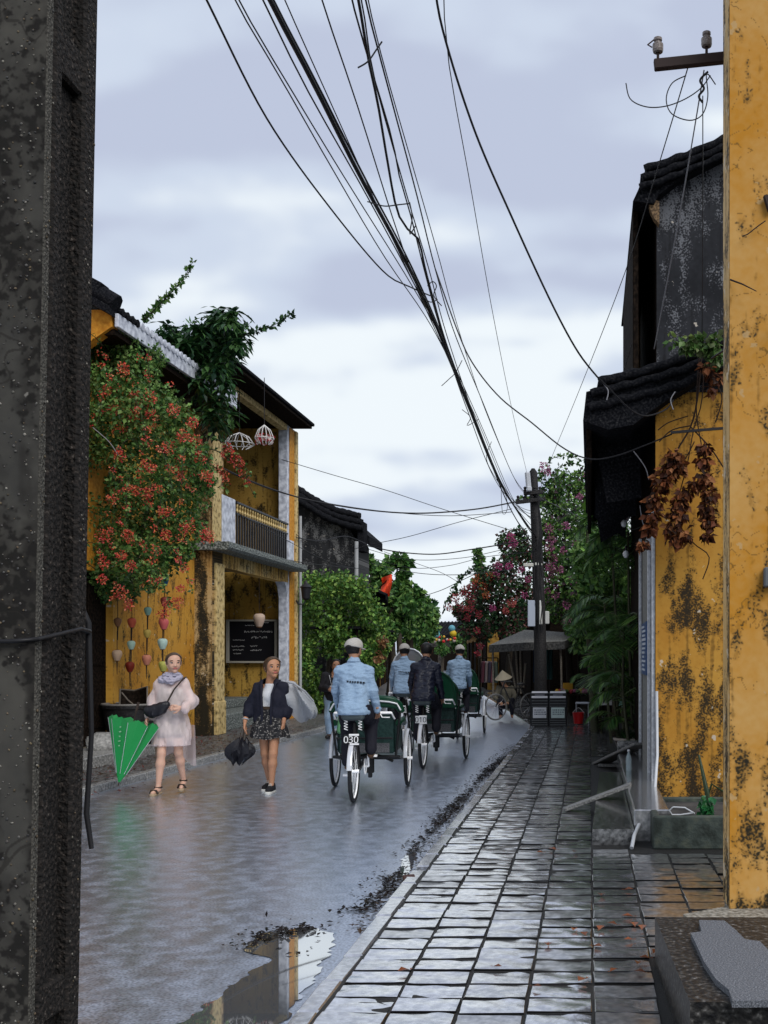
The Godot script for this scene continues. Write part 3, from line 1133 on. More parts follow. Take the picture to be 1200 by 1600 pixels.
func build_lanterns() -> void:
	# [px, py, radius px, kind, colour, words]; each cord carries a few silk lanterns
	var silk := leafy("silk", 0.5)
	var cord := plain("lantern_cord", lin(0.02, 0.015, 0.015), 0.8)
	var wood := plain("lantern_wood", lin(0.12, 0.05, 0.02), 0.6)
	var cords := [
		[183, 905, [[184, 972, 6.5, Color(0.2, 0.1, 0.05), "brown"], [183, 1024, 8.5, Color(0.5, 0.36, 0.25), "peach"]], "first"],
		[206, 890, [[206, 973, 7.5, Color(0.45, 0.09, 0.05), "red orange"], [205, 1008, 7, Color(0.36, 0.5, 0.42), "pale green"], [203, 1042, 8, Color(0.16, 0.02, 0.012), "dark red"]], "second"],
		[230, 880, [[231, 955, 6.5, Color(0.2, 0.34, 0.28), "sea green"], [230, 990, 6.5, Color(0.45, 0.33, 0.08), "yellow"], [229, 1031, 8, Color(0.5, 0.2, 0.13), "white and red"]], "third"],
		[256, 850, [[257, 908, 7.5, Color(0.02, 0.09, 0.16), "blue"], [257, 940, 7, Color(0.3, 0.06, 0.05), "crimson"], [256, 975, 8.5, Color(0.55, 0.12, 0.12), "pink red"], [254, 1006, 8.5, Color(0.42, 0.55, 0.5), "mint"], [255, 1041, 8, Color(0.4, 0.4, 0.1), "lime"]], "fourth"],
	]
	for i in cords.size():
		var cd = cords[i]
		var d := 13.6
		for q in cd[2]:
			var r: float = q[2] * d / FOCAL * 0.88
			var p := at(q[0], q[1], d)
			lantern(p, r, q[3] * 1.25, "%s silk lantern on the hanging cord before the ochre wall" % q[4], silk, cord, wood, "silk lanterns before the ochre wall", at(q[0], q[1] - 38, d) - p)
	lantern(at(405, 969, 18.5), 0.13, Color(0.5, 0.38, 0.3), "pale pink silk lantern hanging in the porch before the blackboard", silk, cord, wood, "", Vector3(0, 0.95, 0))

func lantern(p: Vector3, r: float, c: Color, label: String, silk: Material, cord: Material, wood: Material, group: String, up: Vector3) -> void:
	var o := thing("silk_lantern", label, "lantern", p - Vector3(0, r * 1.25, 0), group)
	var s := Shape.new()
	s.paint(c)
	var prof := []
	for j in 9:
		var t := j / 8.0
		var rr: float = r * (0.42 + 0.6 * sin(PI * pow(t, 0.62) * 0.86 + 0.28))
		prof.push_front(Vector2(rr, r * 1.1 - t * r * 2.2))
	s.lathe(prof, 10, Transform3D(Basis.IDENTITY, p))
	wpart("shade", s, silk, o)
	s = Shape.new()
	s.lathe([Vector2(0, -r * 1.25), Vector2(r * 0.45, -r * 1.25), Vector2(r * 0.45, -r * 1.08)], 8, Transform3D(Basis.IDENTITY, p))
	wpart("rim", s, wood, o)
	s = Shape.new()
	s.lathe([Vector2(r * 0.42, r * 1.05), Vector2(r * 0.42, r * 1.2), Vector2(0, r * 1.22)], 8, Transform3D(Basis.IDENTITY, p))
	wpart("rim", s, wood, o)
	s = Shape.new()
	s.tube([p + Vector3(0, r, 0), p + up], 0.006, 4)
	wpart("cord", s, cord, o)
	s = Shape.new()
	s.tube([p - Vector3(0, r * 1.2, 0), p - Vector3(0, r * 1.2 + 0.22, 0)], [0.012, 0.004], 5)
	wpart("tassel", s, cord, o)

func px_poly(q: Array, d: float) -> PackedVector2Array:
	var out := PackedVector2Array()
	for p in q:
		var w := at(p[0], p[1], d)
		out.append(Vector2(w.x, w.y))
	return out

func build_right_houses() -> void:
	var tiles := tile_material()
	var black := black_plaster()
	var wood := dark_wood()
	# --- near ochre wall ---
	var w := thing("ochre_wall", "tall near ochre wall end with flaking pale corner and black mould low down", "wall", xd(0.87, 0.1, 5.2))
	var t := plaster(301, 1.2, 6.4, 150, Color(0.5, 0.30, 0.10), Color(0.43, 0.19, 0.015), {"mould": -0.55, "streak": 0.0, "chips": 0.6, "chip_color": Color(0.45, 0.30, 0.14), "spots": [[0.10, 0.85, 0.07, 0.35, 0.5], [0.16, 0.52, 0.10, 0.2, 0.42], [0.24, 0.3, 0.14, 0.12, 0.6], [0.05, 0.2, 0.06, 0.2, 0.45], [0.2, 0.03, 0.4, 0.05, 0.6], [0.28, 0.72, 0.08, 0.12, 0.4], [0.06, 4.3, 0.05, 0.1, 0.4], [0.15, 3.6, 0.04, 0.05, 0.4], [0.05, 1.7, 0.03, 0.1, 0.4]]})
	var s := Shape.new()
	board(s, xd(0.872, 0.1, 5.2), Vector3(1.2, 0, 0), Vector3(0, 6.4, 0))
	wpart("wall", s, pictured("near_wall_plaster", t), w)
	s = Shape.new()
	s.slab(xd(0.874, 0.1, 5.44), xd(2.07, 6.49, 5.203))
	wpart("core", s, mottled("grey_render", [[0.2, lin(0.2, 0.16, 0.1)], [0.8, lin(0.4, 0.32, 0.2)]], 0.03, 0.8, 0.6), w)
	t = plaster(311, 0.3, 6.4, 160, Color(0.60, 0.42, 0.20), Color(0.52, 0.32, 0.11), {"mould": -0.25, "streak": 0.1, "chips": 0.4, "chip_color": Color(0.62, 0.52, 0.38), "spots": [[0.15, 0.3, 0.3, 0.5, 0.35]]})
	s = Shape.new()
	board(s, xd(0.870, 0.1, 5.44), Vector3(0, 0, 0.24 * K), Vector3(0, 6.4, 0))
	wpart("corner_strip", s, pictured("flaking_corner", t), w)
	var rust := mottled("rusty_iron", [[0.2, lin(0.01, 0.008, 0.008)], [0.8, lin(0.045, 0.022, 0.016)]], 0.08, 0.6, 2.0)
	s = Shape.new()
	s.box(at(1200, 318, 5.18), Vector3(0.035, 0.11, 0.03), Basis.from_euler(Vector3(0, 0, 0.3)), 0.008)
	s.tube([at(1196, 345, 5.17), at(1186, 352, 5.17), at(1168, 366, 5.17), at(1160, 369, 5.17)], 0.004, 5)
	wpart("wire_clip", s, rust, w)
	s = Shape.new()
	s.tube([at(1141, 437, 5.19), at(1160, 444, 5.15), at(1182, 455, 5.12)], [0.006, 0.005, 0.003], 5)
	wpart("nail", s, rust, w)
	s = Shape.new()
	s.slab(at(1192, 918, 5.195), at(1215, 886, 5.15), 0.008)
	wpart("socket_box", s, plain("grey_plastic", lin(0.1, 0.11, 0.12), 0.5), w)
	# concrete footing in front of the wall
	s = Shape.new()
	var foot := PackedVector2Array([Vector2(0.52, 6.62), Vector2(0.56, 6.42), Vector2(0.64, 6.26), Vector2(0.72, 6.22), Vector2(0.86, 6.08), Vector2(1.2, 6.0), Vector2(2.0, 5.95), Vector2(2.0, 7.0), Vector2(0.82, 7.0), Vector2(0.8, 6.82), Vector2(0.66, 6.72)])
	s.extrude(foot, Transform3D(Basis(Vector3(1, 0, 0), Vector3(0, 0, -1), Vector3(0, 1, 0)), Vector3(0.05, 0.04, 0)), 0.065)
	one("footing", s, mottled("pale_cement", [[0.2, lin(0.12, 0.11, 0.09)], [0.8, lin(0.36, 0.34, 0.3)]], 0.05, 0.55, 0.9, 0.8, "fine"), "rough pale cement footing at the foot of the near ochre wall", "footing")
	# --- two storey tiled house ---
	var h := thing("tiled_house", "two storey house with black mouldy gable, dark tiled roofs and ochre lower wall", "house", xd(1.2, 0.06, 9.0))
	t = plaster(401, 1.6, 4.6, 130, Color(0.46, 0.25, 0.045), Color(0.36, 0.165, 0.02), {"mould": -0.42, "streak": 0.2, "chips": 0.62, "mould_color": Color(0.016, 0.013, 0.008), "stain_color": Color(0.14, 0.07, 0.012), "spots": [[0.36, 2.4, 0.34, 0.2, 0.45], [0.56, 1.95, 0.26, 0.28, 0.48], [0.2, 1.9, 0.3, 0.4, 0.22], [0.5, 1.2, 0.5, 0.35, 0.4], [0.35, 0.1, 0.6, 0.3, 0.7], [0.5, 0.6, 0.5, 0.3, 0.28], [0.05, 0.8, 0.08, 0.8, 0.2], [0.65, 4.3, 0.4, 0.2, 0.2]]})
	s = Shape.new()
	board(s, xd(0.70, 0.06, 8.9), Vector3(1.6, 0, 0), Vector3(0, 4.5, 0))
	wpart("wall", s, pictured("mould_stained_wall", t, 0.7), h)
	s = Shape.new()
	s.slab(xd(0.703, 0.06, 14.4), xd(2.3, 6.6, 8.905))
	wpart("wall", s, wood, h)
	s = Shape.new()
	s.extrude(px_poly([[1026, 612], [1026, 312], [1062, 281], [1131, 246], [1260, 190], [1260, 612]], 8.88), Transform3D(Basis.IDENTITY, Vector3(0, 0, -8.96 * K)), 0.08 * K)
	picture_uv(s, Rect2(0.7, 4.5, 1.7, 3.0))
	wpart("gable", s, pictured("mouldy_gable_plaster", plaster(431, 1.7, 3.0, 150, Color(0.008, 0.009, 0.012), Color(0.026, 0.028, 0.034), {"mould": -0.34, "streak": 0.15, "chips": 0.66, "mould_color": Color(0.13, 0.135, 0.15), "stain_color": Color(0.005, 0.005, 0.007), "spots": [[0.35, 2.1, 0.35, 0.22, 0.62], [0.7, 2.35, 0.3, 0.15, 0.55], [0.15, 1.85, 0.1, 0.2, 0.4], [0.55, 1.4, 0.3, 0.2, 0.12], [0.45, 0.5, 0.2, 0.15, 0.2]]})), h)
	s = Shape.new()
	s.extrude(px_poly([[989, 314], [996, 299], [1001, 287], [1001, 273], [1008, 269], [1008, 262], [1050, 250], [1131, 217], [1260, 160], [1260, 185], [1131, 244], [1062, 279], [1028, 305], [1022, 318]], 8.75), Transform3D(Basis.IDENTITY, Vector3(0, 0, -12.1 * K)), 3.35 * K)
	var roof := wpart("roof", s, tiles, h)
	var k := 0
	for off in [[0, 0, 0.045], [-5, 14, 0.04], [-8, 28, 0.035]]:
		s = Shape.new()
		ribbed(s, [at(1008 + off[0], 264 + off[1], 8.70), at(1050 + off[0], 251 + off[1], 8.70), at(1131 + off[0], 218 + off[1], 8.70), at(1250, 168 + off[1], 8.70)], off[2])
		wpart("verge_tile", s, tiles, roof)
	s = Shape.new()
	s.slab(xd(0.58, 4.55, 12.1), xd(0.70, 6.45, 11.75), 0.01)
	wpart("shutter_post", s, mottled("bare_timber", [[0.2, lin(0.05, 0.03, 0.015)], [0.8, lin(0.22, 0.14, 0.07)]], 0.05, 0.7, 1.2), h)
	s = Shape.new()
	s.slab(xd(0.46, 4.75, 11.6), xd(0.52, 6.5, 8.95), 0.01)
	wpart("eave_screen", s, wood, h)
	s = Shape.new()
	s.extrude(px_poly([[1012, 312], [1030, 316], [1030, 352], [1022, 342], [1016, 330]], 8.80), Transform3D(Basis.IDENTITY, Vector3(0, 0, -8.86 * K)), 0.08 * K)
	wpart("bracket", s, mottled("bare_timber", [[0.2, lin(0.05, 0.03, 0.015)], [0.8, lin(0.22, 0.14, 0.07)]], 0.05, 0.7, 1.2), h)
	# lower roof over the shop front
	s = Shape.new()
	s.extrude(px_poly([[911, 658], [916, 613], [932, 609], [935, 593], [1000, 579], [1060, 560], [1095, 545], [1200, 500], [1200, 545], [1100, 590], [1050, 620], [1008, 650], [990, 664], [950, 672]], 8.70), Transform3D(Basis.IDENTITY, Vector3(0, 0, -14.4 * K)), 5.72 * K)
	var low := wpart("lower_roof", s, tiles, h)
	for off in [[0, 0, 0.05], [-12, 18, 0.045], [-16, 40, 0.045]]:
		s = Shape.new()
		ribbed(s, [at(936 + off[0], 597 + off[1], 8.66), at(1000 + off[0], 581 + off[1], 8.66), at(1062, 561 + off[1], 8.66), at(1100, 545 + off[1], 8.66), at(1190, 506 + off[1], 8.66)], off[2])
		wpart("verge_tile", s, tiles, low)
	for i in 10:
		s = Shape.new()
		var d := 9.2 + i * 0.54
		s.bar(xd(0.0, 4.16, d), xd(0.70, 4.36, d), 0.06, 0.10)
		wpart("rafter", s, wood, h)
	s = Shape.new()
	s.slab(xd(-0.04, 3.75, 14.3), xd(0.02, 4.12, 8.95), 0.008)
	wpart("eave_board", s, wood, h)
	for i in 7:     # torn sheeting hanging under the eave
		s = Shape.new()
		var d := 9.3 + i * 0.5
		var z := -d * K
		s.quad(Vector3(0.05, 4.1, z), Vector3(0.55, 4.25, z), Vector3(0.5 + rnd(-0.1, 0.1), 3.5 + rnd(-0.25, 0.2), z - 0.1), Vector3(0.1 + rnd(-0.05, 0.1), 3.35 + rnd(-0.2, 0.3), z + 0.1))
		wpart("torn_sheet", s, tiles, h)
	# shop front trim: white door posts, a grey board and a blue sign
	var trim := mottled("white_trim", [[0.2, lin(0.4, 0.42, 0.46)], [0.8, lin(0.7, 0.72, 0.75)]], 0.04, 0.5, 0.8)
	for q in [[11.25, 3.25, 0.05], [9.55, 3.3, 0.05], [8.93, 3.25, 0.03]]:
		s = Shape.new()
		s.slab(xd(0.66, 0.3, q[0] + q[2]), xd(0.70, q[1], q[0]), 0.006)
		wpart("door_post", s, trim, h)
	s = Shape.new()
	s.slab(xd(0.685, 0.3, 10.9), xd(0.70, 3.1, 9.75))
	wpart("panel", s, mottled("grey_board", [[0.2, lin(0.12, 0.125, 0.12)], [0.8, lin(0.24, 0.24, 0.23)]], 0.05, 0.6, 0.8), h)
	var sg := thing("shop_sign", "narrow upright blue sign with pale lettering beside the shop door", "sign", xd(0.67, 1.42, 10.2))
	s = Shape.new()
	s.slab(xd(0.662, 1.44, 10.75), xd(0.684, 2.08, 9.8), 0.004)
	wpart("board", s, plain("sign_blue", lin(0.03, 0.07, 0.17), 0.5), sg)
	rng.seed = 91
	for r in 11:
		s = Shape.new()
		s.slab(xd(0.655, 1.49 + r * 0.052, 10.65 - rnd(0, 0.2)), xd(0.6615, 1.515 + r * 0.052 + rnd(0, 0.008), 9.9 + rnd(0, 0.3)))
		wpart("lettering", s, plain("sign_white", lin(0.45, 0.5, 0.56), 0.6), sg)
	# steps, ramps
	var step := wet_stone("step_stone", 0.05, 0.3, 0.25, 0.5)
	s = Shape.new()
	s.extrude(PackedVector2Array([Vector2(0.02, 7.15 * K), Vector2(0.378, 7.15 * K), Vector2(0.378, 10.6 * K), Vector2(0.12, 10.6 * K)]), Transform3D(Basis(Vector3(1, 0, 0), Vector3(0, 0, -1), Vector3(0, 1, 0)), Vector3(0, 0.04, 0)), 0.15)
	one("stone_step", s, step, "low wet black stone step before the shop door", "step")
	s = Shape.new()
	s.slab(xd(0.385, 0.04, 11.4), xd(0.70, 0.33, 7.3), 0.012)
	one("stone_step", s, wet_stone("sill_stone", 0.2, 0.45, 0.25, 0.6), "higher pale stone sill along the shop front", "step")
	var plank := mottled("grey_plank", [[0.2, lin(0.07, 0.07, 0.07)], [0.8, lin(0.26, 0.26, 0.25)]], 0.06, 0.45, 1.2, 0.5, "fine")
	s = Shape.new()
	s.bar(ground(884, 1267, 0.065) + Vector3(0, 0.02, 0), at(986, 1226, 8.6), 0.2, 0.035, Vector3.UP, 0.006)
	one("ramp_plank", s, plank, "long grey plank ramp laid up onto the wet black step", "plank")
	s = Shape.new()
	s.bar(ground(938, 1195, 0.065) + Vector3(0, 0.02, 0), at(1004, 1162, 11.0), 0.25, 0.035, Vector3.UP, 0.006)
	one("ramp_plank", s, plank, "shorter grey plank ramp behind the step, near the flower pots", "plank")
	s = Shape.new()
	s.slab(ground(935, 1199, 0.06), ground(972, 1193, 0.06) + Vector3(0, 0.05, 0), 0.008)
	one("ramp_block", s, plank, "pale low block under the shorter plank ramp", "block")
	s = Shape.new()
	s.extrude(PackedVector2Array([Vector2(0, 0), Vector2(0.1, 0), Vector2(0.1, 0.3), Vector2(0.0, 0.42)]), Transform3D(Basis(Vector3(0, 0, -1), Vector3.UP, Vector3.RIGHT), xd(0.38, 0.065, 11.6)), 0.3)
	one("stone_wedge", s, step, "small upright dark stone standing between the two plank ramps", "stone")
	# white hose
	s = Shape.new()
	var hose := []
	for q in [[1026, 1080, 8.86], [1027, 1180, 8.86], [1023, 1240, 8.5], [1012, 1262, 7.9], [1000, 1285, 7.35], [991, 1305, 7.1], [987, 1325, 6.98]]:
		hose.append(at(q[0], q[1], q[2]))
	s.tube(hose, 0.017, 7)
	one("hose", s, plain("pale_hose", lin(0.5, 0.52, 0.55), 0.4), "pale hose hanging from the wall down past the step", "hose")
	# planter
	var p := thing("planter", "green grey concrete planter box at the foot of the mouldy ochre wall", "planter", xd(0.95, 0.06, 7.2))
	var pc := mottled("algae_concrete", [[0.15, lin(0.02, 0.026, 0.022)], [0.5, lin(0.045, 0.058, 0.052)], [0.85, lin(0.075, 0.085, 0.065)]], 0.012, 0.6, 0.8, 0.6, "fine")
	s = Shape.new()
	s.slab(xd(0.53, 0.05, 7.06), xd(1.35, 0.33, 7.0), 0.01)
	s.slab(xd(0.53, 0.05, 7.96), xd(1.35, 0.33, 7.9), 0.01)
	s.slab(xd(0.53, 0.05, 7.9), xd(0.59, 0.328, 7.06), 0.01)
	s.slab(xd(1.29, 0.05, 7.9), xd(1.35, 0.328, 7.06), 0.01)
	wpart("box", s, pc, p)
	s = Shape.new()
	s.slab(xd(0.59, 0.1, 7.9), xd(1.29, 0.29, 7.06))
	wpart("soil", s, mottled("soil", [], 0, 0, 0), p)
	var pl := thing("potted_plant", "small plant with glossy dark green drooping leaves in the concrete planter", "plant", at(1105, 1275, 7.3))
	rng.seed = 12
	s = Shape.new()
	for i in 30:
		var g := rnd(0.6, 1.4)
		s.paint(Color(0.02 * g, 0.11 * g, 0.035 * g))
		var st := at(1105 + rnd(-10, 10), 1255 + rnd(-12, 14), 7.2)
		var dir := Vector3(rnd(-1, 1), rnd(-0.9, -0.1), rnd(0.2, 1)).normalized()
		s.leaf(st, dir, Vector3(0, 0.6, 1), rnd(0.07, 0.13), rnd(0.018, 0.03), 0.3)
	wpart("leaves", s, leafy("glossy_leaf", 0.25), pl)
	s = Shape.new()
	s.paint(Color(0.03, 0.05, 0.02))
	s.tube([at(1108, 1282, 7.4), at(1105, 1240, 7.35), at(1092, 1180, 7.5)], [0.02, 0.025, 0.012], 6)
	s.tube([at(1100, 1260, 7.5), at(1112, 1225, 7.5), at(1135, 1240, 7.5)], 0.012, 6)
	wpart("stem", s, leafy("glossy_leaf"), pl)
	s = Shape.new()
	var loop := []
	for q in [[1085, 1271], [1070, 1262], [1052, 1261], [1046, 1266], [1050, 1273], [1064, 1273], [1084, 1270]]:
		loop.append(at(q[0], q[1], 7.1))
	s.tube(loop, 0.007, 5)
	one("wire_loop", s, plain("pale_hose", lin(0.5, 0.52, 0.55), 0.4), "loop of pale wire sticking up from the planter soil", "wire")
	# stone block in the corner
	var bl := thing("stone_block", "low wet black stone block with a cracked grey slab on top", "stone block", xd(0.9, 0.06, 3.8))
	s = Shape.new()
	s.extrude(PackedVector2Array([Vector2(0.40, 3.33 * K), Vector2(1.5, 3.33 * K), Vector2(1.5, 4.4 * K), Vector2(0.343, 4.4 * K)]), Transform3D(Basis(Vector3(1, 0, 0), Vector3(0, 0, -1), Vector3(0, 1, 0)), Vector3(0, 0.03, 0)), 0.275)
	var bmat := mottled("wet_black_stone", [[0.2, lin(0.006, 0.006, 0.007)], [0.55, lin(0.02, 0.019, 0.018)], [0.75, lin(0.06, 0.058, 0.055)], [0.93, lin(0.24, 0.23, 0.22)]], 0.05, 0.45, 0.9, 0.7, "fine")
	bmat.metallic_specular = 0.4
	wpart("body", s, bmat, bl)
	var speck := mottled("speckled_slab", [[0.2, lin(0.05, 0.055, 0.065)], [0.6, lin(0.13, 0.14, 0.16)], [0.9, lin(0.3, 0.32, 0.35)]], 0.12, 0.6, 1.6, 0.4, "grit")
	s = Shape.new()
	var slab_a := []
	for q in [[1092, 1437], [1132, 1438], [1149, 1452], [1164, 1467], [1187, 1470], [1200, 1483], [1262, 1550], [1262, 1562], [1144, 1563], [1139, 1546], [1119, 1530], [1100, 1502], [1087, 1473], [1079, 1457], [1096, 1455]]:
		var g := ground(q[0], q[1], 0.335)
		slab_a.append(Vector2(g.x, -g.z))
	s.extrude(PackedVector2Array(slab_a), Transform3D(Basis(Vector3(1, 0, 0), Vector3(0, 0, -1), Vector3(0, 1, 0)), Vector3(0, 0.306, 0)), 0.028)
	wpart("slab", s, speck, bl)
	# fallen leaves on the slabs
	rng.seed = 77
	for q in [[940, 1397], [965, 1445], [990, 1432], [992, 1447], [1003, 1452], [990, 1468], [1000, 1503], [857, 1474], [900, 1451], [916, 1529], [936, 1453], [953, 1518], [1016, 1497], [1020, 1490], [640, 1515], [770, 1510], [831, 1541], [900, 1330], [870, 1328], [850, 1332], [915, 1462], [925, 1478], [1010, 1520], [975, 1390]]:
		s = Shape.new()
		var g := rnd(0.5, 1.2)
		s.paint(Color(0.20 * g, 0.065 * g, 0.025 * g))
		var c := ground(q[0], q[1], 0.07)
		var ang := rnd(0, TAU)
		var dir := Vector3(cos(ang), 0.12, sin(ang))
		var l := rnd(0.05, 0.085)
		s.leaf(c, dir, Vector3.UP, l, l * 0.35, 0.5)
		s.leaf(c, Vector3(-dir.x, 0.05, -dir.z), Vector3.UP, l * 0.3, l * 0.1, 0.5)
		one("fallen_leaf", s, leafy("wet_leaf"), "curled brown leaf lying on the wet stone pavement", "leaf", "fallen leaves on the stone pavement")

# a plain house along the bend: front from a to b (on the ground), h high, going back by depth
func row_house(label: String, a: Vector3, b: Vector3, h: float, back: Vector3, wall_m: Material, group: String, doors := 3) -> void:
	var o := thing("shop_house", label, "house", (a + b) / 2, group)
	var tiles := tile_material()
	var s := Shape.new()
	var up := Vector3(0, h, 0)
	var q := [a, b, b + back, a + back]
	for i in 4:
		var j := (i + 1) % 4
		s.quad(q[i], q[j], q[j] + up, q[i] + up)
	s.quad(q[0] + up, q[1] + up, q[2] + up, q[3] + up)
	wpart("wall", s, wall_m, o)
	var out := -back.normalized()
	var dir := (b - a).normalized()
	var ridge := back * 0.5 + Vector3(0, 1.4, 0)
	var over := out * 0.5 - Vector3(0, 0.15, 0)
	s = Shape.new()
	for e in [0.0, -0.12]:
		var y := Vector3(0, e, 0)
		s.quad(a + up + over + y - dir * 0.2, b + up + over + y + dir * 0.2, b + up + ridge + y + dir * 0.2, a + up + ridge + y - dir * 0.2)
		s.quad(b + up + back - over * 0.5 + y + dir * 0.2, a + up + back - over * 0.5 + y - dir * 0.2, a + up + ridge + y - dir * 0.2, b + up + ridge + y + dir * 0.2)
	s.bar(a + up + over - dir * 0.2 - Vector3(0, 0.06, 0), b + up + over + dir * 0.2 - Vector3(0, 0.06, 0), 0.05, 0.14)
	var roof := wpart("roof", s, tiles, o)
	var n := int(a.distance_to(b) / 0.45)
	for i in n:
		s = Shape.new()
		var p := (a + up + over).lerp(b + up + over, (i + 0.5) / n) + Vector3(0, 0.03, 0)
		s.tube([p, p + ridge - over], 0.08, 6)
		wpart("tile_row", s, tiles, roof)
	for i in doors:
		s = Shape.new()
		var p := a.lerp(b, (i + 0.5) / doors) + out * 0.01
		var w := a.distance_to(b) / doors * 0.36
		s.quad(p - dir * w, p + dir * w, p + dir * w + Vector3(0, 2.3, 0), p - dir * w + Vector3(0, 2.3, 0))
		s.bar(p - dir * w, p - dir * w + Vector3(0, 2.35, 0), 0.08, 0.08)
		s.bar(p + dir * w, p + dir * w + Vector3(0, 2.35, 0), 0.08, 0.08)
		wpart("door", s, dark_wood(), o)

func build_far() -> void:
	var ochre := mottled("row_ochre", [[0.2, lin(0.14, 0.07, 0.012)], [0.5, lin(0.36, 0.2, 0.04)], [0.85, lin(0.44, 0.25, 0.05)]], 0.02, 0.8, 0.3)
	var brown := mottled("row_brown", [[0.2, lin(0.02, 0.018, 0.016)], [0.8, lin(0.1, 0.085, 0.07)]], 0.02, 0.8, 0.3)
	row_house("low dark house behind the trees after the black gable", xd(-6.9, 0.05, 26.3), xd(-9.2, 0.05, 36), 3.6, Vector3(-6, 0, -1.5), brown, "")
	row_house("ochre house half hidden by trees where the street bends", xd(-9.5, 0.05, 36.5), xd(-13.6, 0.05, 58), 3.6, Vector3(-6, 0, -1.8), ochre, "", 5)
	row_house("distant house with a broad dark roof closing the end of the street", xd(-17.5, 0.05, 84), xd(-7.0, 0.05, 80), 3.6, Vector3(0.5, 0, -14), brown, "", 4)
	row_house("far ochre house on the bend beside the red flowers", xd(-8.3, 0.05, 56), xd(-4.6, 0.05, 37.5), 3.0, Vector3(6, 0, 1.5), ochre, "", 5)
	row_house("dark timber house behind the market stall", xd(-4.0, 0.05, 36.5), xd(-1.3, 0.05, 27.0), 2.9, Vector3(6, 0, 1.5), dark_wood(), "", 4)
	row_house("low dark house behind the palms", xd(-0.4, 0.05, 26.0), xd(1.6, 0.05, 15.0), 3.0, Vector3(6, 0, 1.2), dark_wood(), "", 3)
	# lanterns strung across the far street
	rng.seed = 8
	var silk := leafy("silk", 0.5)
	for q in [[657, 988, 6, Color(0.5, 0.45, 0.12), "yellow"], [665, 984, 5, Color(0.45, 0.5, 0.45), "white"], [683, 984, 5.5, Color(0.15, 0.42, 0.45), "pale teal"], [682, 991, 5.5, Color(0.2, 0.5, 0.52), "teal"], [706, 982, 5.5, Color(0.12, 0.34, 0.42), "blue green"], [708, 990, 5.5, Color(0.6, 0.42, 0.03), "golden"]]:
		var s := Shape.new()
		s.paint(q[3])
		s.ball(at(q[0], q[1], 46), Vector3.ONE * (q[2] * 46 / FOCAL), Basis.IDENTITY, 12, 8)
		one("round_lantern", s, silk, "%s round lantern in the string across the far street" % q[4], "lantern", "large round lanterns across the far street")
	for i in 44:
		var s := Shape.new()
		var red := rng.randf()
		s.paint(Color(0.5, 0.03, 0.03) if red < 0.5 else (Color(0.6, 0.35, 0.04) if red < 0.8 else Color(0.5, 0.4, 0.36)))
		var x := rnd(638, 716)
		s.ball(at(x, 993 + rnd(0, 12) - absf(x - 676) * 0.05, rnd(50, 60)), Vector3.ONE * rnd(0.07, 0.12), Basis.IDENTITY, 8, 6)
		one("small_lantern", s, silk, "small %s lantern strung across the far end of the street" % ("red" if red < 0.5 else ("orange" if red < 0.8 else "white")), "lantern", "small lanterns strung across the far street")
	var f := thing("flag", "orange red flag on a pole leaning out over the street", "flag", at(588, 930, 27))
	var s := Shape.new()
	for i in 6:
		for j in 8:
			var g := func(u: float, v: float) -> Vector3:
				return at(596 + u * 16 + sin(v * 5) * 1.5 - v * 2, 903 + v * 29 - u * 6 * (1 - v), 27 + sin(u * 5 + v * 4) * 0.12)
			s.quad(g.call(i / 6.0, (j + 1) / 8.0), g.call((i + 1) / 6.0, (j + 1) / 8.0), g.call((i + 1) / 6.0, j / 8.0), g.call(i / 6.0, j / 8.0))
	wpart("cloth", s, plain("flag_red", lin(0.72, 0.06, 0.015), 0.7), f)
	s = Shape.new()
	s.tube([at(566, 944, 27), at(613, 899, 27)], 0.02, 6)
	wpart("pole", s, dark_wood(), f)

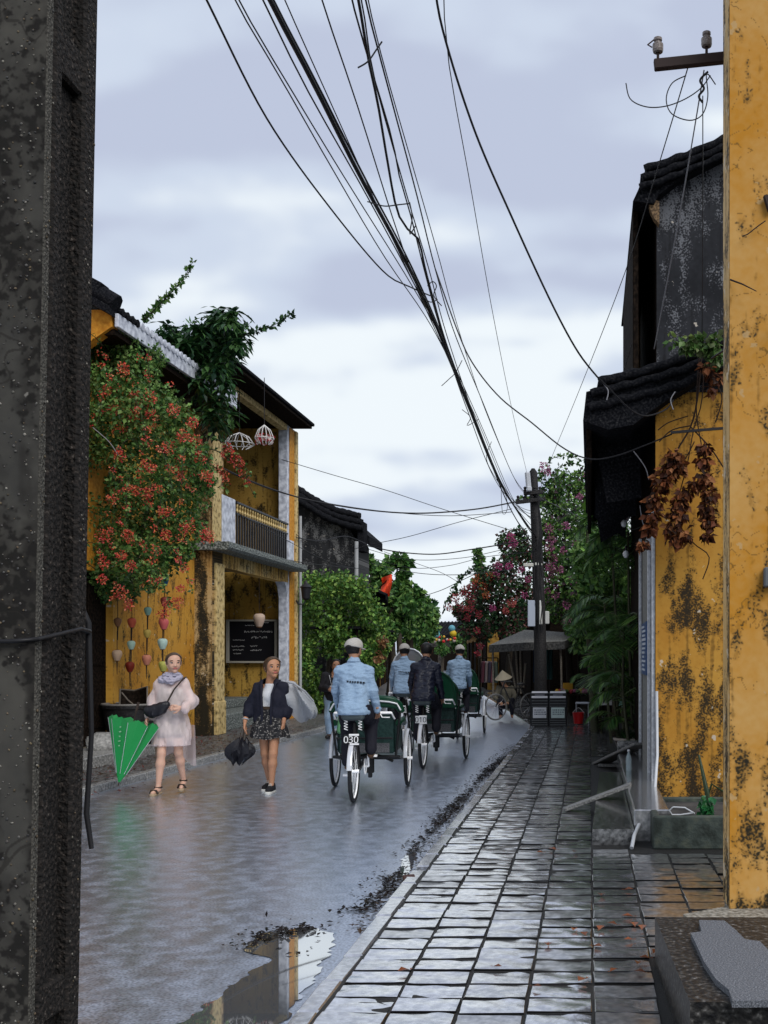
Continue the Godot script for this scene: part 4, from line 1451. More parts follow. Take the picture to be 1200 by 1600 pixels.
func build_poles() -> void:
	# near concrete pole with pockets cast into its faces
	var conc := mottled("aggregate_concrete", [[0.15, lin(0.014, 0.014, 0.013)], [0.45, lin(0.05, 0.048, 0.042)], [0.75, lin(0.10, 0.096, 0.085)], [0.93, lin(0.3, 0.28, 0.24)]], 0.09, 0.85, 3.2, 0.5, "fine")
	var p := thing("concrete_pole", "near weathered concrete utility pole with recessed pockets and loops of black cable", "utility pole", xd(-1.2, 0.02, 1.78))
	p.rotation.z = -0.019
	var s := Shape.new()
	# own axes: x across, y up, z towards the viewer; right face near x = 0, front face near z = 0.11
	var hgt := 6.2
	s.slab(Vector3(-0.235, -0.08, -0.09), Vector3(0.005, hgt, 0.085))
	s.slab(Vector3(-0.055, -0.08, 0.08), Vector3(0.038, hgt, 0.111), 0.006)
	s.slab(Vector3(-0.24, -0.08, 0.08), Vector3(-0.15, hgt, 0.111), 0.006)
	for q in [[-0.05, 1.08], [1.33, 1.6], [2.06, 2.45], [3.0, 3.4], [4.6, 4.9]]:
		s.slab(Vector3(-0.2, q[0], 0.08), Vector3(-0.03, q[1], 0.1105), 0.006)
	part("shaft", s, conc, p)
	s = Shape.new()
	for q in [[0.005, 0.04, 0.045, 0.079], [0.005, 0.04, -0.108, -0.05]]:      # edge ribs on the street face, stained, and painted darker for the shaded side
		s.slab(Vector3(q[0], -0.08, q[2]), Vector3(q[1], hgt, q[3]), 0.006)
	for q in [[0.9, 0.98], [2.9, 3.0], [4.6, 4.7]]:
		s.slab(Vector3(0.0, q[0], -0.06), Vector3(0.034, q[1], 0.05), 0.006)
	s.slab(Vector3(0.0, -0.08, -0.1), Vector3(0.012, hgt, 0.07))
	part("street_face", s, mottled("sooty_concrete", [[0.2, lin(0.004, 0.004, 0.004)], [0.6, lin(0.014, 0.012, 0.011)], [0.8, lin(0.035, 0.028, 0.024)], [0.95, lin(0.12, 0.11, 0.1)]], 0.06, 0.9, 2.2, 1.2, "fine"), p)  # shade of the street side is mixed into this stained concrete colour
	s = Shape.new()
	board(s, Vector3(-0.057, 0.4, 0.1128), Vector3(0.095, 0, 0), Vector3(0, 4.0, 0))
	part("front_face", s, pictured("washed_concrete", plaster(501, 0.095, 4.0, 480, Color(0.085, 0.08, 0.068), Color(0.04, 0.039, 0.036), {"mould": -0.05, "streak": 0.3, "chips": 0.7, "chip_color": Color(0.2, 0.19, 0.17), "mould_color": Color(0.012, 0.011, 0.010), "stain_color": Color(0.02, 0.018, 0.016)}), 0.9), p)
	rng.seed = 17
	s = Shape.new()
	for i in 800:     # pebbles of the aggregate showing where the cement has washed away
		var g := rnd(0.5, 1.3)
		s.paint([Color(0.17, 0.16, 0.14), Color(0.09, 0.085, 0.08), Color(0.11, 0.085, 0.055), Color(0.05, 0.05, 0.05)][rng.randi() % 4] * g)
		var r := rnd(0.0012, 0.0034)
		var y := rnd(0.6, 3.4)
		if i % 3 < 2:
			s.ball(Vector3(rnd(-0.05, 0.034), y, 0.1132), Vector3(r, r * rnd(0.6, 1), r * 0.6), Basis.from_euler(Vector3(0, 0, rnd(0, 3))), 6, 4)
		else:
			s.ball(Vector3(0.0405, y, rnd(0.085, 0.108) if i % 2 else rnd(-0.1, -0.055)), Vector3(r * 0.6, r, r), Basis.IDENTITY, 6, 4)
	var peb := part("pebbles", s, plain("pebble", Color.WHITE, 0.7), p)
	peb.set_meta("kind", "stuff")
	var rub := plain("black_rubber", lin(0.012, 0.012, 0.014), 0.5)
	s = Shape.new()
	s.tube([Vector3(-0.25, 1.70, 0.12), Vector3(0.0, 1.705, 0.122), Vector3(0.045, 1.71, 0.117), Vector3(0.05, 1.735, -0.06), Vector3(0.045, 1.73, -0.115), Vector3(-0.24, 1.72, -0.12)], 0.005, 6)
	part("strap", s, rub, p)
	s = Shape.new()
	s.tube([Vector3(0.02, 1.78, -0.118), Vector3(0.035, 1.75, -0.125), Vector3(0.045, 1.5, -0.13), Vector3(0.037, 1.32, -0.13), Vector3(0.05, 1.24, -0.13)], [0.012, 0.008, 0.006, 0.007, 0.006], 6)
	part("loose_cable", s, rub, p)
	# far utility pole
	var dark := mottled("tarred_pole", [[0.2, lin(0.008, 0.008, 0.009)], [0.8, lin(0.035, 0.033, 0.033)]], 0.05, 0.7, 0.8)
	var far := thing("utility_pole", "dark utility pole wrapped in cables above the pair of bins", "utility pole", at(846, 1124, 20.6))
	s = Shape.new()
	s.tube([at(846, 1124, 20.6), at(843, 960, 20.6), at(839, 850, 20.6), at(833, 738, 20.6), at(833, 732, 20.6)], [0.17, 0.155, 0.14, 0.105, 0.04], 10)
	wpart("shaft", s, dark, far)
	for q in [[818, 771, 849, 769], [806, 785, 850, 780]]:
		s = Shape.new()
		s.bar(at(q[0], q[1], 20.45), at(q[2], q[3], 20.45), 0.09, 0.09, Vector3.UP, 0.01)
		for k in 4:
			s.lathe([Vector2(0.02, 0), Vector2(0.045, 0.04), Vector2(0.03, 0.07), Vector2(0.045, 0.11), Vector2(0.01, 0.14)], 7, Transform3D(Basis.IDENTITY, at(lerpf(q[0], q[2], (k + 0.3) / 4.0), q[1] - 2, 20.45)))
		wpart("crossarm", s, dark, far)
	s = Shape.new()
	s.box(at(825, 750, 20.4), Vector3(0.13, 0.40, 0.08), Basis.from_euler(Vector3(0.1, 0.3, 0.12)), 0.03)
	s.box(at(827, 764, 20.35), Vector3(0.12, 0.12, 0.1), Basis.IDENTITY, 0.02)
	wpart("lamp_head", s, plain("pale_metal", lin(0.42, 0.44, 0.48), 0.5), far)
	for q in [[825, 938, 836, 979, "meter_box", 0.36, 0.4, 0.48], [843, 938, 847, 976, "pvc_duct", 0.6, 0.6, 0.57], [852, 955, 858, 975, "junction_box", 0.45, 0.45, 0.43], [818, 880, 835, 886, "lamp_tube", 0.5, 0.5, 0.45], [836, 879, 847, 884, "lamp_tube", 0.3, 0.3, 0.28]]:
		s = Shape.new()
		s.slab(at(q[0], q[3], 20.38), at(q[2], q[1], 20.28), 0.012)
		wpart(q[4], s, plain(q[4], lin(q[5], q[6], q[7]), 0.45), far)
	rng.seed = 5
	for i in 7:
		s = Shape.new()
		var pts := []
		var x := rnd(834, 845)
		for k in 9:
			x += rnd(-2.5, 2.5)
			pts.append(at(clampf(x, 831, 850), lerpf(770 + i * 12, 880 + i * 22, k / 8.0), 20.28))
		s.tube(pts, 0.014, 5)
		wpart("cable", s, rub, far)
	# crossarm behind the near wall
	var ca := thing("crossarm", "rusty steel crossarm with two porcelain insulators sticking out behind the near ochre wall", "crossarm", at(1080, 105, 5.5))
	var rust := plain("dark_rust", lin(0.03, 0.016, 0.014), 0.6)
	s = Shape.new()
	s.bar(at(1022, 102, 5.5), at(1175, 86, 5.5), 0.05, 0.068, Vector3.UP, 0.006)
	wpart("beam", s, rust, ca)
	var porc := mottled("porcelain", [[0.2, lin(0.12, 0.1, 0.095)], [0.8, lin(0.34, 0.3, 0.28)]], 0.05, 0.35, 3.0)
	for q in [[1028, 93], [1104, 84]]:
		var b := at(q[0], q[1], 5.5)
		s = Shape.new()
		s.lathe([Vector2(0.014, 0.045), Vector2(0.032, 0.048), Vector2(0.036, 0.06), Vector2(0.036, 0.10), Vector2(0.022, 0.108), Vector2(0.02, 0.118), Vector2(0.028, 0.124), Vector2(0.028, 0.14), Vector2(0.012, 0.15), Vector2(0, 0.15)], 14, Transform3D(Basis.IDENTITY, b))
		var ins := wpart("insulator", s, porc, ca)
		s = Shape.new()
		s.tube([b - Vector3(0, 0.02, 0), b + Vector3(0, 0.05, 0)], 0.01, 6)
		wpart("pin", s, rust, ins)
	s = Shape.new()
	s.tube([at(1019, 74, 5.48), at(1012, 70, 5.48), at(1022, 62, 5.5)], 0.005, 5)
	wpart("tie_wire", s, rust, ca)

const GREENS := [Color(0.022, 0.06, 0.016), Color(0.04, 0.11, 0.025), Color(0.075, 0.16, 0.035), Color(0.14, 0.24, 0.06)]
const DARK_GREENS := [Color(0.010, 0.03, 0.013), Color(0.02, 0.055, 0.02), Color(0.032, 0.085, 0.03), Color(0.06, 0.13, 0.04)]

# leaves through round clumps given as [px, py, radius px, depth, leaves]
func clumps(s: Shape, list: Array, size: float, cols: Array, slim := 0.32, droop := 0.35) -> void:
	for q in list:
		var c := at(q[0], q[1], q[3])
		var r: float = q[2] * q[3] / FOCAL
		for i in int(q[4]):
			var u := rdir()
			var rr := r * pow(rng.randf(), 0.45) * rnd(0.8, 1.12)
			var p := c + u * rr * Vector3(1, 1, 0.8)
			var col: Color = cols[rng.randi() % cols.size()]
			s.paint(col * rnd(0.75, 1.3))
			var dir := (u * 0.6 + rdir() * 0.8 + Vector3(0, -droop, 0)).normalized()
			var l := size * rnd(0.6, 1.3)
			s.leaf(p, dir, (u + rdir() * 0.6).normalized(), l, l * slim, rnd(0.1, 0.5))

func petals(c: Vector3, r: float, n: int, cols: Array, size: float) -> Shape:
	var s := Shape.new()
	for i in n:
		var u := rdir()
		s.paint(cols[rng.randi() % cols.size()] * rnd(0.7, 1.25))
		s.leaf(c + u * r * pow(rng.randf(), 0.5) * Vector3(1, 1, 0.7), (u + rdir() * 0.7).normalized(), rdir(), size * rnd(0.7, 1.2), size * 0.38, 0.4)
	return s

func curve(pts: Array, n: int) -> Array:
	var c := Curve3D.new()
	var span := 0.0
	for i in range(1, pts.size()):
		span += pts[i].distance_to(pts[i - 1])
	c.bake_interval = maxf(0.004, span / 150.0)
	for i in pts.size():
		var t: Vector3 = (pts[mini(i + 1, pts.size() - 1)] - pts[maxi(i - 1, 0)]) / 6.0
		c.add_point(pts[i], -t, t)
	var out := []
	for i in n + 1:
		out.append(c.sample_baked(c.get_baked_length() * i / n))
	return out

func spray(o: Node3D, pts: Array, n: int, size: float, cols: Array, rad := 0.012) -> void:   # a whippy shoot with small leaves
	var line := curve(pts, 14)
	var s := Shape.new()
	s.paint(Color(0.03, 0.025, 0.015))
	var rr := []
	for i in line.size():
		rr.append(lerpf(rad, rad * 0.3, float(i) / line.size()))
	s.tube(line, rr, 5)
	for i in n:
		var t := rng.randf() * (line.size() - 1.001)
		var k := int(t)
		var p: Vector3 = line[k].lerp(line[k + 1], t - k)
		var dir: Vector3 = (rdir() + (line[k + 1] - line[k]).normalized() * 0.4).normalized()
		s.paint(cols[rng.randi() % cols.size()] * rnd(0.7, 1.2))
		s.leaf(p + dir * 0.01, dir, rdir(), size * rnd(0.6, 1.25), size * 0.34)
	wpart("shoot", s, leafy("leaf"), o)

func whorl(s: Shape, c: Vector3, n: int, l: float, cols: Array, w := 0.16) -> void:   # long leaves hanging from a shoot tip
	for i in n:
		var a := rnd(0, TAU)
		var dir := Vector3(cos(a), rnd(-1.2, 0.3), sin(a)).normalized()
		s.paint(cols[rng.randi() % cols.size()] * rnd(0.7, 1.4))
		var m := c + dir * l * 0.5
		var len := l * rnd(0.7, 1.15)
		s.leaf(c, dir, Vector3.UP + rdir() * 0.3, len * 0.6, len * w, 0.4)
		s.leaf(m, (dir + Vector3(0, -0.5, 0)).normalized(), Vector3.UP + rdir() * 0.3, len * 0.6, len * w * 0.8, 0.4)

func frond(s: Shape, base: Vector3, dir: Vector3, l: float, cols: Array) -> void:   # feather palm leaf
	var side := dir.cross(Vector3.UP).normalized()
	var pts := []
	for i in 9:
		var t := i / 8.0
		pts.append(base + dir * l * t * (1 - 0.25 * t) + Vector3(0, -l * 0.55 * t * t, 0))
	s.paint(Color(0.05, 0.075, 0.02))
	s.tube(pts, [0.014, 0.013, 0.012, 0.011, 0.01, 0.008, 0.007, 0.005, 0.003], 5)
	for i in 44:
		var t := 0.12 + 0.88 * (i / 44.0)
		var k := mini(int(t * 8), 7)
		var p: Vector3 = pts[k].lerp(pts[k + 1], t * 8 - k)
		var ll := l * 0.36 * sin(PI * (0.15 + 0.8 * t))
		var fw: Vector3 = (pts[k + 1] - pts[k]).normalized()
		var d := (side * (1.0 if i % 2 else -1.0) + fw * 0.6 + Vector3(0, -0.35 + rnd(-0.15, 0.15), 0)).normalized()
		s.paint(cols[rng.randi() % cols.size()] * rnd(0.7, 1.3))
		s.leaf(p, d, Vector3.UP, ll, ll * 0.055, 0.3)

func build_plants() -> void:
	rng.seed = 6021
	var lf := leafy("leaf")
	var bark := mottled("bark", [[0.2, lin(0.015, 0.012, 0.008)], [0.8, lin(0.07, 0.055, 0.04)]], 0.05, 0.8, 1.5)
	# ---- red flowering climber on the first house ----
	var o := thing("flowering_climber", "huge climber with red orange flowers spilling over the front of the ochre house", "climber", xd(-7.5, 0.07, 13.2))
	var list := []
	for q in [[175, 570, 34], [215, 590, 36], [165, 620, 36], [205, 640, 44], [245, 630, 36], [275, 655, 34], [180, 690, 44], [225, 700, 46], [268, 700, 42], [300, 715, 34], [170, 750, 40], [215, 760, 46], [260, 760, 44], [298, 770, 34], [318, 750, 22], [165, 805, 40], [205, 815, 44], [250, 820, 42], [288, 820, 32], [160, 860, 36], [195, 870, 38], [232, 870, 36], [262, 868, 30], [170, 910, 30], [200, 915, 26], [235, 900, 24], [160, 540, 22], [150, 590, 26], [148, 650, 30], [150, 770, 30], [150, 830, 30], [150, 890, 26], [158, 520, 14], [240, 560, 20], [195, 545, 26], [140, 700, 40], [135, 800, 40], [290, 860, 16]]:
		list.append([q[0], q[1], q[2], rnd(12.5, 13.7), q[2] * 17.0])
	var s := Shape.new()
	clumps(s, list, 0.072, GREENS + [Color(0.07, 0.14, 0.03), Color(0.13, 0.2, 0.06)], 0.34, 0.3)
	wpart("foliage", s, lf, o)
	var reds := [Color(0.55, 0.06, 0.04), Color(0.62, 0.14, 0.06), Color(0.42, 0.035, 0.04), Color(0.62, 0.22, 0.13), Color(0.5, 0.08, 0.08)]
	for q in [[193, 578, 10], [212, 622, 10], [207, 650, 9], [236, 622, 9], [238, 650, 9], [190, 668, 7], [271, 640, 9], [286, 682, 9], [165, 610, 8], [185, 712, 9], [262, 700, 10], [232, 770, 8], [210, 765, 9], [312, 715, 10], [321, 742, 9], [255, 800, 9], [163, 838, 13], [200, 838, 9], [258, 835, 8], [292, 826, 11], [324, 838, 11], [162, 880, 9], [205, 885, 8], [189, 868, 8], [276, 942, 9], [262, 946, 7], [188, 925, 10], [200, 945, 8], [160, 905, 7], [255, 960, 8], [288, 888, 7], [235, 730, 8], [282, 735, 8], [178, 640, 8], [300, 660, 8], [306, 690, 9], [175, 780, 8], [230, 690, 7], [245, 860, 7], [282, 920, 6]]:
		wpart("flower_cluster", petals(at(q[0], q[1], 12.45), q[2] * 14.0 / FOCAL, int(q[2] * 10), reds, 0.032), leafy("petal", 0.6), o)
	for i in 90:
		var q: Array = list[rng.randi() % 30]
		wpart("flower_cluster", petals(at(q[0] + rnd(-0.9, 0.9) * q[2], q[1] + rnd(-0.9, 0.9) * q[2], 12.5), rnd(0.025, 0.06), int(rnd(6, 20)), reds, 0.032), leafy("petal"), o)
	spray(o, [at(225, 500, 13.2), at(255, 470, 13.2), at(283, 440, 13.2), at(302, 408, 13.2)], 150, 0.085, GREENS)
	spray(o, [at(225, 505, 13.4), at(240, 485, 13.4), at(262, 462, 13.4)], 60, 0.085, GREENS)
	for q in [[[300, 700], [340, 705], [375, 735], [398, 775]], [[320, 680], [345, 690], [370, 715], [392, 740]], [[300, 800], [318, 830], [330, 850]], [[315, 720], [350, 740], [352, 765]]]:
		var pts := []
		for w in q:
			pts.append(at(w[0], w[1], 13.6))
		spray(o, pts, 50, 0.08, GREENS)
		for k in 5:
			var c: Vector3 = curve(pts, 10)[4 + k]
			wpart("flower_cluster", petals(c, 0.06, 36, reds, 0.035), leafy("petal"), o)
	for i in 18:      # loose shoots hanging out of the mass
		var q: Array = list[rng.randi() % list.size()]
		var a := at(q[0], q[1], 12.4)
		var side := rnd(-0.5, 0.7)
		spray(o, [a, a + Vector3(side * 0.3, 0.1, 0.25), a + Vector3(side * 0.7, -0.15, 0.4), a + Vector3(side, -rnd(0.4, 0.9), 0.45)], 46, 0.06, GREENS, 0.007)
		for k in 2:
			wpart("flower_cluster", petals(a + Vector3(side * (0.6 + 0.3 * k), -0.1 - 0.3 * k, 0.42), 0.05, 22, reds, 0.032), leafy("petal"), o)
	s = Shape.new()
	for q in [[170, 1120, 180, 960, 175, 820, 200, 640], [190, 1115, 195, 950, 230, 800, 260, 690]]:
		s.tube([at(q[0], q[1], 14.4), at(q[2], q[3], 14.2), at(q[4], q[5], 13.8), at(q[6], q[7], 13.4)], [0.06, 0.05, 0.04, 0.02], 7)
	wpart("stem", s, bark, o)
	# ---- large-leaved tree on the roof line ----
	o = thing("mango_tree", "broad tree with long drooping dark leaves above the white eave board", "tree", xd(-7.6, 0.07, 16.2))
	s = Shape.new()
	for q in [[330, 500], [345, 490], [360, 485], [315, 520], [300, 535], [280, 530], [340, 525], [355, 515], [325, 550], [300, 560], [270, 545], [350, 545], [365, 525], [340, 570], [315, 590], [345, 590], [290, 545], [330, 575], [360, 560], [310, 505], [255, 530], [262, 512], [350, 615], [352, 640], [338, 650], [345, 665], [330, 630], [300, 590], [280, 575], [318, 610], [245, 545], [352, 500], [368, 545], [240, 525]]:
		for k in 3:
			whorl(s, at(q[0] + rnd(-9, 9), q[1] + rnd(-9, 9), rnd(14.6, 15.6)), 12, 0.34, DARK_GREENS)
	clumps(s, [[310, 545, 48, 15.4, 500], [340, 530, 34, 15.2, 300], [275, 545, 34, 15.4, 250]], 0.13, DARK_GREENS, 0.28)
	wpart("crown", s, leafy("broad_leaf", 0.3), o)
	s = Shape.new()
	s.tube([xd(-8.6, 6.0, 15.9), at(318, 600, 15.4), at(325, 545, 15.2), at(345, 500, 15.2)], [0.14, 0.1, 0.06, 0.02], 8)
	s.tube([at(320, 585, 15.4), at(295, 550, 15.3), at(260, 525, 15.3)], [0.07, 0.05, 0.02], 6)
	wpart("trunk", s, bark, o)
	spray(o, [at(365, 530, 15), at(395, 518, 15), at(428, 508, 15), at(456, 490, 15)], 110, 0.1, DARK_GREENS)
	spray(o, [at(370, 520, 15), at(380, 512, 15), at(390, 506, 15)], 24, 0.09, DARK_GREENS)
	# ---- green creeper after the porch ----
	o = thing("green_creeper", "dense bright green creeper bulging over the pavement beside the dark gabled house", "creeper", xd(-6.8, 0.07, 23))
	list = []
	for q in [[485, 915, 24], [510, 915, 26], [535, 918, 26], [560, 925, 26], [478, 950, 26], [510, 950, 30], [545, 955, 30], [575, 955, 26], [590, 985, 22], [490, 985, 26], [525, 985, 28], [560, 990, 28], [590, 1015, 18], [480, 1015, 20], [520, 1010, 20], [565, 1025, 20], [585, 1045, 16], [490, 1060, 20], [485, 1090, 20], [500, 1100, 18], [598, 1010, 12], [475, 1040, 14], [560, 1050, 14]]:
		list.append([q[0], q[1], q[2], rnd(21.6, 23.0), q[2] * 19])
	s = Shape.new()
	clumps(s, list, 0.115, [Color(0.045, 0.12, 0.025), Color(0.09, 0.19, 0.038), Color(0.14, 0.27, 0.05), Color(0.22, 0.33, 0.07), Color(0.07, 0.15, 0.035)], 0.36, 0.3)
	wpart("foliage", s, lf, o)
	s = Shape.new()
	clumps(s, [[598, 1000, 10, 21.6, 60], [592, 1025, 8, 21.6, 40]], 0.12, [Color(0.2, 0.1, 0.04), Color(0.13, 0.06, 0.03)], 0.4, 0.8)
	wpart("dead_leaves", s, lf, o)
	s = Shape.new()
	s.tube([xd(-7.2, 0.07, 22.6), xd(-7.1, 1.5, 22.6), xd(-6.8, 3.0, 22.6)], [0.08, 0.06, 0.03], 7)
	wpart("stem", s, bark, o)
	# ---- trees on the left of the bend ----
	for q in [[610, 955, 33, 30.0, 34, "leafy mid green tree beside the red flag"], [640, 965, 28, 36.0, 26, "leafy green tree beyond the red flag, behind the first"], [580, 900, 24, 32.0, 20, "light green tree showing above the dark gabled house"], [660, 975, 24, 44.0, 26, "small round tree far along the bend on the left"], [722, 1003, 15, 62.0, 22, "low bushy tree at the far end of the street under the red flowers"], [640, 1015, 15, 56.0, 20, "low bushy tree far along the left pavement"], [690, 1008, 10, 72.0, 12, "tiny round tree before the house closing the street"]]:
		o = thing("street_tree", q[5], "tree", Vector3(at(q[0], q[1], q[3]).x, 0.05, -q[3] * K))
		s = Shape.new()
		list = []
		for k in q[4]:
			var a := rnd(0, TAU)
			var r: float = q[2] * sqrt(rng.randf())
			list.append([q[0] + cos(a) * r, q[1] + sin(a) * r * 1.25, q[2] * rnd(0.22, 0.4), q[3] + rnd(-1, 1), 90])
		clumps(s, list, 0.24, GREENS + [Color(0.05, 0.12, 0.03)], 0.36)
		wpart("crown", s, lf, o)
		s = Shape.new()
		var b := Vector3(at(q[0], q[1], q[3]).x, 0.05, -q[3] * K)
		s.tube([b, b + Vector3(0.1, 1.2, 0), at(q[0], q[1] + q[2] * 0.2, q[3]), at(q[0] + 4, q[1] - q[2] * 0.6, q[3])], [0.18, 0.14, 0.09, 0.03], 7)
		s.tube([b + Vector3(0.1, 1.4, 0), at(q[0] - q[2] * 0.5, q[1] - q[2] * 0.2, q[3])], [0.1, 0.03], 6)
		wpart("trunk", s, bark, o)
	o = thing("street_tree", "slender tree with loose hanging sprays of leaves above the red flag", "tree", Vector3(at(628, 900, 33).x, 0.05, -33 * K))
	s = Shape.new()
	clumps(s, [[612, 876, 9, 33, 90], [624, 873, 9, 33, 90], [634, 879, 8, 33, 80], [604, 882, 5, 33, 40], [630, 893, 8, 33, 80], [626, 905, 6, 33, 60], [640, 922, 12, 33, 120], [650, 928, 11, 33, 110], [632, 915, 8, 33, 70], [655, 935, 7, 33, 60], [645, 940, 10, 33, 100], [612, 925, 12, 33, 120], [605, 940, 14, 33, 140]], 0.26, GREENS, 0.36, 0.6)
	wpart("crown", s, lf, o)
	s = Shape.new()
	s.tube([Vector3(at(628, 900, 33).x, 0.05, -33 * K), at(622, 960, 33), at(618, 920, 33), at(622, 876, 33)], [0.14, 0.1, 0.06, 0.02], 7)
	s.tube([at(620, 930, 33), at(645, 928, 33)], [0.05, 0.02], 5)
	s.tube([at(619, 915, 33), at(600, 887, 33)], [0.04, 0.015], 5)
	wpart("trunk", s, bark, o)
	o = thing("street_tree", "flat topped far tree above the roof at the end of the street", "tree", Vector3(at(664, 945, 78).x, 0.05, -78 * K))
	s = Shape.new()
	clumps(s, [[655, 945, 6, 78, 100], [664, 943, 8, 78, 140], [673, 945, 6, 78, 100], [662, 953, 9, 78, 150]], 0.5, DARK_GREENS, 0.4)
	wpart("crown", s, lf, o)
	s = Shape.new()
	s.tube([Vector3(at(664, 945, 78).x, 0.05, -78 * K), at(664, 945, 78)], [0.25, 0.1], 7)
	wpart("trunk", s, bark, o)
	build_right_plants(lf, bark)

func build_right_plants(lf: Material, bark: Material) -> void:
	rng.seed = 3303
	var o: Node3D
	var s: Shape
	var list := []
	# ---- purple bougainvillea over the stall ----
	o = thing("bougainvillea", "big bougainvillea with purple pink flowers rising behind the dark utility pole", "climber", xd(-0.6, 0.06, 22.5))
	for q in [[860, 775, 20], [880, 755, 22], [905, 760, 24], [925, 780, 22], [870, 800, 26], [900, 800, 30], [930, 815, 26], [855, 830, 24], [885, 835, 30], [915, 845, 30], [860, 870, 28], [890, 875, 32], [920, 885, 30], [870, 910, 28], [900, 920, 30], [880, 950, 26], [910, 955, 28], [860, 940, 20], [935, 860, 26], [940, 900, 26], [955, 800, 22], [965, 830, 22]]:
		list.append([q[0], q[1], q[2], rnd(21.0, 23.5), q[2] * 21])
	s = Shape.new()
	clumps(s, list, 0.115, GREENS + [Color(0.12, 0.22, 0.045), Color(0.05, 0.11, 0.025), Color(0.06, 0.035, 0.045)], 0.36)
	wpart("foliage", s, lf, o)
	var pinks := [Color(0.30, 0.08, 0.19), Color(0.40, 0.14, 0.27), Color(0.24, 0.05, 0.13), Color(0.42, 0.2, 0.28)]
	for q in [[858, 826, 7], [862, 842, 8], [858, 858, 8], [864, 872, 8], [860, 886, 8], [866, 900, 8], [858, 905, 6], [870, 915, 6], [850, 730, 8], [856, 738, 5], [918, 740, 7], [925, 752, 6], [905, 775, 5], [885, 822, 6], [950, 797, 6], [875, 890, 6], [893, 910, 6], [855, 925, 5], [885, 945, 6], [905, 895, 6], [868, 930, 6], [880, 860, 5], [900, 850, 5], [910, 930, 5], [888, 970, 6]]:
		wpart("flower_cluster", petals(at(q[0], q[1], 20.9), q[2] * 21 / FOCAL, int(q[2] * 11), pinks, 0.05), leafy("petal"), o)
	for q in [[[870, 760], [855, 725], [880, 712], [918, 722]], [[880, 760], [868, 735], [895, 724], [925, 735]], [[900, 760], [890, 748], [910, 738], [935, 748]], [[850, 790], [838, 785], [822, 778], [812, 782]], [[865, 770], [850, 745], [842, 738], [846, 752]]]:
		var pts := []
		for w in q:
			pts.append(at(w[0], w[1], 21.3))
		spray(o, pts, 70, 0.12, GREENS)
	s = Shape.new()
	s.tube([xd(-0.5, 0.06, 23), at(885, 960, 22.5), at(880, 850, 22)], [0.12, 0.08, 0.03], 7)
	wpart("stem", s, bark, o)
	# ---- red and pink bougainvillea at the bend ----
	o = thing("bougainvillea", "low spreading bougainvillea with red and dusky pink flowers arching towards the street", "climber", xd(-3.0, 0.06, 27))
	list = []
	for q in [[745, 925, 18], [765, 905, 20], [785, 890, 22], [805, 870, 24], [825, 865, 20], [735, 950, 18], [760, 945, 24], [790, 930, 28], [820, 915, 28], [745, 975, 20], [775, 970, 24], [805, 960, 28], [830, 950, 24], [725, 960, 12], [800, 985, 20], [755, 990, 14], [730, 985, 12], [790, 845, 14], [810, 838, 14], [715, 955, 8]]:
		list.append([q[0], q[1], q[2], rnd(25.0, 27.5), q[2] * 21])
	s = Shape.new()
	clumps(s, list, 0.125, DARK_GREENS + [Color(0.06, 0.03, 0.03), Color(0.1, 0.035, 0.03), Color(0.035, 0.05, 0.02)], 0.36)
	wpart("foliage", s, lf, o)
	for q in [[712, 935, 7, 0], [725, 925, 9, 0], [735, 935, 9, 0], [720, 950, 8, 0], [738, 918, 8, 0], [745, 905, 7, 1], [755, 915, 7, 1], [765, 900, 7, 1], [702, 950, 6, 0], [735, 950, 7, 0], [730, 965, 6, 0], [798, 838, 7, 2], [802, 850, 7, 2], [778, 885, 7, 2], [775, 900, 6, 2], [795, 885, 6, 2], [748, 960, 6, 0], [760, 930, 6, 1], [800, 942, 7, 3], [790, 955, 5, 3], [820, 930, 5, 2], [745, 985, 5, 0], [750, 1010, 5, 0], [746, 1022, 4, 0], [770, 950, 5, 2], [815, 890, 5, 2], [825, 905, 5, 2]]:
		var cc: Array = [[Color(0.36, 0.04, 0.05), Color(0.26, 0.03, 0.06), Color(0.2, 0.05, 0.05)], [Color(0.5, 0.14, 0.05), Color(0.38, 0.09, 0.05)], [Color(0.42, 0.08, 0.2), Color(0.32, 0.06, 0.16)], [Color(0.55, 0.16, 0.14), Color(0.5, 0.1, 0.1)]][q[3]]
		wpart("flower_cluster", petals(at(q[0], q[1], 24.9), q[2] * 25 / FOCAL, int(q[2] * 12), cc, 0.055), leafy("petal"), o)
	for q in [[[760, 900], [735, 893], [715, 908], [700, 940]], [[770, 890], [745, 888], [722, 900], [708, 925]], [[820, 860], [812, 850], [800, 840], [790, 835]], [[740, 930], [715, 925], [700, 940], [692, 955]]]:
		var pts := []
		for w in q:
			pts.append(at(w[0], w[1], 25.3))
		spray(o, pts, 60, 0.13, DARK_GREENS)
	s = Shape.new()
	s.tube([xd(-2.8, 0.06, 27.5), at(800, 980, 26.5), at(790, 900, 26)], [0.12, 0.08, 0.03], 7)
	wpart("stem", s, bark, o)
	o = thing("creeper_post", "creeper covered post top standing above the red flowers", "creeper", Vector3(at(750, 900, 30).x, 0.05, -30 * K))
	s = Shape.new()
	clumps(s, [[746, 862, 5, 30, 70], [748, 874, 6, 30, 90], [750, 886, 6, 30, 90], [752, 898, 8, 30, 100], [757, 905, 8, 30, 100], [744, 905, 6, 30, 70]], 0.16, GREENS, 0.36)
	wpart("foliage", s, lf, o)
	s = Shape.new()
	s.tube([Vector3(at(750, 900, 30).x, 0.05, -30 * K), at(750, 868, 30)], 0.07, 6)
	s.bar(at(737, 905, 30), at(762, 905, 30), 0.06, 0.06)
	wpart("post", s, bark, o)
	# ---- palms ----
	var k := 0
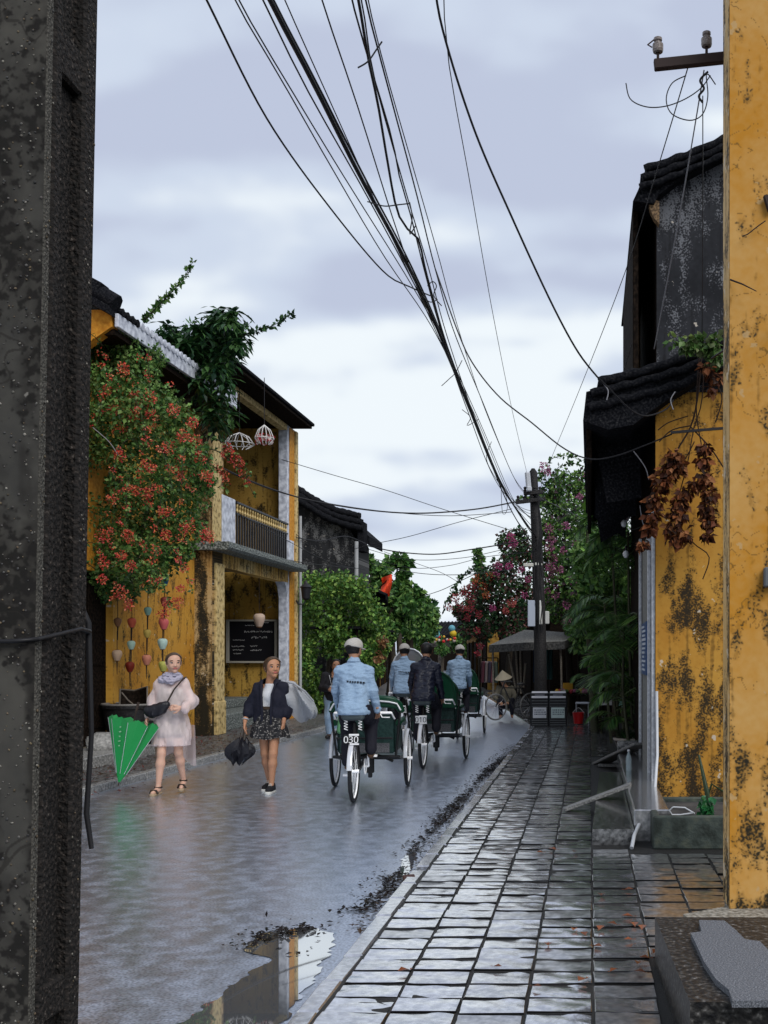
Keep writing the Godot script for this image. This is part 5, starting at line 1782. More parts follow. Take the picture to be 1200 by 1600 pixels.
	for q in [[990, 13.6, 820], [965, 14.6, 800], [975, 16.0, 830], [940, 17.0, 900], [955, 15.2, 930], [985, 12.8, 960], [930, 18.2, 960], [968, 14.0, 1010], [992, 13.2, 1050]]:
		var base := Vector3(at(q[0], 1000, q[1]).x, 0.06, -q[1] * K)
		o = thing("areca_palm", "feathery dark green palm in the clump beside the tiled house", "palm", base, "palms beside the tiled house")
		var top := at(q[0] - rnd(0, 14), q[2] + 10, q[1])
		s = Shape.new()
		s.tube([base, base.lerp(top, 0.5) + Vector3(rnd(-0.1, 0.1), 0, 0), top], [0.028, 0.024, 0.018], 7)
		wpart("stem", s, mottled("palm_stem", [[0.2, lin(0.025, 0.03, 0.016)], [0.8, lin(0.08, 0.08, 0.045)]], 0.05, 0.6, 1.5), o)
		for i in 15:
			s = Shape.new()
			var a := rnd(0, TAU)
			frond(s, top - Vector3(0, rnd(0, 0.5 if i < 10 else 1.4), 0), Vector3(cos(a), rnd(0.3, 1.2), sin(a)).normalized(), rnd(0.8, 1.35), GREENS + [Color(0.09, 0.21, 0.06), Color(0.15, 0.28, 0.07), Color(0.05, 0.12, 0.04)])
			wpart("frond", s, leafy("palm_leaf", 0.35), o)
		k += 1
	# broad banana-like leaves
	o = thing("banana_plant", "banana plant with broad light green leaves among the palms", "plant", xd(0.1, 0.06, 17.5))
	for q in [[915, 815, 935, 760], [925, 830, 900, 800], [920, 900, 905, 950], [910, 940, 935, 915]]:
		s = Shape.new()
		s.paint(Color(0.08, 0.17, 0.03) * rnd(0.7, 1.2))
		var a := at(q[0], q[1], 17.2)
		var b := at(q[2], q[3], 16.9)
		s.leaf(a, (b - a).normalized(), Vector3(0.3, 0.5, 1), a.distance_to(b), a.distance_to(b) * 0.25, 0.4)
		wpart("leaf", s, lf, o)
	s = Shape.new()
	s.tube([xd(0.1, 0.06, 17.5), at(918, 930, 17.3), at(918, 830, 17.2)], [0.09, 0.07, 0.03], 7)
	wpart("stem", s, mottled("palm_stem", [], 0, 0, 0), o)
	# dark hedge mass that fills the clump
	o = thing("shrub", "dark leafy shrub filling the gap between palms and tiled house", "shrub", xd(0.5, 0.06, 16.5))
	list = []
	for i in 46:
		var hx := rnd(905, 995)
		list.append([hx, rnd(830, 1040 if hx < 945 else 1100), rnd(14, 24), rnd(15.5, 18.5), 150])
	s = Shape.new()
	clumps(s, list, 0.15, GREENS + [Color(0.16, 0.30, 0.07), Color(0.12, 0.24, 0.06), Color(0.08, 0.17, 0.05)], 0.26)
	wpart("foliage", s, lf, o)
	s = Shape.new()
	s.tube([xd(0.5, 0.06, 16.5), xd(0.45, 2.0, 16.5)], [0.07, 0.03], 6)
	wpart("stem", s, bark, o)
	# ---- flower pots by the shop front ----
	for q in [[985, 1140, 13.2, 26, "wide brown bowl pot with a palm shoot behind the plank ramp"], [998, 1162, 11.9, 24, "pale rimmed bowl pot beside the shop door post"]]:
		var c := at(q[0], q[1], q[2])
		o = thing("flower_pot", q[4], "flower pot", Vector3(c.x, 0.06, c.z))
		var r: float = q[3] * q[2] / FOCAL
		s = Shape.new()
		s.lathe([Vector2(0.0, 0.0), Vector2(r * 0.55, 0.0), Vector2(r * 0.95, 0.24), Vector2(r, 0.28), Vector2(r * 0.9, 0.28), Vector2(r * 0.8, 0.22), Vector2(0, 0.2)], 16, Transform3D(Basis.IDENTITY, Vector3(c.x, 0.06, c.z)))
		wpart("pot", s, mottled("dark_clay", [[0.2, lin(0.02, 0.014, 0.012)], [0.8, lin(0.08, 0.05, 0.04)]], 0.05, 0.5, 1.5), o)
		s = Shape.new()
		s.torus(Vector3(c.x, 0.345, c.z), Vector3.UP, r * 0.96, 0.025, 22, 6)
		wpart("rim", s, plain("pale_rim", lin(0.4, 0.36, 0.32), 0.5), o)
		for i in 5:
			s = Shape.new()
			var a := rnd(0, TAU)
			frond(s, Vector3(c.x, 0.3, c.z), Vector3(cos(a) * 0.6, 1.2, sin(a) * 0.6).normalized(), rnd(0.5, 0.8), DARK_GREENS)
			wpart("frond", s, leafy("palm_leaf"), o)
	# ---- dead climber on the ochre wall and the live one on the roof ----
	o = thing("dead_climber", "withered brown climber hanging from an iron bar on the mouldy ochre wall", "climber", at(1080, 860, 8.7))
	var browns := [Color(0.10, 0.03, 0.012), Color(0.17, 0.055, 0.018), Color(0.05, 0.016, 0.008), Color(0.24, 0.10, 0.04), Color(0.03, 0.012, 0.008)]
	for q in [[[1052, 715, 14], [1045, 735, 14], [1035, 755, 13], [1025, 780, 12], [1020, 805, 11], [1016, 825, 8], [1005, 850, 6], [1060, 728, 10]], [[1070, 770, 10], [1062, 785, 13], [1058, 805, 13], [1052, 825, 12], [1055, 842, 10], [1070, 835, 10]], [[1100, 700, 9], [1098, 720, 10], [1104, 745, 10], [1108, 770, 11], [1104, 795, 11], [1108, 815, 10], [1104, 838, 6], [1088, 755, 7]]]:
		s = Shape.new()
		var cl := []
		for w in q:
			cl.append([w[0], w[1], w[2], 8.55, w[2] * 6])
		clumps(s, cl, 0.085, browns, 0.36, 0.9)
		wpart("withered_leaves", s, leafy("dry_leaf", 0.7), o)
	s = Shape.new()
	s.paint(Color(0.025, 0.015, 0.01))
	for q in [[[1096, 560], [1090, 620], [1080, 665], [1060, 700], [1040, 740]], [[1100, 570], [1096, 630], [1084, 670], [1075, 720], [1062, 770]], [[1092, 560], [1088, 640], [1095, 690], [1105, 740]], [[1080, 665], [1050, 672], [1030, 690]], [[1080, 668], [1110, 700], [1130, 730]], [[1060, 820], [1085, 850], [1108, 870], [1098, 905]], [[1085, 690], [1068, 720], [1050, 725]], [[1075, 650], [1045, 660], [1028, 672]], [[1112, 590], [1128, 620], [1118, 660]]]:
		var pts := []
		for w in q:
			pts.append(at(w[0], w[1], 8.6))
		s.tube(curve(pts, 12), rnd(0.005, 0.010), 5)
	wpart("vine_stem", s, leafy("dry_leaf"), o)
	s = Shape.new()
	s.bar(at(1048, 676, 8.6), at(1132, 669, 8.6), 0.03, 0.025)
	wpart("iron_bar", s, plain("painted_iron", Color.BLACK), o)
	o = thing("roof_creeper", "fresh green creeper trailing along the edge of the dark lower roof", "creeper", at(1100, 560, 8.5))
	s = Shape.new()
	clumps(s, [[1085, 540, 12, 8.4, 60], [1100, 538, 12, 8.4, 60], [1112, 548, 14, 8.4, 70], [1120, 560, 12, 8.4, 50], [1070, 540, 8, 8.4, 24], [1050, 535, 6, 8.4, 10], [1118, 530, 8, 8.4, 24]], 0.085, [Color(0.08, 0.14, 0.04), Color(0.05, 0.11, 0.025), Color(0.16, 0.2, 0.09)], 0.36, 0.4)
	wpart("leaves", s, lf, o)
	spray(o, [at(1125, 550, 8.4), at(1100, 532, 8.4), at(1070, 525, 8.4), at(1036, 520, 8.4)], 20, 0.08, [Color(0.14, 0.2, 0.05)], 0.006)
	s = Shape.new()
	clumps(s, [[1105, 575, 12, 8.4, 30], [1118, 590, 10, 8.4, 26], [1112, 610, 8, 8.4, 16]], 0.085, browns, 0.36, 0.9)
	wpart("dead_leaves", s, leafy("dry_leaf"), o)

func build_street_things() -> void:
	rng.seed = 717
	var dark := plain("bin_black", lin(0.012, 0.013, 0.016), 0.35)
	var silver := plain("bin_panel", lin(0.66, 0.65, 0.68), 0.4)
	var ink := plain("ink", lin(0.06, 0.07, 0.1), 0.6)
	for q in [[829.5, 857, "left"], [858, 885.5, "right"]]:
		var d := 18.7
		var lab := "dark slatted litter bin with a plain white notice, towards the kerb" if q[2] == "left" else "dark slatted litter bin with a pale green notice, beside the red bucket"
		var o := thing("litter_bin", lab, "bin", xd((q[0] + q[1]) / 2 * d / FOCAL - 922 * d / FOCAL, 0.06, d), "pair of litter bins")
		var s := Shape.new()
		s.slab(at(q[0], 1137, d + 0.28), at(q[1], 1083, d + 0.02), 0.01)
		s.slab(at(q[0] + 1, 1140, d + 0.25), at(q[1] - 1, 1136, d + 0.05))
		wpart("body", s, dark, o)
		for r in [1094.5, 1099, 1103, 1125, 1128.5, 1132]:
			s = Shape.new()
			s.slab(at(q[0] + 1.5, r + 1.2, d + 0.02), at(q[1] - 1.5, r, d - 0.005), 0.004)
			wpart("slat", s, plain("slat_grey", lin(0.11, 0.115, 0.12), 0.4), o)
		s = Shape.new()
		s.box(at((q[0] + q[1]) / 2, 1085.5, d + 0.05), Vector3(0.36, 0.2, 0.02), Basis.from_euler(Vector3(-0.75, 0, 0)), 0.006)
		var lid := wpart("lid_plate", s, silver, o)
		s = Shape.new()
		s.box(at((q[0] + q[1]) / 2, 1086, d + 0.02), Vector3(0.22, 0.03, 0.012), Basis.from_euler(Vector3(-0.75, 0, 0)))
		wpart("lettering", s, plain("lid_ink", lin(0.2, 0.2, 0.24), 0.6), lid)
		s = Shape.new()
		s.slab(at(q[0] + 3.2, 1122, d), at(q[1] - 3.2, 1105.5, d - 0.012), 0.006)
		var notice := wpart("notice", s, plain("notice_" + q[2], lin(0.66, 0.67, 0.7) if q[2] == "left" else lin(0.55, 0.66, 0.63), 0.5), o)
		for r in 3:
			var x: float = q[0] + 5.5
			while x < q[1] - 6:
				s = Shape.new()
				var w := rnd(0.8, 2.6)
				s.slab(at(x, 1110.2 + r * 3.3, d - 0.012), at(x + w, 1108.6 + r * 3.3, d - 0.0145))
				wpart("lettering", s, ink, notice)
				x += w + rnd(0.6, 1.4)
	# market stall under a cloth parasol
	var wood := dark_wood()
	var cloth := mottled("faded_canvas", [[0.2, lin(0.07, 0.068, 0.06)], [0.8, lin(0.24, 0.235, 0.22)]], 0.04, 0.8, 0.7)
	var o := thing("market_awning", "faded canvas market awning on sticks beside the utility pole", "awning", xd(-1.8, 0.06, 22.5))
	var s := Shape.new()
	var apex := [at(820, 984, 23.0), at(856, 986, 23.0)]
	var rim := [at(764, 1008, 21.6), at(818, 1004, 21.0), at(882, 1002, 21.0), at(905, 990, 23.5), at(860, 996, 25.0), at(782, 1000, 25.0)]
	var fan := [[0, 1, 0], [1, 2, -1], [2, 3, 1], [3, 4, 1], [4, 5, -2], [5, 0, 0]]
	for f in fan:
		var a: Vector3 = rim[f[0]]
		var b: Vector3 = rim[f[1]]
		if f[2] >= 0:
			s.tri(a, b, apex[f[2]])
		elif f[2] == -1:
			s.quad(a, b, apex[1], apex[0])
		else:
			s.quad(a, b, apex[0], apex[1])
	wpart("canopy", s, cloth, o)
	s = Shape.new()
	var val := mottled("dark_valance", [[0.2, lin(0.025, 0.025, 0.025)], [0.8, lin(0.09, 0.09, 0.085)]], 0.04, 0.8, 0.7)
	for f in fan:
		var a: Vector3 = rim[f[0]]
		var b: Vector3 = rim[f[1]]
		var dn := Vector3(0, -0.2, 0)
		s.quad(a + dn, b + dn, b, a)
	wpart("valance", s, val, o)
	for q in [[795, 1022, 806, 1070, 22.0], [806, 1016, 810, 1075, 22.0], [813, 1016, 814, 1078, 22.0], [821, 1036, 818, 1068, 22.0], [770, 1012, 771, 1085, 21.8], [876, 1004, 878, 1095, 21.3]]:
		s = Shape.new()
		s.tube([at(q[0], q[1], q[4]), at(q[2], q[3] + 6, q[4])], 0.03, 6)
		wpart("stick", s, mottled("bamboo", [[0.2, lin(0.12, 0.1, 0.08)], [0.8, lin(0.3, 0.27, 0.22)]], 0.05, 0.6, 1.0), o)
	for q in [[833, 1012, 843, 1066, Color(0.06, 0.10, 0.16), "blue grey sheet hanging under the market awning"], [851, 1008, 864, 1062, Color(0.03, 0.09, 0.09), "dark teal sheet hanging behind the utility pole"]]:
		s = Shape.new()
		s.paint(q[4])
		for k in 6:
			var u0 := lerpf(q[0], q[2], k / 6.0)
			var u1 := lerpf(q[0], q[2], (k + 1) / 6.0)
			var z0 := 21.9 + 0.05 * sin(k * 2.2)
			var z1 := 21.9 + 0.05 * sin((k + 1) * 2.2)
			s.quad(at(u0, q[3], z0), at(u1, q[3] - 1, z1), at(u1, q[1], z1), at(u0, q[1], z0))
		one("hanging_cloth", s, plain("sheet_cloth", Color.WHITE, 0.8), q[5], "cloth")
	# goods: table, boxes, round fruit
	var t := thing("stall_table", "low dark trestle table loaded with goods behind the bins", "table", xd(-0.4, 0.06, 21.5))
	s = Shape.new()
	s.slab(xd(-0.9, 0.62, 22.3), xd(0.1, 0.66, 21.2), 0.01)
	wpart("tabletop", s, wood, t)
	for q in [[-0.85, 21.25], [0.05, 21.25], [-0.85, 22.2], [0.05, 22.2]]:
		s = Shape.new()
		s.tube([xd(q[0], 0.06, q[1]), xd(q[0], 0.62, q[1])], 0.03, 6)
		wpart("leg", s, wood, t)
	for i in 16:
		s = Shape.new()
		s.paint([Color(0.45, 0.27, 0.04), Color(0.3, 0.04, 0.05), Color(0.35, 0.12, 0.2), Color(0.25, 0.25, 0.24), Color(0.08, 0.14, 0.05)][i % 5])
		var c := xd(-0.85 + 0.06 * i, 0.72, 21.4 + (i % 3) * 0.25)
		s.ball(c, Vector3(rnd(0.05, 0.1), rnd(0.05, 0.08), rnd(0.05, 0.1)), Basis.from_euler(Vector3(0, rnd(0, 3), 0)), 9, 6)
		one("goods_bundle", s, plain("goods", Color.WHITE, 0.5), "small %s bundle of goods on the low stall table" % ["yellow", "red", "pink", "grey", "green"][i % 5], "goods", "bundles on the stall table")
	s = Shape.new()
	s.slab(xd(-0.72, 0.66, 22.1), xd(-0.45, 0.92, 21.9), 0.02)
	one("yellow_box", s, plain("yellow_card", lin(0.5, 0.28, 0.03), 0.6), "yellow box standing on the stall table", "box")
	var bk := thing("bucket", "bright red plastic bucket beside the litter bins", "bucket", xd(-0.40, 0.06, 18.6))
	s = Shape.new()
	s.lathe([Vector2(0, 0), Vector2(0.10, 0), Vector2(0.135, 0.25), Vector2(0.145, 0.26), Vector2(0.12, 0.26), Vector2(0.1, 0.06), Vector2(0, 0.05)], 18, Transform3D(Basis.IDENTITY, xd(-0.27, 0.08, 19.2)))
	wpart("pail", s, plain("red_plastic", lin(0.55, 0.012, 0.015), 0.3), bk)
	s = Shape.new()
	s.tube(curve([xd(-0.405, 0.33, 19.2), xd(-0.27, 0.45, 19.2), xd(-0.135, 0.33, 19.2)], 8), 0.006, 5)
	wpart("handle", s, plain("white_wire", Color.WHITE), bk)
	var fr := thing("stool", "small pale metal stool behind the red bucket", "stool", xd(-0.1, 0.06, 19.8))
	s = Shape.new()
	s.slab(xd(-0.35, 0.5, 20.1), xd(-0.02, 0.53, 19.7), 0.008)
	wpart("seat", s, plain("pale_metal", Color.WHITE), fr)
	for q in [[-0.33, 19.72], [-0.04, 19.72], [-0.33, 20.08], [-0.04, 20.08]]:
		s = Shape.new()
		s.tube([xd(q[0], 0.06, q[1]), xd(q[0], 0.5, q[1])], 0.012, 5)
		wpart("leg", s, plain("pale_metal", Color.WHITE), fr)
	var cr := thing("crate", "white crate with red lid edge standing under the palms", "crate", xd(0.2, 0.06, 17.2))
	s = Shape.new()
	s.slab(at(935, 1100, 16.9), at(957, 1086, 16.5), 0.012)
	wpart("box", s, plain("crate_white", lin(0.42, 0.42, 0.42), 0.5), cr)
	s = Shape.new()
	s.slab(at(934, 1086, 16.95), at(958, 1083.5, 16.45), 0.008)
	wpart("lid", s, plain("crate_lid", lin(0.25, 0.22, 0.22), 0.5), cr)
	s = Shape.new()
	s.slab(at(936, 1142, 16.9), at(939, 1100, 16.8))
	s.slab(at(953, 1142, 16.9), at(956, 1100, 16.8))
	wpart("leg", s, wood, cr)
	s = Shape.new()
	s.box(at(972, 1097, 14.5), Vector3(0.07, 0.16, 0.01), Basis.from_euler(Vector3(0, 0.2, -0.3)))
	one("price_card", s, plain("card_green", lin(0.25, 0.45, 0.38), 0.6), "small pale green card hanging among the palms", "card")
	for q in [[975, 818, "upper"], [978, 866, "lower"]]:
		var b := at(q[0], q[1], 11.8)
		var lb := thing("light_bulb", "white unlit light bulb hanging at the shop eave, the %s of two" % q[2], "bulb", b - Vector3(0, 0.05, 0))
		s = Shape.new()
		s.ball(b, Vector3(0.045, 0.055, 0.045), Basis.IDENTITY, 12, 8)
		wpart("glass", s, plain("white_bulb_glass", lin(0.62, 0.64, 0.66), 0.15), lb)
		s = Shape.new()
		s.tube([b + Vector3(0, 0.05, 0), b + Vector3(0, 0.12, 0)], 0.018, 7)
		s.tube([b + Vector3(0, 0.1, 0), b + Vector3(0.3, 0.3, -0.1), b + Vector3(0.62, 0.28, -0.1)], 0.006, 5)
		wpart("socket", s, dark, lb)
	# bottle on the sill
	var bo := thing("water_bottle", "clear plastic water bottle standing on the pale sill", "bottle", xd(0.45, 0.33, 9.7))
	s = Shape.new()
	s.lathe([Vector2(0, 0), Vector2(0.032, 0), Vector2(0.033, 0.14), Vector2(0.028, 0.17), Vector2(0.013, 0.21), Vector2(0.013, 0.23)], 14, Transform3D(Basis.IDENTITY, xd(0.45, 0.33, 9.7)))
	var pet := plain("clear_plastic", Color(0.8, 0.88, 0.9, 0.3), 0.05)
	pet.transparency = BaseMaterial3D.TRANSPARENCY_ALPHA
	wpart("body", s, pet, bo)
	s = Shape.new()
	s.lathe([Vector2(0.015, 0.228), Vector2(0.015, 0.25), Vector2(0, 0.25)], 10, Transform3D(Basis.IDENTITY, xd(0.45, 0.33, 9.7)))
	wpart("cap", s, plain("white_cap", lin(0.6, 0.62, 0.65), 0.4), bo)
	# big jar and wicker back by the flower house
	var j := thing("water_jar", "big black glazed jar on the pavement before the lantern wall", "jar", xd(-7.2, 0.07, 13.4))
	s = Shape.new()
	s.lathe([Vector2(0, 0), Vector2(0.24, 0), Vector2(0.34, 0.2), Vector2(0.42, 0.55), Vector2(0.44, 0.72), Vector2(0.46, 0.74), Vector2(0.46, 0.8), Vector2(0.40, 0.8), Vector2(0.38, 0.7), Vector2(0, 0.66)], 22, Transform3D(Basis.IDENTITY, at(206, 1180, 13.5) + Vector3(0, 0.03, 0)))
	wpart("body", s, mottled("black_glaze", [[0.2, lin(0.006, 0.006, 0.007)], [0.8, lin(0.03, 0.028, 0.027)]], 0.04, 0.3, 1.0), j)
	s = Shape.new()
	s.torus(at(206, 1180, 13.5) + Vector3(0, 0.83, 0), Vector3.UP, 0.45, 0.02, 24, 6)
	wpart("rim", s, plain("jar_rim", lin(0.16, 0.15, 0.14), 0.4), j)
	var ws := thing("wicker_scoop", "dark woven tray leaning upright on top of the black jar", "tray", at(206, 1104, 13.4))
	s = Shape.new()
	for i in 8:
		for k in 5:
			var g := func(u: float, v: float) -> Vector3:
				return at(187 + u * 44 + (v - 0.5) * 2, 1103 - v * 27 - sin(u * PI) * -4 * v - u * 4 * v, 13.35 + 0.12 * sin(u * PI) + v * 0.1)
			s.quad(g.call(i / 8.0, k / 5.0), g.call((i + 1) / 8.0, k / 5.0), g.call((i + 1) / 8.0, (k + 1) / 5.0), g.call(i / 8.0, (k + 1) / 5.0))
	wpart("weave", s, wood, ws)
	s = Shape.new()
	s.tube([at(187, 1103, 13.34), at(188, 1077, 13.4), at(210, 1079, 13.5), at(230, 1073, 13.42), at(230, 1100, 13.34)], 0.015, 6)
	wpart("rim", s, plain("cane", lin(0.12, 0.1, 0.08), 0.6), ws)
	s = Shape.new()
	s.tube([at(190, 1082, 13.3), at(200, 1094, 13.3), at(212, 1104, 13.3)], 0.012, 6)
	wpart("stick", s, plain("cane", Color.WHITE), ws)
	# stones and sacks by the doorway
	for q in [[150, 1125, 12.9, 0.16, "grey rubble stone beside the black jar, by the doorway"], [160, 1150, 12.6, 0.2, "larger grey rubble stone before the dark doorway"], [172, 1108, 13.3, 0.13, "small grey rubble stone behind the black jar"]]:
		s = Shape.new()
		var c := at(q[0], q[1], q[2])
		c.y = 0.24 + q[3] * 0.5 if c.x < -7.0 else 0.07 + q[3] * 0.5
		s.ball(c, Vector3(q[3] * 1.3, q[3] * 0.6, q[3]), Basis.from_euler(Vector3(rnd(0, 1), rnd(0, 3), 0.2)), 7, 5)
		one("rubble_stone", s, mottled("wet_concrete", [], 0, 0, 0), q[4], "stone")
	# bicycle by the vendor
	var bi := thing("bicycle", "old bicycle parked at the kerb beside the crouching vendor", "bicycle", xd(-1.9, 0.06, 20.6), "", -0.9)
	var blk := plain("bike_black", lin(0.015, 0.015, 0.016), 0.35)
	for z in [-0.52, 0.52]:
		var w := Node3D.new()
		w.name = "wheel"
		bi.add_child(w, true)
		w.position = Vector3(0, 0.33, z)
		s = Shape.new()
		s.torus(Vector3.ZERO, Vector3.RIGHT, 0.31, 0.02, 28, 6)
		part("tyre", s, plain("tyre_grey", lin(0.10, 0.10, 0.10), 0.5), w)
		s = Shape.new()
		for k in 14:
			var a := TAU * k / 14
			s.tube([Vector3.ZERO, Vector3(0, cos(a), sin(a)) * 0.3], 0.003, 4)
		part("spokes", s, plain("steel", lin(0.5, 0.5, 0.52), 0.3, 0.9), w)
	s = Shape.new()
	for q in [[0, 0.33, 0.52, 0, 0.85, 0.3], [0, 0.85, 0.3, 0, 0.3, 0.0], [0, 0.3, 0, 0, 0.82, -0.2], [0, 0.8, 0.32, 0, 0.78, -0.18], [0, 0.33, -0.52, 0, 0.3, 0], [0, 0.33, -0.52, 0, 0.82, -0.2], [-0.25, 0.95, 0.2, 0.25, 0.95, 0.2], [0, 0.85, 0.3, 0, 0.95, 0.24]]:
		s.tube([Vector3(q[0], q[1], q[2]), Vector3(q[3], q[4], q[5])], 0.016, 6)
	part("frame", s, blk, bi)
	s = Shape.new()
	s.ball(Vector3(0, 0.88, -0.24), Vector3(0.08, 0.04, 0.13))
	part("saddle", s, blk, bi)
	# garments hung out by the yellow house
	var rk := thing("garment_rail", "rail of patterned garments hung beside the far ochre house", "clothes rail", xd(-3.9, 0.06, 29))
	s = Shape.new()
	s.tube([at(750, 1028, 29), at(778, 1028, 29)], 0.02, 5)
	s.tube([at(750, 1028, 29), at(750, 1096, 29)], 0.025, 5)
	s.tube([at(778, 1028, 29), at(778, 1096, 29)], 0.025, 5)
	wpart("rail", s, wood, rk)
	for i in 5:
		s = Shape.new()
		s.paint([Color(0.1, 0.03, 0.04), Color(0.2, 0.16, 0.15), Color(0.05, 0.04, 0.06), Color(0.25, 0.08, 0.1), Color(0.06, 0.08, 0.06)][i])
		var c := at(754 + i * 5, 1050, 29 - 0.05 * i)
		s.box(c, Vector3(0.1, 0.75, 0.4), Basis.from_euler(Vector3(0, 0.3, rnd(-0.1, 0.1))), 0.04)
		wpart("garment", s, plain("garment", Color.WHITE, 0.8), rk)

# ---------- bodies and cloth as one smooth surface round tapered bones ----------
# bones: [from, to, radius, radius]; k blends neighbours; cuts: [normal, offset] keeps normal.p < offset; wob roughens into folds
func skin(s: Shape, bones: Array, cell: float, k := 0.03, cuts := [], wob := 0.0, sd := 1, fold := Vector3(9, 3, 9)) -> void:
	var lo := Vector3.ONE * 1e6
	var hi := -lo
	for b in bones:
		var r: float = maxf(b[2], b[3])
		lo = lo.min(b[0].min(b[1]) - Vector3.ONE * r)
		hi = hi.max(b[0].max(b[1]) + Vector3.ONE * r)
	lo -= Vector3.ONE * (cell * 3)
	hi += Vector3.ONE * (cell * 3)
	var nx := int((hi.x - lo.x) / cell) + 2
	var ny := int((hi.y - lo.y) / cell) + 2
	var nz := int((hi.z - lo.z) / cell) + 2
	var f := PackedFloat32Array()
	f.resize(nx * ny * nz)
	f.fill(9.0)
	var nxy := nx * ny
	for b in bones:
		var a: Vector3 = b[0]
		var ab: Vector3 = b[1] - a
		var ra: float = b[2]
		var dr: float = b[3] - ra
		var inv := 1.0 / maxf(ab.length_squared(), 1e-9)
		var m := maxf(b[2], b[3]) + k + cell * 2.5
		var p0: Vector3 = (a.min(b[1]) - Vector3.ONE * m - lo) / cell
		var p1: Vector3 = (a.max(b[1]) + Vector3.ONE * m - lo) / cell
		for z in range(maxi(0, int(p0.z)), mini(nz, int(p1.z) + 1)):
			for y in range(maxi(0, int(p0.y)), mini(ny, int(p1.y) + 1)):
				var row := z * nxy + y * nx
				for x in range(maxi(0, int(p0.x)), mini(nx, int(p1.x) + 1)):
					var q := lo + Vector3(x, y, z) * cell - a
					var t := clampf(q.dot(ab) * inv, 0.0, 1.0)
					var d := (q - ab * t).length() - (ra + dr * t)
					var o := f[row + x]
					var h := maxf(k - absf(o - d), 0.0) / k
					f[row + x] = minf(o, d) - h * h * k * 0.25
	var near := cell * 1.9 + wob
	if cuts.size() or wob > 0.0:
		var nf := noise(sd, 1.0, 3)
		for z in nz:
			for y in ny:
				var row := z * nxy + y * nx
				for x in nx:
					var v := f[row + x]
					if v < near + 0.02:
						var p := lo + Vector3(x, y, z) * cell
						if wob > 0.0 and v > -near - 0.02:
							v += wob * nf.get_noise_3d(p.x * fold.x, p.y * fold.y, p.z * fold.z) * 2.0
						for c in cuts:
							v = maxf(v, c[0].dot(p) - c[1])
						f[row + x] = v
	var id := {}
	var vp := PackedVector3Array()
	var vn := PackedVector3Array()
	var off := [0, 1, nx, nx + 1, nxy, nxy + 1, nxy + nx, nxy + nx + 1]
	var edges := [[0, 1], [2, 3], [4, 5], [6, 7], [0, 2], [1, 3], [4, 6], [5, 7], [0, 4], [1, 5], [2, 6], [3, 7]]
	var co := [Vector3(0, 0, 0), Vector3(1, 0, 0), Vector3(0, 1, 0), Vector3(1, 1, 0), Vector3(0, 0, 1), Vector3(1, 0, 1), Vector3(0, 1, 1), Vector3(1, 1, 1)]
	for z in nz - 1:
		for y in ny - 1:
			var row := z * nxy + y * nx
			for x in nx - 1:
				var f0 := f[row + x]
				if f0 > near or f0 < -near:
					continue
				var w := []
				var neg := 0
				for e in off:
					var v: float = f[row + x + e]
					w.append(v)
					if v < 0:
						neg += 1
				if neg == 0 or neg == 8:
					continue
				var sum := Vector3.ZERO
				var cnt := 0
				for e in edges:
					var va: float = w[e[0]]
					var vb: float = w[e[1]]
					if (va < 0) != (vb < 0):
						sum += co[e[0]].lerp(co[e[1]], va / (va - vb))
						cnt += 1
				id[row + x] = vp.size()
				vp.append(lo + (Vector3(x, y, z) + sum / cnt) * cell)
				vn.append(Vector3(w[1] + w[3] + w[5] + w[7] - w[0] - w[2] - w[4] - w[6], w[2] + w[3] + w[6] + w[7] - w[0] - w[1] - w[4] - w[5], w[4] + w[5] + w[6] + w[7] - w[0] - w[1] - w[2] - w[3]).normalized())
	var ax := [1, nx, nxy]
	for i in id.keys():
		for e in 3:
			var a: float = f[i]
			var b: float = f[i + ax[e]]
			if (a < 0) == (b < 0):
				continue
			var u: int = ax[(e + 1) % 3]
			var w: int = ax[(e + 2) % 3]
			if not (id.has(i - u) and id.has(i - w) and id.has(i - u - w)):
				continue
			var q := [id[i], id[i - u], id[i - u - w], id[i - w]]
			if a >= 0:
				q.reverse()
			s.smooth_tri(vp[q[0]], vp[q[1]], vp[q[2]], vn[q[0]], vn[q[1]], vn[q[2]])
			s.smooth_tri(vp[q[0]], vp[q[2]], vp[q[3]], vn[q[0]], vn[q[2]], vn[q[3]])

func facing(look: Vector3, lean := 0.0) -> Basis:   # z forward
	var z := look.normalized()
	var x := Vector3.UP.cross(z).normalized()
	return Basis(x, z.cross(x), z).rotated(z, lean)

func head_bones(c: Vector3, b: Basis, g := 1.0) -> Array:
	var out := []
	for q in [[0, 0.03, -0.025, 0, 0.045, 0.012, 0.083, 0.078], [0, 0.0, 0.0, 0, 0.0, 0.02, 0.072, 0.068], [-0.022, -0.03, 0.045, 0.022, -0.03, 0.045, 0.04, 0.04], [0, -0.06, 0.035, 0, -0.088, 0.058, 0.042, 0.027], [-0.045, -0.05, 0.005, 0, -0.085, 0.05, 0.026, 0.022], [0.045, -0.05, 0.005, 0, -0.085, 0.05, 0.026, 0.022], [0, 0.016, 0.083, 0, -0.024, 0.103, 0.007, 0.012], [-0.012, -0.028, 0.09, 0.012, -0.028, 0.09, 0.009, 0.009], [-0.035, 0.03, 0.07, 0.035, 0.03, 0.07, 0.014, 0.014], [-0.018, -0.057, 0.082, 0.018, -0.057, 0.082, 0.009, 0.009], [-0.079, 0.012, -0.01, -0.076, -0.022, -0.004, 0.016, 0.01], [0.079, 0.012, -0.01, 0.076, -0.022, -0.004, 0.016, 0.01]]:
		out.append([c + b * (Vector3(q[0], q[1], q[2]) * g), c + b * (Vector3(q[3], q[4], q[5]) * g), q[6] * g, q[7] * g])
	return out

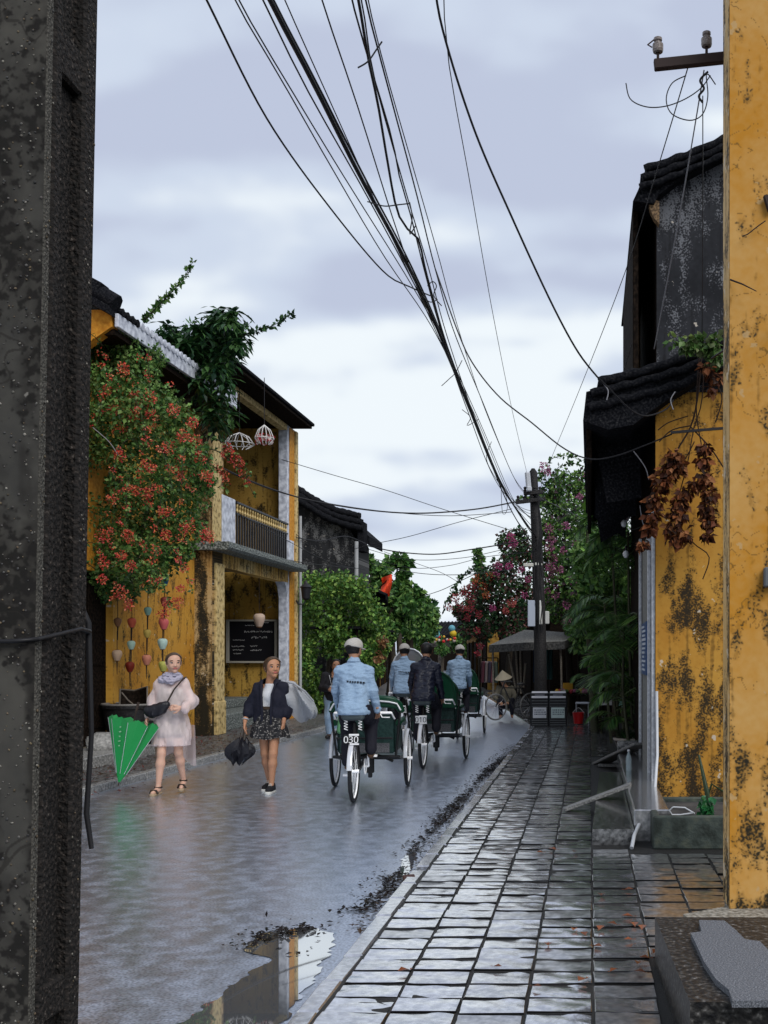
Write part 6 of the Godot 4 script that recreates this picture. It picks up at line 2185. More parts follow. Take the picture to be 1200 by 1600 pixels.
func hand(s: Shape, wrist: Vector3, dir: Vector3, back: Vector3, thumb_side: float, curl := 0.5) -> void:   # dir along the fingers, back out of the back of the hand
	dir = dir.normalized()
	var x := dir.cross(back).normalized() * thumb_side
	var pn := -x.cross(dir).normalized() * thumb_side
	if pn.dot(back) < 0:
		pn = -pn
	var bones := [[wrist, wrist + dir * 0.085 + x * 0.022, 0.022, 0.013], [wrist, wrist + dir * 0.085 - x * 0.022, 0.02, 0.012], [wrist - dir * 0.04, wrist, 0.026, 0.024]]
	var lens := [0.066, 0.075, 0.07, 0.055]
	for i in 4:
		var root := wrist + dir * (0.088 - 0.006 * absf(i - 1.3)) + x * (0.03 - i * 0.02)
		var d1 := (dir - pn * curl * 0.6).normalized()
		var d2 := (dir - pn * curl * 1.6).normalized()
		var m: Vector3 = root + d1 * lens[i] * 0.55
		bones.append([root - dir * 0.015, m, 0.0095, 0.0085])
		bones.append([m, m + d2 * lens[i] * 0.5, 0.0085, 0.007])
	var t0 := wrist + dir * 0.03 + x * 0.024
	var t1 := t0 + (dir * 0.6 + x * 0.7 - pn * 0.3).normalized() * 0.045
	bones.append([t0, t1, 0.014, 0.0105])
	bones.append([t1, t1 + (dir * 0.9 + x * 0.2 - pn * 0.4).normalized() * 0.034, 0.0105, 0.008])
	skin(s, bones, 0.0055, 0.007)

func mid(a: Vector3, b: Vector3, t := 0.5) -> Vector3:
	return a.lerp(b, t)

# J: joints of the figure in its own axes (x to its screen right when it faces the viewer along +z)
func body_bones(J: Dictionary, g := 1.0) -> Array:
	var side: Vector3 = (J.ls - J.rs).normalized()
	var p: Vector3 = J.pelvis
	var c: Vector3 = J.chest
	return [
		[p + side * 0.055, c + side * 0.06, 0.095 * g, 0.085 * g], [p - side * 0.055, c - side * 0.06, 0.095 * g, 0.085 * g], [c - side * 0.065, c + side * 0.065, 0.085 * g, 0.085 * g],
		[J.ls, J.rs, 0.042, 0.042], [c + Vector3(0, 0.1, 0), J.neck, 0.07, 0.052], [J.neck, J.head, 0.052, 0.055],
		[J.ls, J.le, 0.042 * g, 0.036 * g], [J.le, J.lw, 0.036 * g, 0.025], [J.rs, J.re, 0.042 * g, 0.036 * g], [J.re, J.rw, 0.036 * g, 0.025],
		[J.lh, J.lk, 0.08 * g, 0.050], [J.lk, mid(J.lk, J.la, 0.33), 0.047, 0.051], [mid(J.lk, J.la, 0.33), J.la, 0.051, 0.031],
		[J.rh, J.rk, 0.08 * g, 0.050], [J.rk, mid(J.rk, J.ra, 0.33), 0.047, 0.051], [mid(J.rk, J.ra, 0.33), J.ra, 0.051, 0.031],
		[J.la - Vector3(0, 0.035, 0), J.lt, 0.036, 0.026], [J.ra - Vector3(0, 0.035, 0), J.rt, 0.036, 0.026]]

func skin_mat(called: String, r: float, g: float, b: float) -> StandardMaterial3D:
	var m := plain(called, lin(r, g, b), 0.5)
	m.subsurf_scatter_enabled = true
	m.subsurf_scatter_strength = 0.08
	return m

func grown(bones: Array, by: float) -> Array:
	var out := []
	for b in bones:
		out.append([b[0], b[1], b[2] + by, b[3] + by])
	return out

func cloth_mat(called: String, r: float, g: float, b: float, rough := 0.8) -> StandardMaterial3D:
	var k := Vector3(r, g, b)
	var m := mottled(called, [[0.2, lin(k.x * 0.75, k.y * 0.75, k.z * 0.75)], [0.8, lin(k.x * 1.1, k.y * 1.1, k.z * 1.1)]], 0.06, rough, 3.0, 0.15, "fine")
	m.uv1_world_triplanar = true
	return m

func face(o: Node3D, c: Vector3, turned: Basis, brow: Color, g := 1.0) -> void:
	var b := turned.scaled_local(Vector3.ONE * g)
	var s: Shape
	for e in [-1.0, 1.0]:
		s = Shape.new()
		s.paint(Color(0.55, 0.52, 0.5))
		s.ball(c + b * Vector3(0.032 * e, 0.008, 0.072), Vector3(0.017, 0.009, 0.014), b, 8, 6)
		s.paint(Color(0.02, 0.015, 0.012))
		s.ball(c + b * Vector3(0.032 * e, 0.008, 0.0795), Vector3(0.010, 0.009, 0.009), b, 8, 6)
		s.ball(c + b * Vector3(0.032 * e, 0.0165, 0.077), Vector3(0.020, 0.005, 0.010), b, 8, 6)
		part("eye", s, plain("eye", Color.WHITE, 0.2), o)
		s = Shape.new()
		s.paint(brow)
		s.ball(c + b * Vector3(0.034 * e, 0.034, 0.082), Vector3(0.022, 0.0055, 0.010), b, 8, 6)
		part("eyebrow", s, plain("brow", Color.WHITE, 0.7), o)
	s = Shape.new()
	s.paint(Color(0.36, 0.10, 0.09))
	s.ball(c + b * Vector3(0, -0.052, 0.0885), Vector3(0.027, 0.006, 0.008), b, 10, 6)
	s.ball(c + b * Vector3(0, -0.060, 0.0875), Vector3(0.023, 0.007, 0.008), b, 10, 6)
	part("lips", s, plain("lips", Color.WHITE, 0.4), o)

var made := {}

func seated_joints(lean := 0.1, right_drop := false) -> Dictionary:   # cyclo driver, facing -z, saddle top at y 1.0
	var J := {"pelvis": Vector3(0, 1.10, 0.0), "chest": Vector3(0, 1.44, -lean), "neck": Vector3(0, 1.60, -lean - 0.02), "head": Vector3(0, 1.71, -lean - 0.04)}
	J.merge({"ls": Vector3(-0.16, 1.495, -lean), "le": Vector3(-0.215, 1.27, -lean - 0.08), "lw": Vector3(-0.22, 1.06, -lean - 0.25), "rs": Vector3(0.16, 1.495, -lean), "re": Vector3(0.21, 1.27, -lean - 0.06), "rw": Vector3(0.22, 1.06, -lean - 0.25)})
	if right_drop:
		J.re = Vector3(0.205, 1.27, -lean + 0.0)
		J.rw = Vector3(0.24, 1.05, -lean - 0.1)
	J.merge({"lh": Vector3(-0.09, 1.07, -0.03), "lk": Vector3(-0.13, 0.84, -0.42), "la": Vector3(-0.13, 0.42, -0.36), "lt": Vector3(-0.13, 0.36, -0.52), "rh": Vector3(0.09, 1.07, -0.03), "rk": Vector3(0.14, 0.92, -0.44), "ra": Vector3(0.14, 0.56, -0.34), "rt": Vector3(0.14, 0.50, -0.50)})
	return J

func driver(label: String, base: Vector3, turn: float, shirt: Material, cap: bool, look: Vector3, sd: int, mark: bool, lean: float) -> void:
	var o := thing("person", label, "person", base, "", turn)
	var J := seated_joints(lean, sd % 2 == 1)
	for k in ["chest", "neck", "head", "ls", "rs", "le", "re"]:
		J[k] += Vector3((sd % 5 - 2) * 0.012 * (J[k].y - 1.1) / 0.4, 0, 0)
	var tan := skin_mat("tanned_skin", 0.30, 0.16, 0.10)
	var hb := facing(look)
	var s: Shape
	var key := "body%.2f %d" % [look.x, sd]
	if not made.has(key):
		s = Shape.new()
		skin(s, body_bones(J, 0.85), 0.02, 0.03)
		skin(s, head_bones(J.head + Vector3(0, 0.03, -0.02), hb), 0.008, 0.02)
		hand(s, J.lw, Vector3(0.1, -0.35, -1), Vector3(-0.3, 1, 0), 1.0, 0.9)
		hand(s, J.rw, Vector3(-0.1, -0.6, -1), Vector3(0.3, 1, 0), -1.0, 0.9)
		made[key] = s.mesh()
	piece("body", made[key], tan, o, Transform3D.IDENTITY)
	# shirt
	var B := body_bones(J, 1.05)
	s = Shape.new()
	var sh := [B[0], B[1], B[2], B[3], [J.chest + Vector3(0, 0.06, 0), J.neck + Vector3(0, 0.005, 0), 0.075, 0.06], [J.ls, J.le, 0.052, 0.046], [J.le, J.lw, 0.048, 0.036], [J.rs, J.re, 0.052, 0.046], [J.re, J.rw, 0.048, 0.036], [J.pelvis + Vector3(-0.05, -0.06, 0.01), J.pelvis + Vector3(0.05, -0.06, 0.01), 0.125, 0.125], [J.neck - Vector3(0.02, 0.05, 0), J.ls, 0.05, 0.05], [J.neck - Vector3(-0.02, 0.05, 0), J.rs, 0.05, 0.05]]
	skin(s, grown(sh, 0.010), 0.013, 0.03, [[Vector3(0, -1, 0), -1.0]], 0.0075, sd, Vector3(9, 20, 9))
	part("shirt", s, shirt, o)
	s = Shape.new()
	s.torus(J.neck + Vector3(0, 0.005, 0.005), Vector3(0, 1, -0.15).normalized(), 0.062, 0.016, 18, 6)
	part("collar", s, shirt, o)
	# trousers
	var tr := [[J.pelvis + Vector3(-0.06, -0.03, 0), J.pelvis + Vector3(0.06, -0.03, 0), 0.118, 0.118], [J.lh, J.lk, 0.105, 0.082], [J.lk, J.la + Vector3(0, 0.02, 0), 0.08, 0.07], [J.rh, J.rk, 0.105, 0.082], [J.rk, J.ra + Vector3(0, 0.02, 0), 0.08, 0.07]]
	if not made.has("trousers"):
		s = Shape.new()
		skin(s, tr, 0.018, 0.03, [[Vector3(0, 1, 0), 1.12]], 0.012, 90)
		made.trousers = s.mesh()
	piece("trousers", made.trousers, cloth_mat("dark_trousers", 0.012, 0.012, 0.02), o, Transform3D.IDENTITY)
	for e in [[J.la, J.lt], [J.ra, J.rt]]:
		s = Shape.new()
		skin(s, [[e[0] - Vector3(0, 0.05, 0), e[1] - Vector3(0, 0.015, 0), 0.036, 0.036]], 0.012, 0.01, [[Vector3(0, 1, 0), e[1].y + 0.02]])
		part("sandal", s, plain("sandal", lin(0.10, 0.055, 0.03), 0.6), o)
	# cap or hair
	var hc: Vector3 = J.head + Vector3(0, 0.03, -0.02)
	s = Shape.new()
	skin(s, grown(head_bones(hc, hb).slice(0, 2), 0.008), 0.008, 0.02, [[hb * Vector3(0, -0.3, 1).normalized(), (hb * Vector3(0, -0.3, 1).normalized()).dot(hc + hb * Vector3(0, 0.0, 0.02))], [hb * Vector3(0, -1, 0), -(hb * Vector3(0, 1, 0)).dot(hc) + 0.05]])
	part("hair", s, plain("black_hair", lin(0.01, 0.009, 0.009), 0.5), o)
	if cap:
		s = Shape.new()
		skin(s, [[hc + hb * Vector3(0, 0.035, -0.025), hc + hb * Vector3(0, 0.05, 0.01), 0.1, 0.094]], 0.008, 0.01, [[hb * Vector3(0, -1, -0.12), -(hb * Vector3(0, 1, 0.12)).dot(hc + hb * Vector3(0, 0.018, 0))]])
		var cp := part("cap", s, cloth_mat("pale_cap", 0.42, 0.40, 0.37), o)
		s = Shape.new()
		s.ball(hc + hb * Vector3(0, 0.022, 0.115), Vector3(0.075, 0.012, 0.075), hb, 14, 6)
		part("brim", s, cloth_mat("pale_cap", 0, 0, 0), cp)
		s = Shape.new()
		s.ball(hc + hb * Vector3(0, 0.03, -0.118), Vector3(0.036, 0.02, 0.012), hb, 12, 6)
		part("strap_opening", s, plain("black_hair", Color.BLACK), cp)
	if mark:      # dark printed letters across the back, unreadable at this distance
		rng.seed = sd
		s = Shape.new()
		var x := -0.075
		while x < 0.11:
			var w := rnd(0.012, 0.024)
			s.box(Vector3(x + w / 2, 1.375 - x * 0.08, 0.040 - absf(x) * 0.12), Vector3(w, rnd(0.018, 0.026), 0.03))
			x += w + 0.012
		part("print", s, plain("print_ink", lin(0.015, 0.02, 0.03), 0.8), o)

func build_people() -> void:
	var blue := cloth_mat("blue_shirt", 0.26, 0.37, 0.51, 0.8)
	var navy := cloth_mat("navy_rain_jacket", 0.012, 0.014, 0.028, 0.35)
	for q in cyclo_spots:
		driver(q.person, q.base, q.turn, navy if q.dark else blue, not q.dark, Vector3(q.look, -0.1, -1), q.seed, not q.dark, q.lean)
	build_women()
	build_bystanders()

func strands(s: Shape, c: Vector3, b: Basis, g: float, thick: float) -> void:   # combed-back locks from the hairline to the knot
	for i in 26:
		var u := (i / 25.0 - 0.5) * 2.0
		var line := []
		for k in 8:
			var t := k / 7.0
			var an := lerpf(0.75, PI - 0.35, t)        # over the skull from brow to nape
			var w := sin(u * 1.25) * (1.0 - 0.75 * t * t)
			var r := (0.083 * g + thick + 0.002)
			line.append(c + b * Vector3(w * r, 0.035 * g + sin(an) * r * sqrt(maxf(0.05, 1.0 - w * w)) - t * t * 0.03, -0.006 + cos(an) * r * 1.12 * sqrt(maxf(0.05, 1.0 - w * w * 0.6))))
		s.tube(line, [0.002, 0.004, 0.005, 0.005, 0.005, 0.005, 0.004, 0.003], 5)

func build_women() -> void:
	# ---- woman in the translucent raincoat ----
	var base := Vector3((265 - 922) * 10.1 / FOCAL, 0, -10.1 * K)
	var o := thing("person", "woman in a translucent pinkish raincoat and grey neck scarf walking with a green umbrella", "person", base)
	var J := {"pelvis": Vector3(0.0, 0.90, 0), "chest": Vector3(0.02, 1.22, 0.0), "neck": Vector3(0.04, 1.42, 0.02), "head": Vector3(0.06, 1.53, 0.04)}
	J.merge({"rs": Vector3(-0.125, 1.32, 0), "re": Vector3(-0.19, 1.12, -0.02), "rw": Vector3(-0.19, 0.94, 0.12), "ls": Vector3(0.175, 1.32, 0), "le": Vector3(0.265, 1.12, 0.0), "lw": Vector3(0.22, 1.05, 0.19)})
	J.merge({"rh": Vector3(-0.08, 0.88, 0), "rk": Vector3(-0.06, 0.50, 0.10), "ra": Vector3(-0.09, 0.10, 0.12), "rt": Vector3(-0.10, 0.035, 0.27), "lh": Vector3(0.09, 0.88, 0), "lk": Vector3(0.10, 0.50, -0.02), "la": Vector3(0.10, 0.15, -0.18), "lt": Vector3(0.12, 0.06, -0.05)})
	var fair := skin_mat("fair_skin", 0.50, 0.30, 0.22)
	var hb := facing(Vector3(0.62, -0.02, 1), 0.02)
	var hc: Vector3 = J.head + Vector3(0.01, 0.05, 0.015)
	var s := Shape.new()
	skin(s, body_bones(J, 0.92), 0.018, 0.03)
	skin(s, head_bones(hc, hb, 1.02), 0.006, 0.018)
	hand(s, J.rw, Vector3(-0.3, -0.6, 0.7), Vector3(-0.8, 0.2, 0.3), 1.0, 1.0)
	hand(s, J.lw, Vector3(-0.9, 0.05, 0.45), Vector3(0.2, 0.2, 1), -1.0, 0.9)
	part("body", s, fair, o)
	face(o, hc, hb, Color(0.04, 0.025, 0.015), 1.03)
	s = Shape.new()
	var hn := (hb * Vector3(0, -0.45, 1)).normalized()
	skin(s, grown(head_bones(hc, hb, 1.02).slice(0, 2), 0.009), 0.007, 0.02, [[hn, hn.dot(hc + hb * Vector3(0, 0.055, 0.045))], [Vector3(0, -1, 0), -(hc.y - 0.055)]])
	skin(s, [[hc + hb * Vector3(0, 0.0, -0.10), hc + hb * Vector3(0, -0.02, -0.115), 0.035, 0.03]], 0.007, 0.02)
	strands(s, hc, hb, 1.02, 0.0095)
	part("hair", s, plain("fair_brown_hair", lin(0.055, 0.036, 0.025), 0.45), o)
	s = Shape.new()
	skin(s, [[Vector3(-0.07, 1.38, 0.06), Vector3(0.05, 1.37, 0.10), 0.04, 0.04], [Vector3(0.05, 1.37, 0.10), Vector3(0.13, 1.41, 0.03), 0.04, 0.04], [Vector3(-0.07, 1.38, 0.06), Vector3(-0.05, 1.43, -0.04), 0.04, 0.035], [Vector3(0.13, 1.41, 0.03), Vector3(0.08, 1.44, -0.05), 0.04, 0.035], [Vector3(-0.03, 1.44, 0.06), Vector3(0.1, 1.44, 0.07), 0.035, 0.035], [Vector3(-0.05, 1.43, -0.04), Vector3(0.08, 1.44, -0.05), 0.035, 0.035]], 0.011, 0.025, [], 0.012, 4, Vector3(16, 30, 16))
	part("scarf", s, cloth_mat("lilac_scarf", 0.36, 0.34, 0.42), o)
	var B := body_bones(J, 1.1)
	s = Shape.new()
	skin(s, grown([B[0], B[1], B[2], B[3], [J.pelvis + Vector3(-0.06, -0.12, 0.0), J.pelvis + Vector3(0.08, -0.12, 0), 0.125, 0.125], [J.pelvis + Vector3(0.01, -0.12, 0), J.chest, 0.115, 0.10]], -0.006), 0.018, 0.03, [[Vector3(0, -1, 0), -0.72]], 0.010, 12, Vector3(8, 4, 8))
	part("blouse", s, cloth_mat("khaki_blouse", 0.27, 0.245, 0.19), o)
	s = Shape.new()
	skin(s, [[J.rh, mid(J.rh, J.rk, 0.42), 0.092, 0.082], [J.lh, mid(J.lh, J.lk, 0.42), 0.092, 0.082], [J.pelvis + Vector3(-0.06, 0, 0), J.pelvis + Vector3(0.06, 0, 0), 0.11, 0.11]], 0.018, 0.03, [[Vector3(0, -1, 0), -0.68]], 0.01, 8)
	part("shorts", s, cloth_mat("black_shorts", 0.012, 0.012, 0.016), o)
	var coat := plain("wet_raincoat", Color(0.92, 0.86, 0.86, 0.52), 0.28)
	coat.transparency = BaseMaterial3D.TRANSPARENCY_ALPHA
	coat.backlight_enabled = true
	coat.backlight = Color(0.4, 0.36, 0.38)
	s = Shape.new()
	var sl := [[J.rs, J.re, 0.058, 0.07], [J.re, J.rw + Vector3(0, 0.02, 0), 0.07, 0.058], [J.ls, J.le, 0.058, 0.074], [J.le, J.lw + Vector3(0.03, 0, -0.03), 0.08, 0.062]]
	skin(s, grown([B[0], B[1], B[2], B[3]], 0.022) + sl + [[J.pelvis + Vector3(-0.05, -0.34, 0.02), J.pelvis + Vector3(-0.04, -0.1, 0.01), 0.15, 0.14], [J.pelvis + Vector3(0.08, -0.34, -0.02), J.pelvis + Vector3(0.07, -0.1, 0), 0.155, 0.145], [J.neck - Vector3(0, 0.04, 0), J.rs, 0.06, 0.058], [J.neck - Vector3(0, 0.04, 0), J.ls, 0.06, 0.058], [J.pelvis + Vector3(-0.045, -0.18, -0.02), J.chest, 0.145, 0.105], [J.pelvis + Vector3(0.08, -0.18, -0.04), J.chest + Vector3(0.04, 0, 0), 0.15, 0.105]], 0.018, 0.04, [[Vector3(0, -1, 0), -0.58]], 0.016, 21, Vector3(7, 3, 7))
	part("raincoat", s, coat, o)
	s = Shape.new()      # loose back panel of the coat blown to her left
	var g := func(u: float, v: float) -> Vector3:
		return Vector3(lerpf(-0.14, 0.25, u) + 0.05 * v * sin(u * 7), lerpf(0.82, 0.42 + 0.1 * sin(u * 5), v), -0.16 - 0.1 * sin(u * PI) - 0.05 * v * sin(u * 11))
	for i in 14:
		for k in 6:
			s.quad(g.call(i / 14.0, (k + 1) / 6.0), g.call((i + 1) / 14.0, (k + 1) / 6.0), g.call((i + 1) / 14.0, k / 6.0), g.call(i / 14.0, k / 6.0))
	part("coat_tail", s, coat, o)
	for e in [[J.la, J.lt], [J.ra, J.rt]]:
		s = Shape.new()
		skin(s, [[e[0] + (e[1] - e[0]) * -0.15 - Vector3(0, 0.085, 0), e[1] - Vector3(0, 0.02, 0), 0.034, 0.036]], 0.01, 0.01, [[Vector3(0, 1, 0), minf(e[1].y - 0.005, e[0].y - 0.07)]])
		var sa := part("sandal", s, plain("straw_sole", lin(0.3, 0.22, 0.14), 0.7), o)
		s = Shape.new()
		var m: Vector3 = mid(e[0], e[1], 0.72)
		s.tube([m + Vector3(-0.05, -0.03, 0), m + Vector3(-0.03, 0.012, 0.01), m + Vector3(0.03, 0.012, 0.01), m + Vector3(0.05, -0.03, 0)], 0.012, 6)
		s.torus(e[0] + Vector3(0, -0.01, 0), Vector3.UP, 0.042, 0.009, 14, 5)
		part("strap", s, plain("dark_strap", lin(0.03, 0.02, 0.015), 0.6), sa)
	# bag across the chest
	var bag := thing("shoulder_bag", "black pouch bag slung across the woman in the raincoat", "bag", base + Vector3(-0.06, 1.02, 0.2))
	s = Shape.new()
	skin(s, [[Vector3(-0.10, -0.005, 0.0), Vector3(0.08, 0.06, 0.0), 0.065, 0.055], [Vector3(-0.08, -0.03, 0.0), Vector3(0.06, 0.0, 0.01), 0.06, 0.05]], 0.012, 0.03, [], 0.01, 6)
	part("pouch", s, cloth_mat("black_nylon", 0.010, 0.010, 0.014, 0.4), bag)
	s = Shape.new()
	s.tube([Vector3(0.1, 0.08, 0.0), Vector3(0.18, 0.25, -0.03), Vector3(0.26, 0.38, -0.12), Vector3(0.24, 0.39, -0.25), Vector3(0.05, 0.2, -0.4), Vector3(-0.14, 0.0, -0.3), Vector3(-0.15, 0.0, -0.05)], 0.011, 6)
	part("strap", s, plain("dark_strap", Color.BLACK), bag)
	# half-open green umbrella hanging point down
	var um := thing("umbrella", "half closed bright green umbrella carried point down beside the raincoat", "umbrella", base + Vector3(-0.5, 0.17, 0.26))
	s = Shape.new()
	var tip := Vector3(0, 0, 0)
	var axis := Vector3(0.17, 0.80, -0.06).normalized()
	var ux := axis.cross(Vector3(0, 0, 1)).normalized()
	var uy := axis.cross(ux)
	var ring := []
	for j in 8:
		var row := []
		var t := j / 7.0
		for i in 17:
			var a := TAU * i / 16
			var r := 0.26 * pow(t, 0.9) * (1.0 + 0.16 * t * cos(a * 8 + 1.0)) + 0.012
			row.append(tip + axis * (0.72 * t + (0.05 * t if i % 2 else 0.0)) + ux * cos(a) * r * 1.05 + uy * sin(a) * r * 0.55)
		ring.append(row)
	for j in 7:
		for i in 16:
			s.quad(ring[j][i], ring[j][i + 1], ring[j + 1][i + 1], ring[j + 1][i])
	var gm := plain("green_nylon", lin(0.008, 0.22, 0.05), 0.55)
	gm.backlight_enabled = true
	gm.backlight = Color(0.3, 0.3, 0.3)
	part("canopy", s, gm, um)
	s = Shape.new()
	s.tube([tip - axis * 0.05, tip + axis * 0.9], 0.007, 6)
	s.tube([tip + axis * 0.86, tip + axis * 0.97], 0.016, 8)
	part("shaft", s, plain("dark_strap", Color.BLACK), um)
	for i in 8:
		s = Shape.new()
		s.tube([ring[1][i * 2] + (ring[1][i * 2] - tip - axis * 0.1).normalized() * 0.003, ring[7][i * 2]], 0.004, 4)
		part("rib", s, plain("steel", Color.WHITE), um)
	s = Shape.new()
	rng.seed = 3
	for i in 5:
		var c: Vector3 = ring[6 - int(i * 0.6)][11].lerp(ring[5 - int(i * 0.6)][11], (i % 2) * 0.5)
		s.box(c + Vector3(-0.0, -0.01, 0.02), Vector3(0.03 if i % 2 else 0.018, 0.014, 0.004), Basis.from_euler(Vector3(0.2, -0.3, 0.2)))
	part("print", s, plain("pale_print", lin(0.25, 0.42, 0.27), 0.7), um)
	# ---- woman in the dark jacket ----
	base = Vector3((421 - 922) * 10.2 / FOCAL, 0, -10.2 * K)
	o = thing("person", "woman in an open navy jacket, white top and spotted short skirt walking", "person", base)
	J = {"pelvis": Vector3(0.0, 0.90, 0), "chest": Vector3(0.01, 1.18, 0.0), "neck": Vector3(0.02, 1.36, 0.01), "head": Vector3(0.03, 1.46, 0.03)}
	J.merge({"rs": Vector3(-0.14, 1.28, 0), "re": Vector3(-0.235, 1.06, -0.03), "rw": Vector3(-0.28, 0.87, 0.06), "ls": Vector3(0.165, 1.28, 0), "le": Vector3(0.205, 1.05, -0.03), "lw": Vector3(0.19, 0.86, 0.06)})
	J.merge({"rh": Vector3(-0.08, 0.88, 0), "rk": Vector3(-0.055, 0.48, 0.0), "ra": Vector3(-0.045, 0.12, -0.15), "rt": Vector3(-0.06, 0.05, -0.02), "lh": Vector3(0.08, 0.88, 0), "lk": Vector3(0.075, 0.48, 0.10), "la": Vector3(0.055, 0.11, 0.10), "lt": Vector3(0.06, 0.05, 0.24)})
	var warm := skin_mat("warm_skin", 0.40, 0.20, 0.115)
	hb = facing(Vector3(0.72, 0.12, 1), 0.03)
	hc = J.head + Vector3(0.02, 0.06, 0.015)
	s = Shape.new()
	skin(s, body_bones(J, 0.95), 0.018, 0.03)
	skin(s, head_bones(hc, hb, 1.06), 0.006, 0.018)
	hand(s, J.rw, Vector3(-0.05, -1, 0.25), Vector3(-1, 0, 0.3), 1.0, 0.6)
	hand(s, J.lw, Vector3(-0.1, -1, 0.15), Vector3(1, 0, 0.2), -1.0, 0.5)
	part("body", s, warm, o)
	face(o, hc, hb, Color(0.05, 0.03, 0.02), 1.07)
	s = Shape.new()
	hn = (hb * Vector3(0, -0.45, 1)).normalized()
	skin(s, grown(head_bones(hc, hb, 1.06).slice(0, 2), 0.013), 0.007, 0.02, [[hn, hn.dot(hc + hb * Vector3(0, 0.05, 0.05))], [Vector3(0, -1, 0), -(hc.y - 0.06)]])
	skin(s, [[hc + hb * Vector3(0, -0.02, -0.10), hc + hb * Vector3(0, -0.05, -0.11), 0.034, 0.03]], 0.007, 0.02)
	strands(s, hc, hb, 1.06, 0.0135)
	part("hair", s, plain("dark_blond_hair", lin(0.06, 0.036, 0.02), 0.45), o)
	B = body_bones(J, 1.02)
	s = Shape.new()
	skin(s, grown([B[0], B[1], B[2], [J.chest, J.neck - Vector3(0, 0.05, 0), 0.09, 0.06]], 0.006), 0.016, 0.03, [[Vector3(0, -1, 0), -1.0], [Vector3(0, 1, 0), 1.335]], 0.006, 5)
	part("top", s, cloth_mat("white_top", 0.6, 0.61, 0.63), o)
	s = Shape.new()
	var jk := grown([B[0], B[1], B[2], B[3], [J.neck - Vector3(0.035, 0.02, 0.02), J.rs, 0.05, 0.046], [J.neck - Vector3(-0.035, 0.02, 0.02), J.ls, 0.05, 0.046], [J.rs, J.re, 0.046, 0.054], [J.re, mid(J.re, J.rw, 0.45), 0.054, 0.056], [J.ls, J.le, 0.046, 0.054], [J.le, mid(J.le, J.lw, 0.45), 0.054, 0.056], [J.pelvis + Vector3(-0.09, 0.0, 0), J.chest + Vector3(-0.08, 0, 0), 0.085, 0.08], [J.pelvis + Vector3(0.09, -0.06, 0), J.chest + Vector3(0.08, 0, 0), 0.095, 0.08]], 0.016)
	skin(s, jk, 0.016, 0.03, [[Vector3(0, -1, 0), -0.86], [Vector3(0, 1, 0), 1.40]], 0.010, 17, Vector3(8, 6, 8))
	# open front: take away the wedge over the white top
	var open := Shape.new()
	for i in range(0, s.v.size(), 3):
		var c := (s.v[i] + s.v[i + 1] + s.v[i + 2]) / 3.0
		var wl := -0.045 - (c.y - 1.0) * 0.04
		var wr := 0.055 + (c.y - 1.0) * 0.03
		if c.z > 0.02 and c.x > wl and c.x < wr:
			continue
		for k in 3:
			open.vert(s.v[i + k], s.n[i + k])
	part("jacket", open, cloth_mat("navy_jacket", 0.010, 0.011, 0.022), o)
	s = Shape.new()
	s.tube([Vector3(-0.10, 1.37, 0.0), Vector3(-0.075, 1.33, 0.09), Vector3(-0.055, 1.2, 0.145), Vector3(-0.045, 1.0, 0.15), Vector3(-0.05, 0.88, 0.14)], 0.014, 6)
	s.tube([Vector3(0.13, 1.37, 0.0), Vector3(0.10, 1.33, 0.09), Vector3(0.07, 1.2, 0.145), Vector3(0.06, 1.0, 0.15), Vector3(0.06, 0.84, 0.14)], 0.014, 6)
	part("lapel", s, cloth_mat("navy_jacket", 0, 0, 0), o)
	s = Shape.new()
	var gs := func(i: int, t: float) -> Vector3:
		var a := TAU * i / 40
		var r := lerpf(0.125, 0.215, pow(t, 0.8)) * (1 + 0.10 * t * sin(a * 9 + 0.6) + 0.04 * t * sin(a * 4))
		return Vector3(0.005 + cos(a) * r * 1.12, 1.03 - 0.36 * t + 0.015 * t * sin(a * 3), sin(a) * r * 0.82)
	for j in 9:
		for i in 40:
			s.quad(gs.call(i + 1, (j + 1) / 9.0), gs.call(i, (j + 1) / 9.0), gs.call(i, j / 9.0), gs.call(i + 1, j / 9.0))
	var im := Image.create(128, 128, false, Image.FORMAT_RGB8)
	im.fill(lin(0.012, 0.012, 0.014))
	rng.seed = 44
	for i in 240:
		var c := lin(0.45, 0.42, 0.38) if rng.randf() < 0.7 else lin(0.2, 0.18, 0.16)
		im.fill_rect(Rect2i(rng.randi() % 126, rng.randi() % 126, 2 + rng.randi() % 3, 2 + rng.randi() % 2), c)
	var dots := plain("spotted_cloth", Color.WHITE, 0.8)
	dots.albedo_texture = ImageTexture.create_from_image(im)
	dots.uv1_triplanar = true
	dots.uv1_scale = Vector3.ONE * 2.6
	var sk := part("skirt", s, dots, o)
	s = Shape.new()
	s.lathe([Vector2(0.142, 1.02), Vector2(0.142, 1.055)], 24, Transform3D(Basis(Vector3(1, 0, 0), Vector3(0, 1, 0), Vector3(0, 0, 0.8)), Vector3(0.005, 0, 0)))
	part("waistband", s, cloth_mat("brown_band", 0.06, 0.04, 0.025), sk)
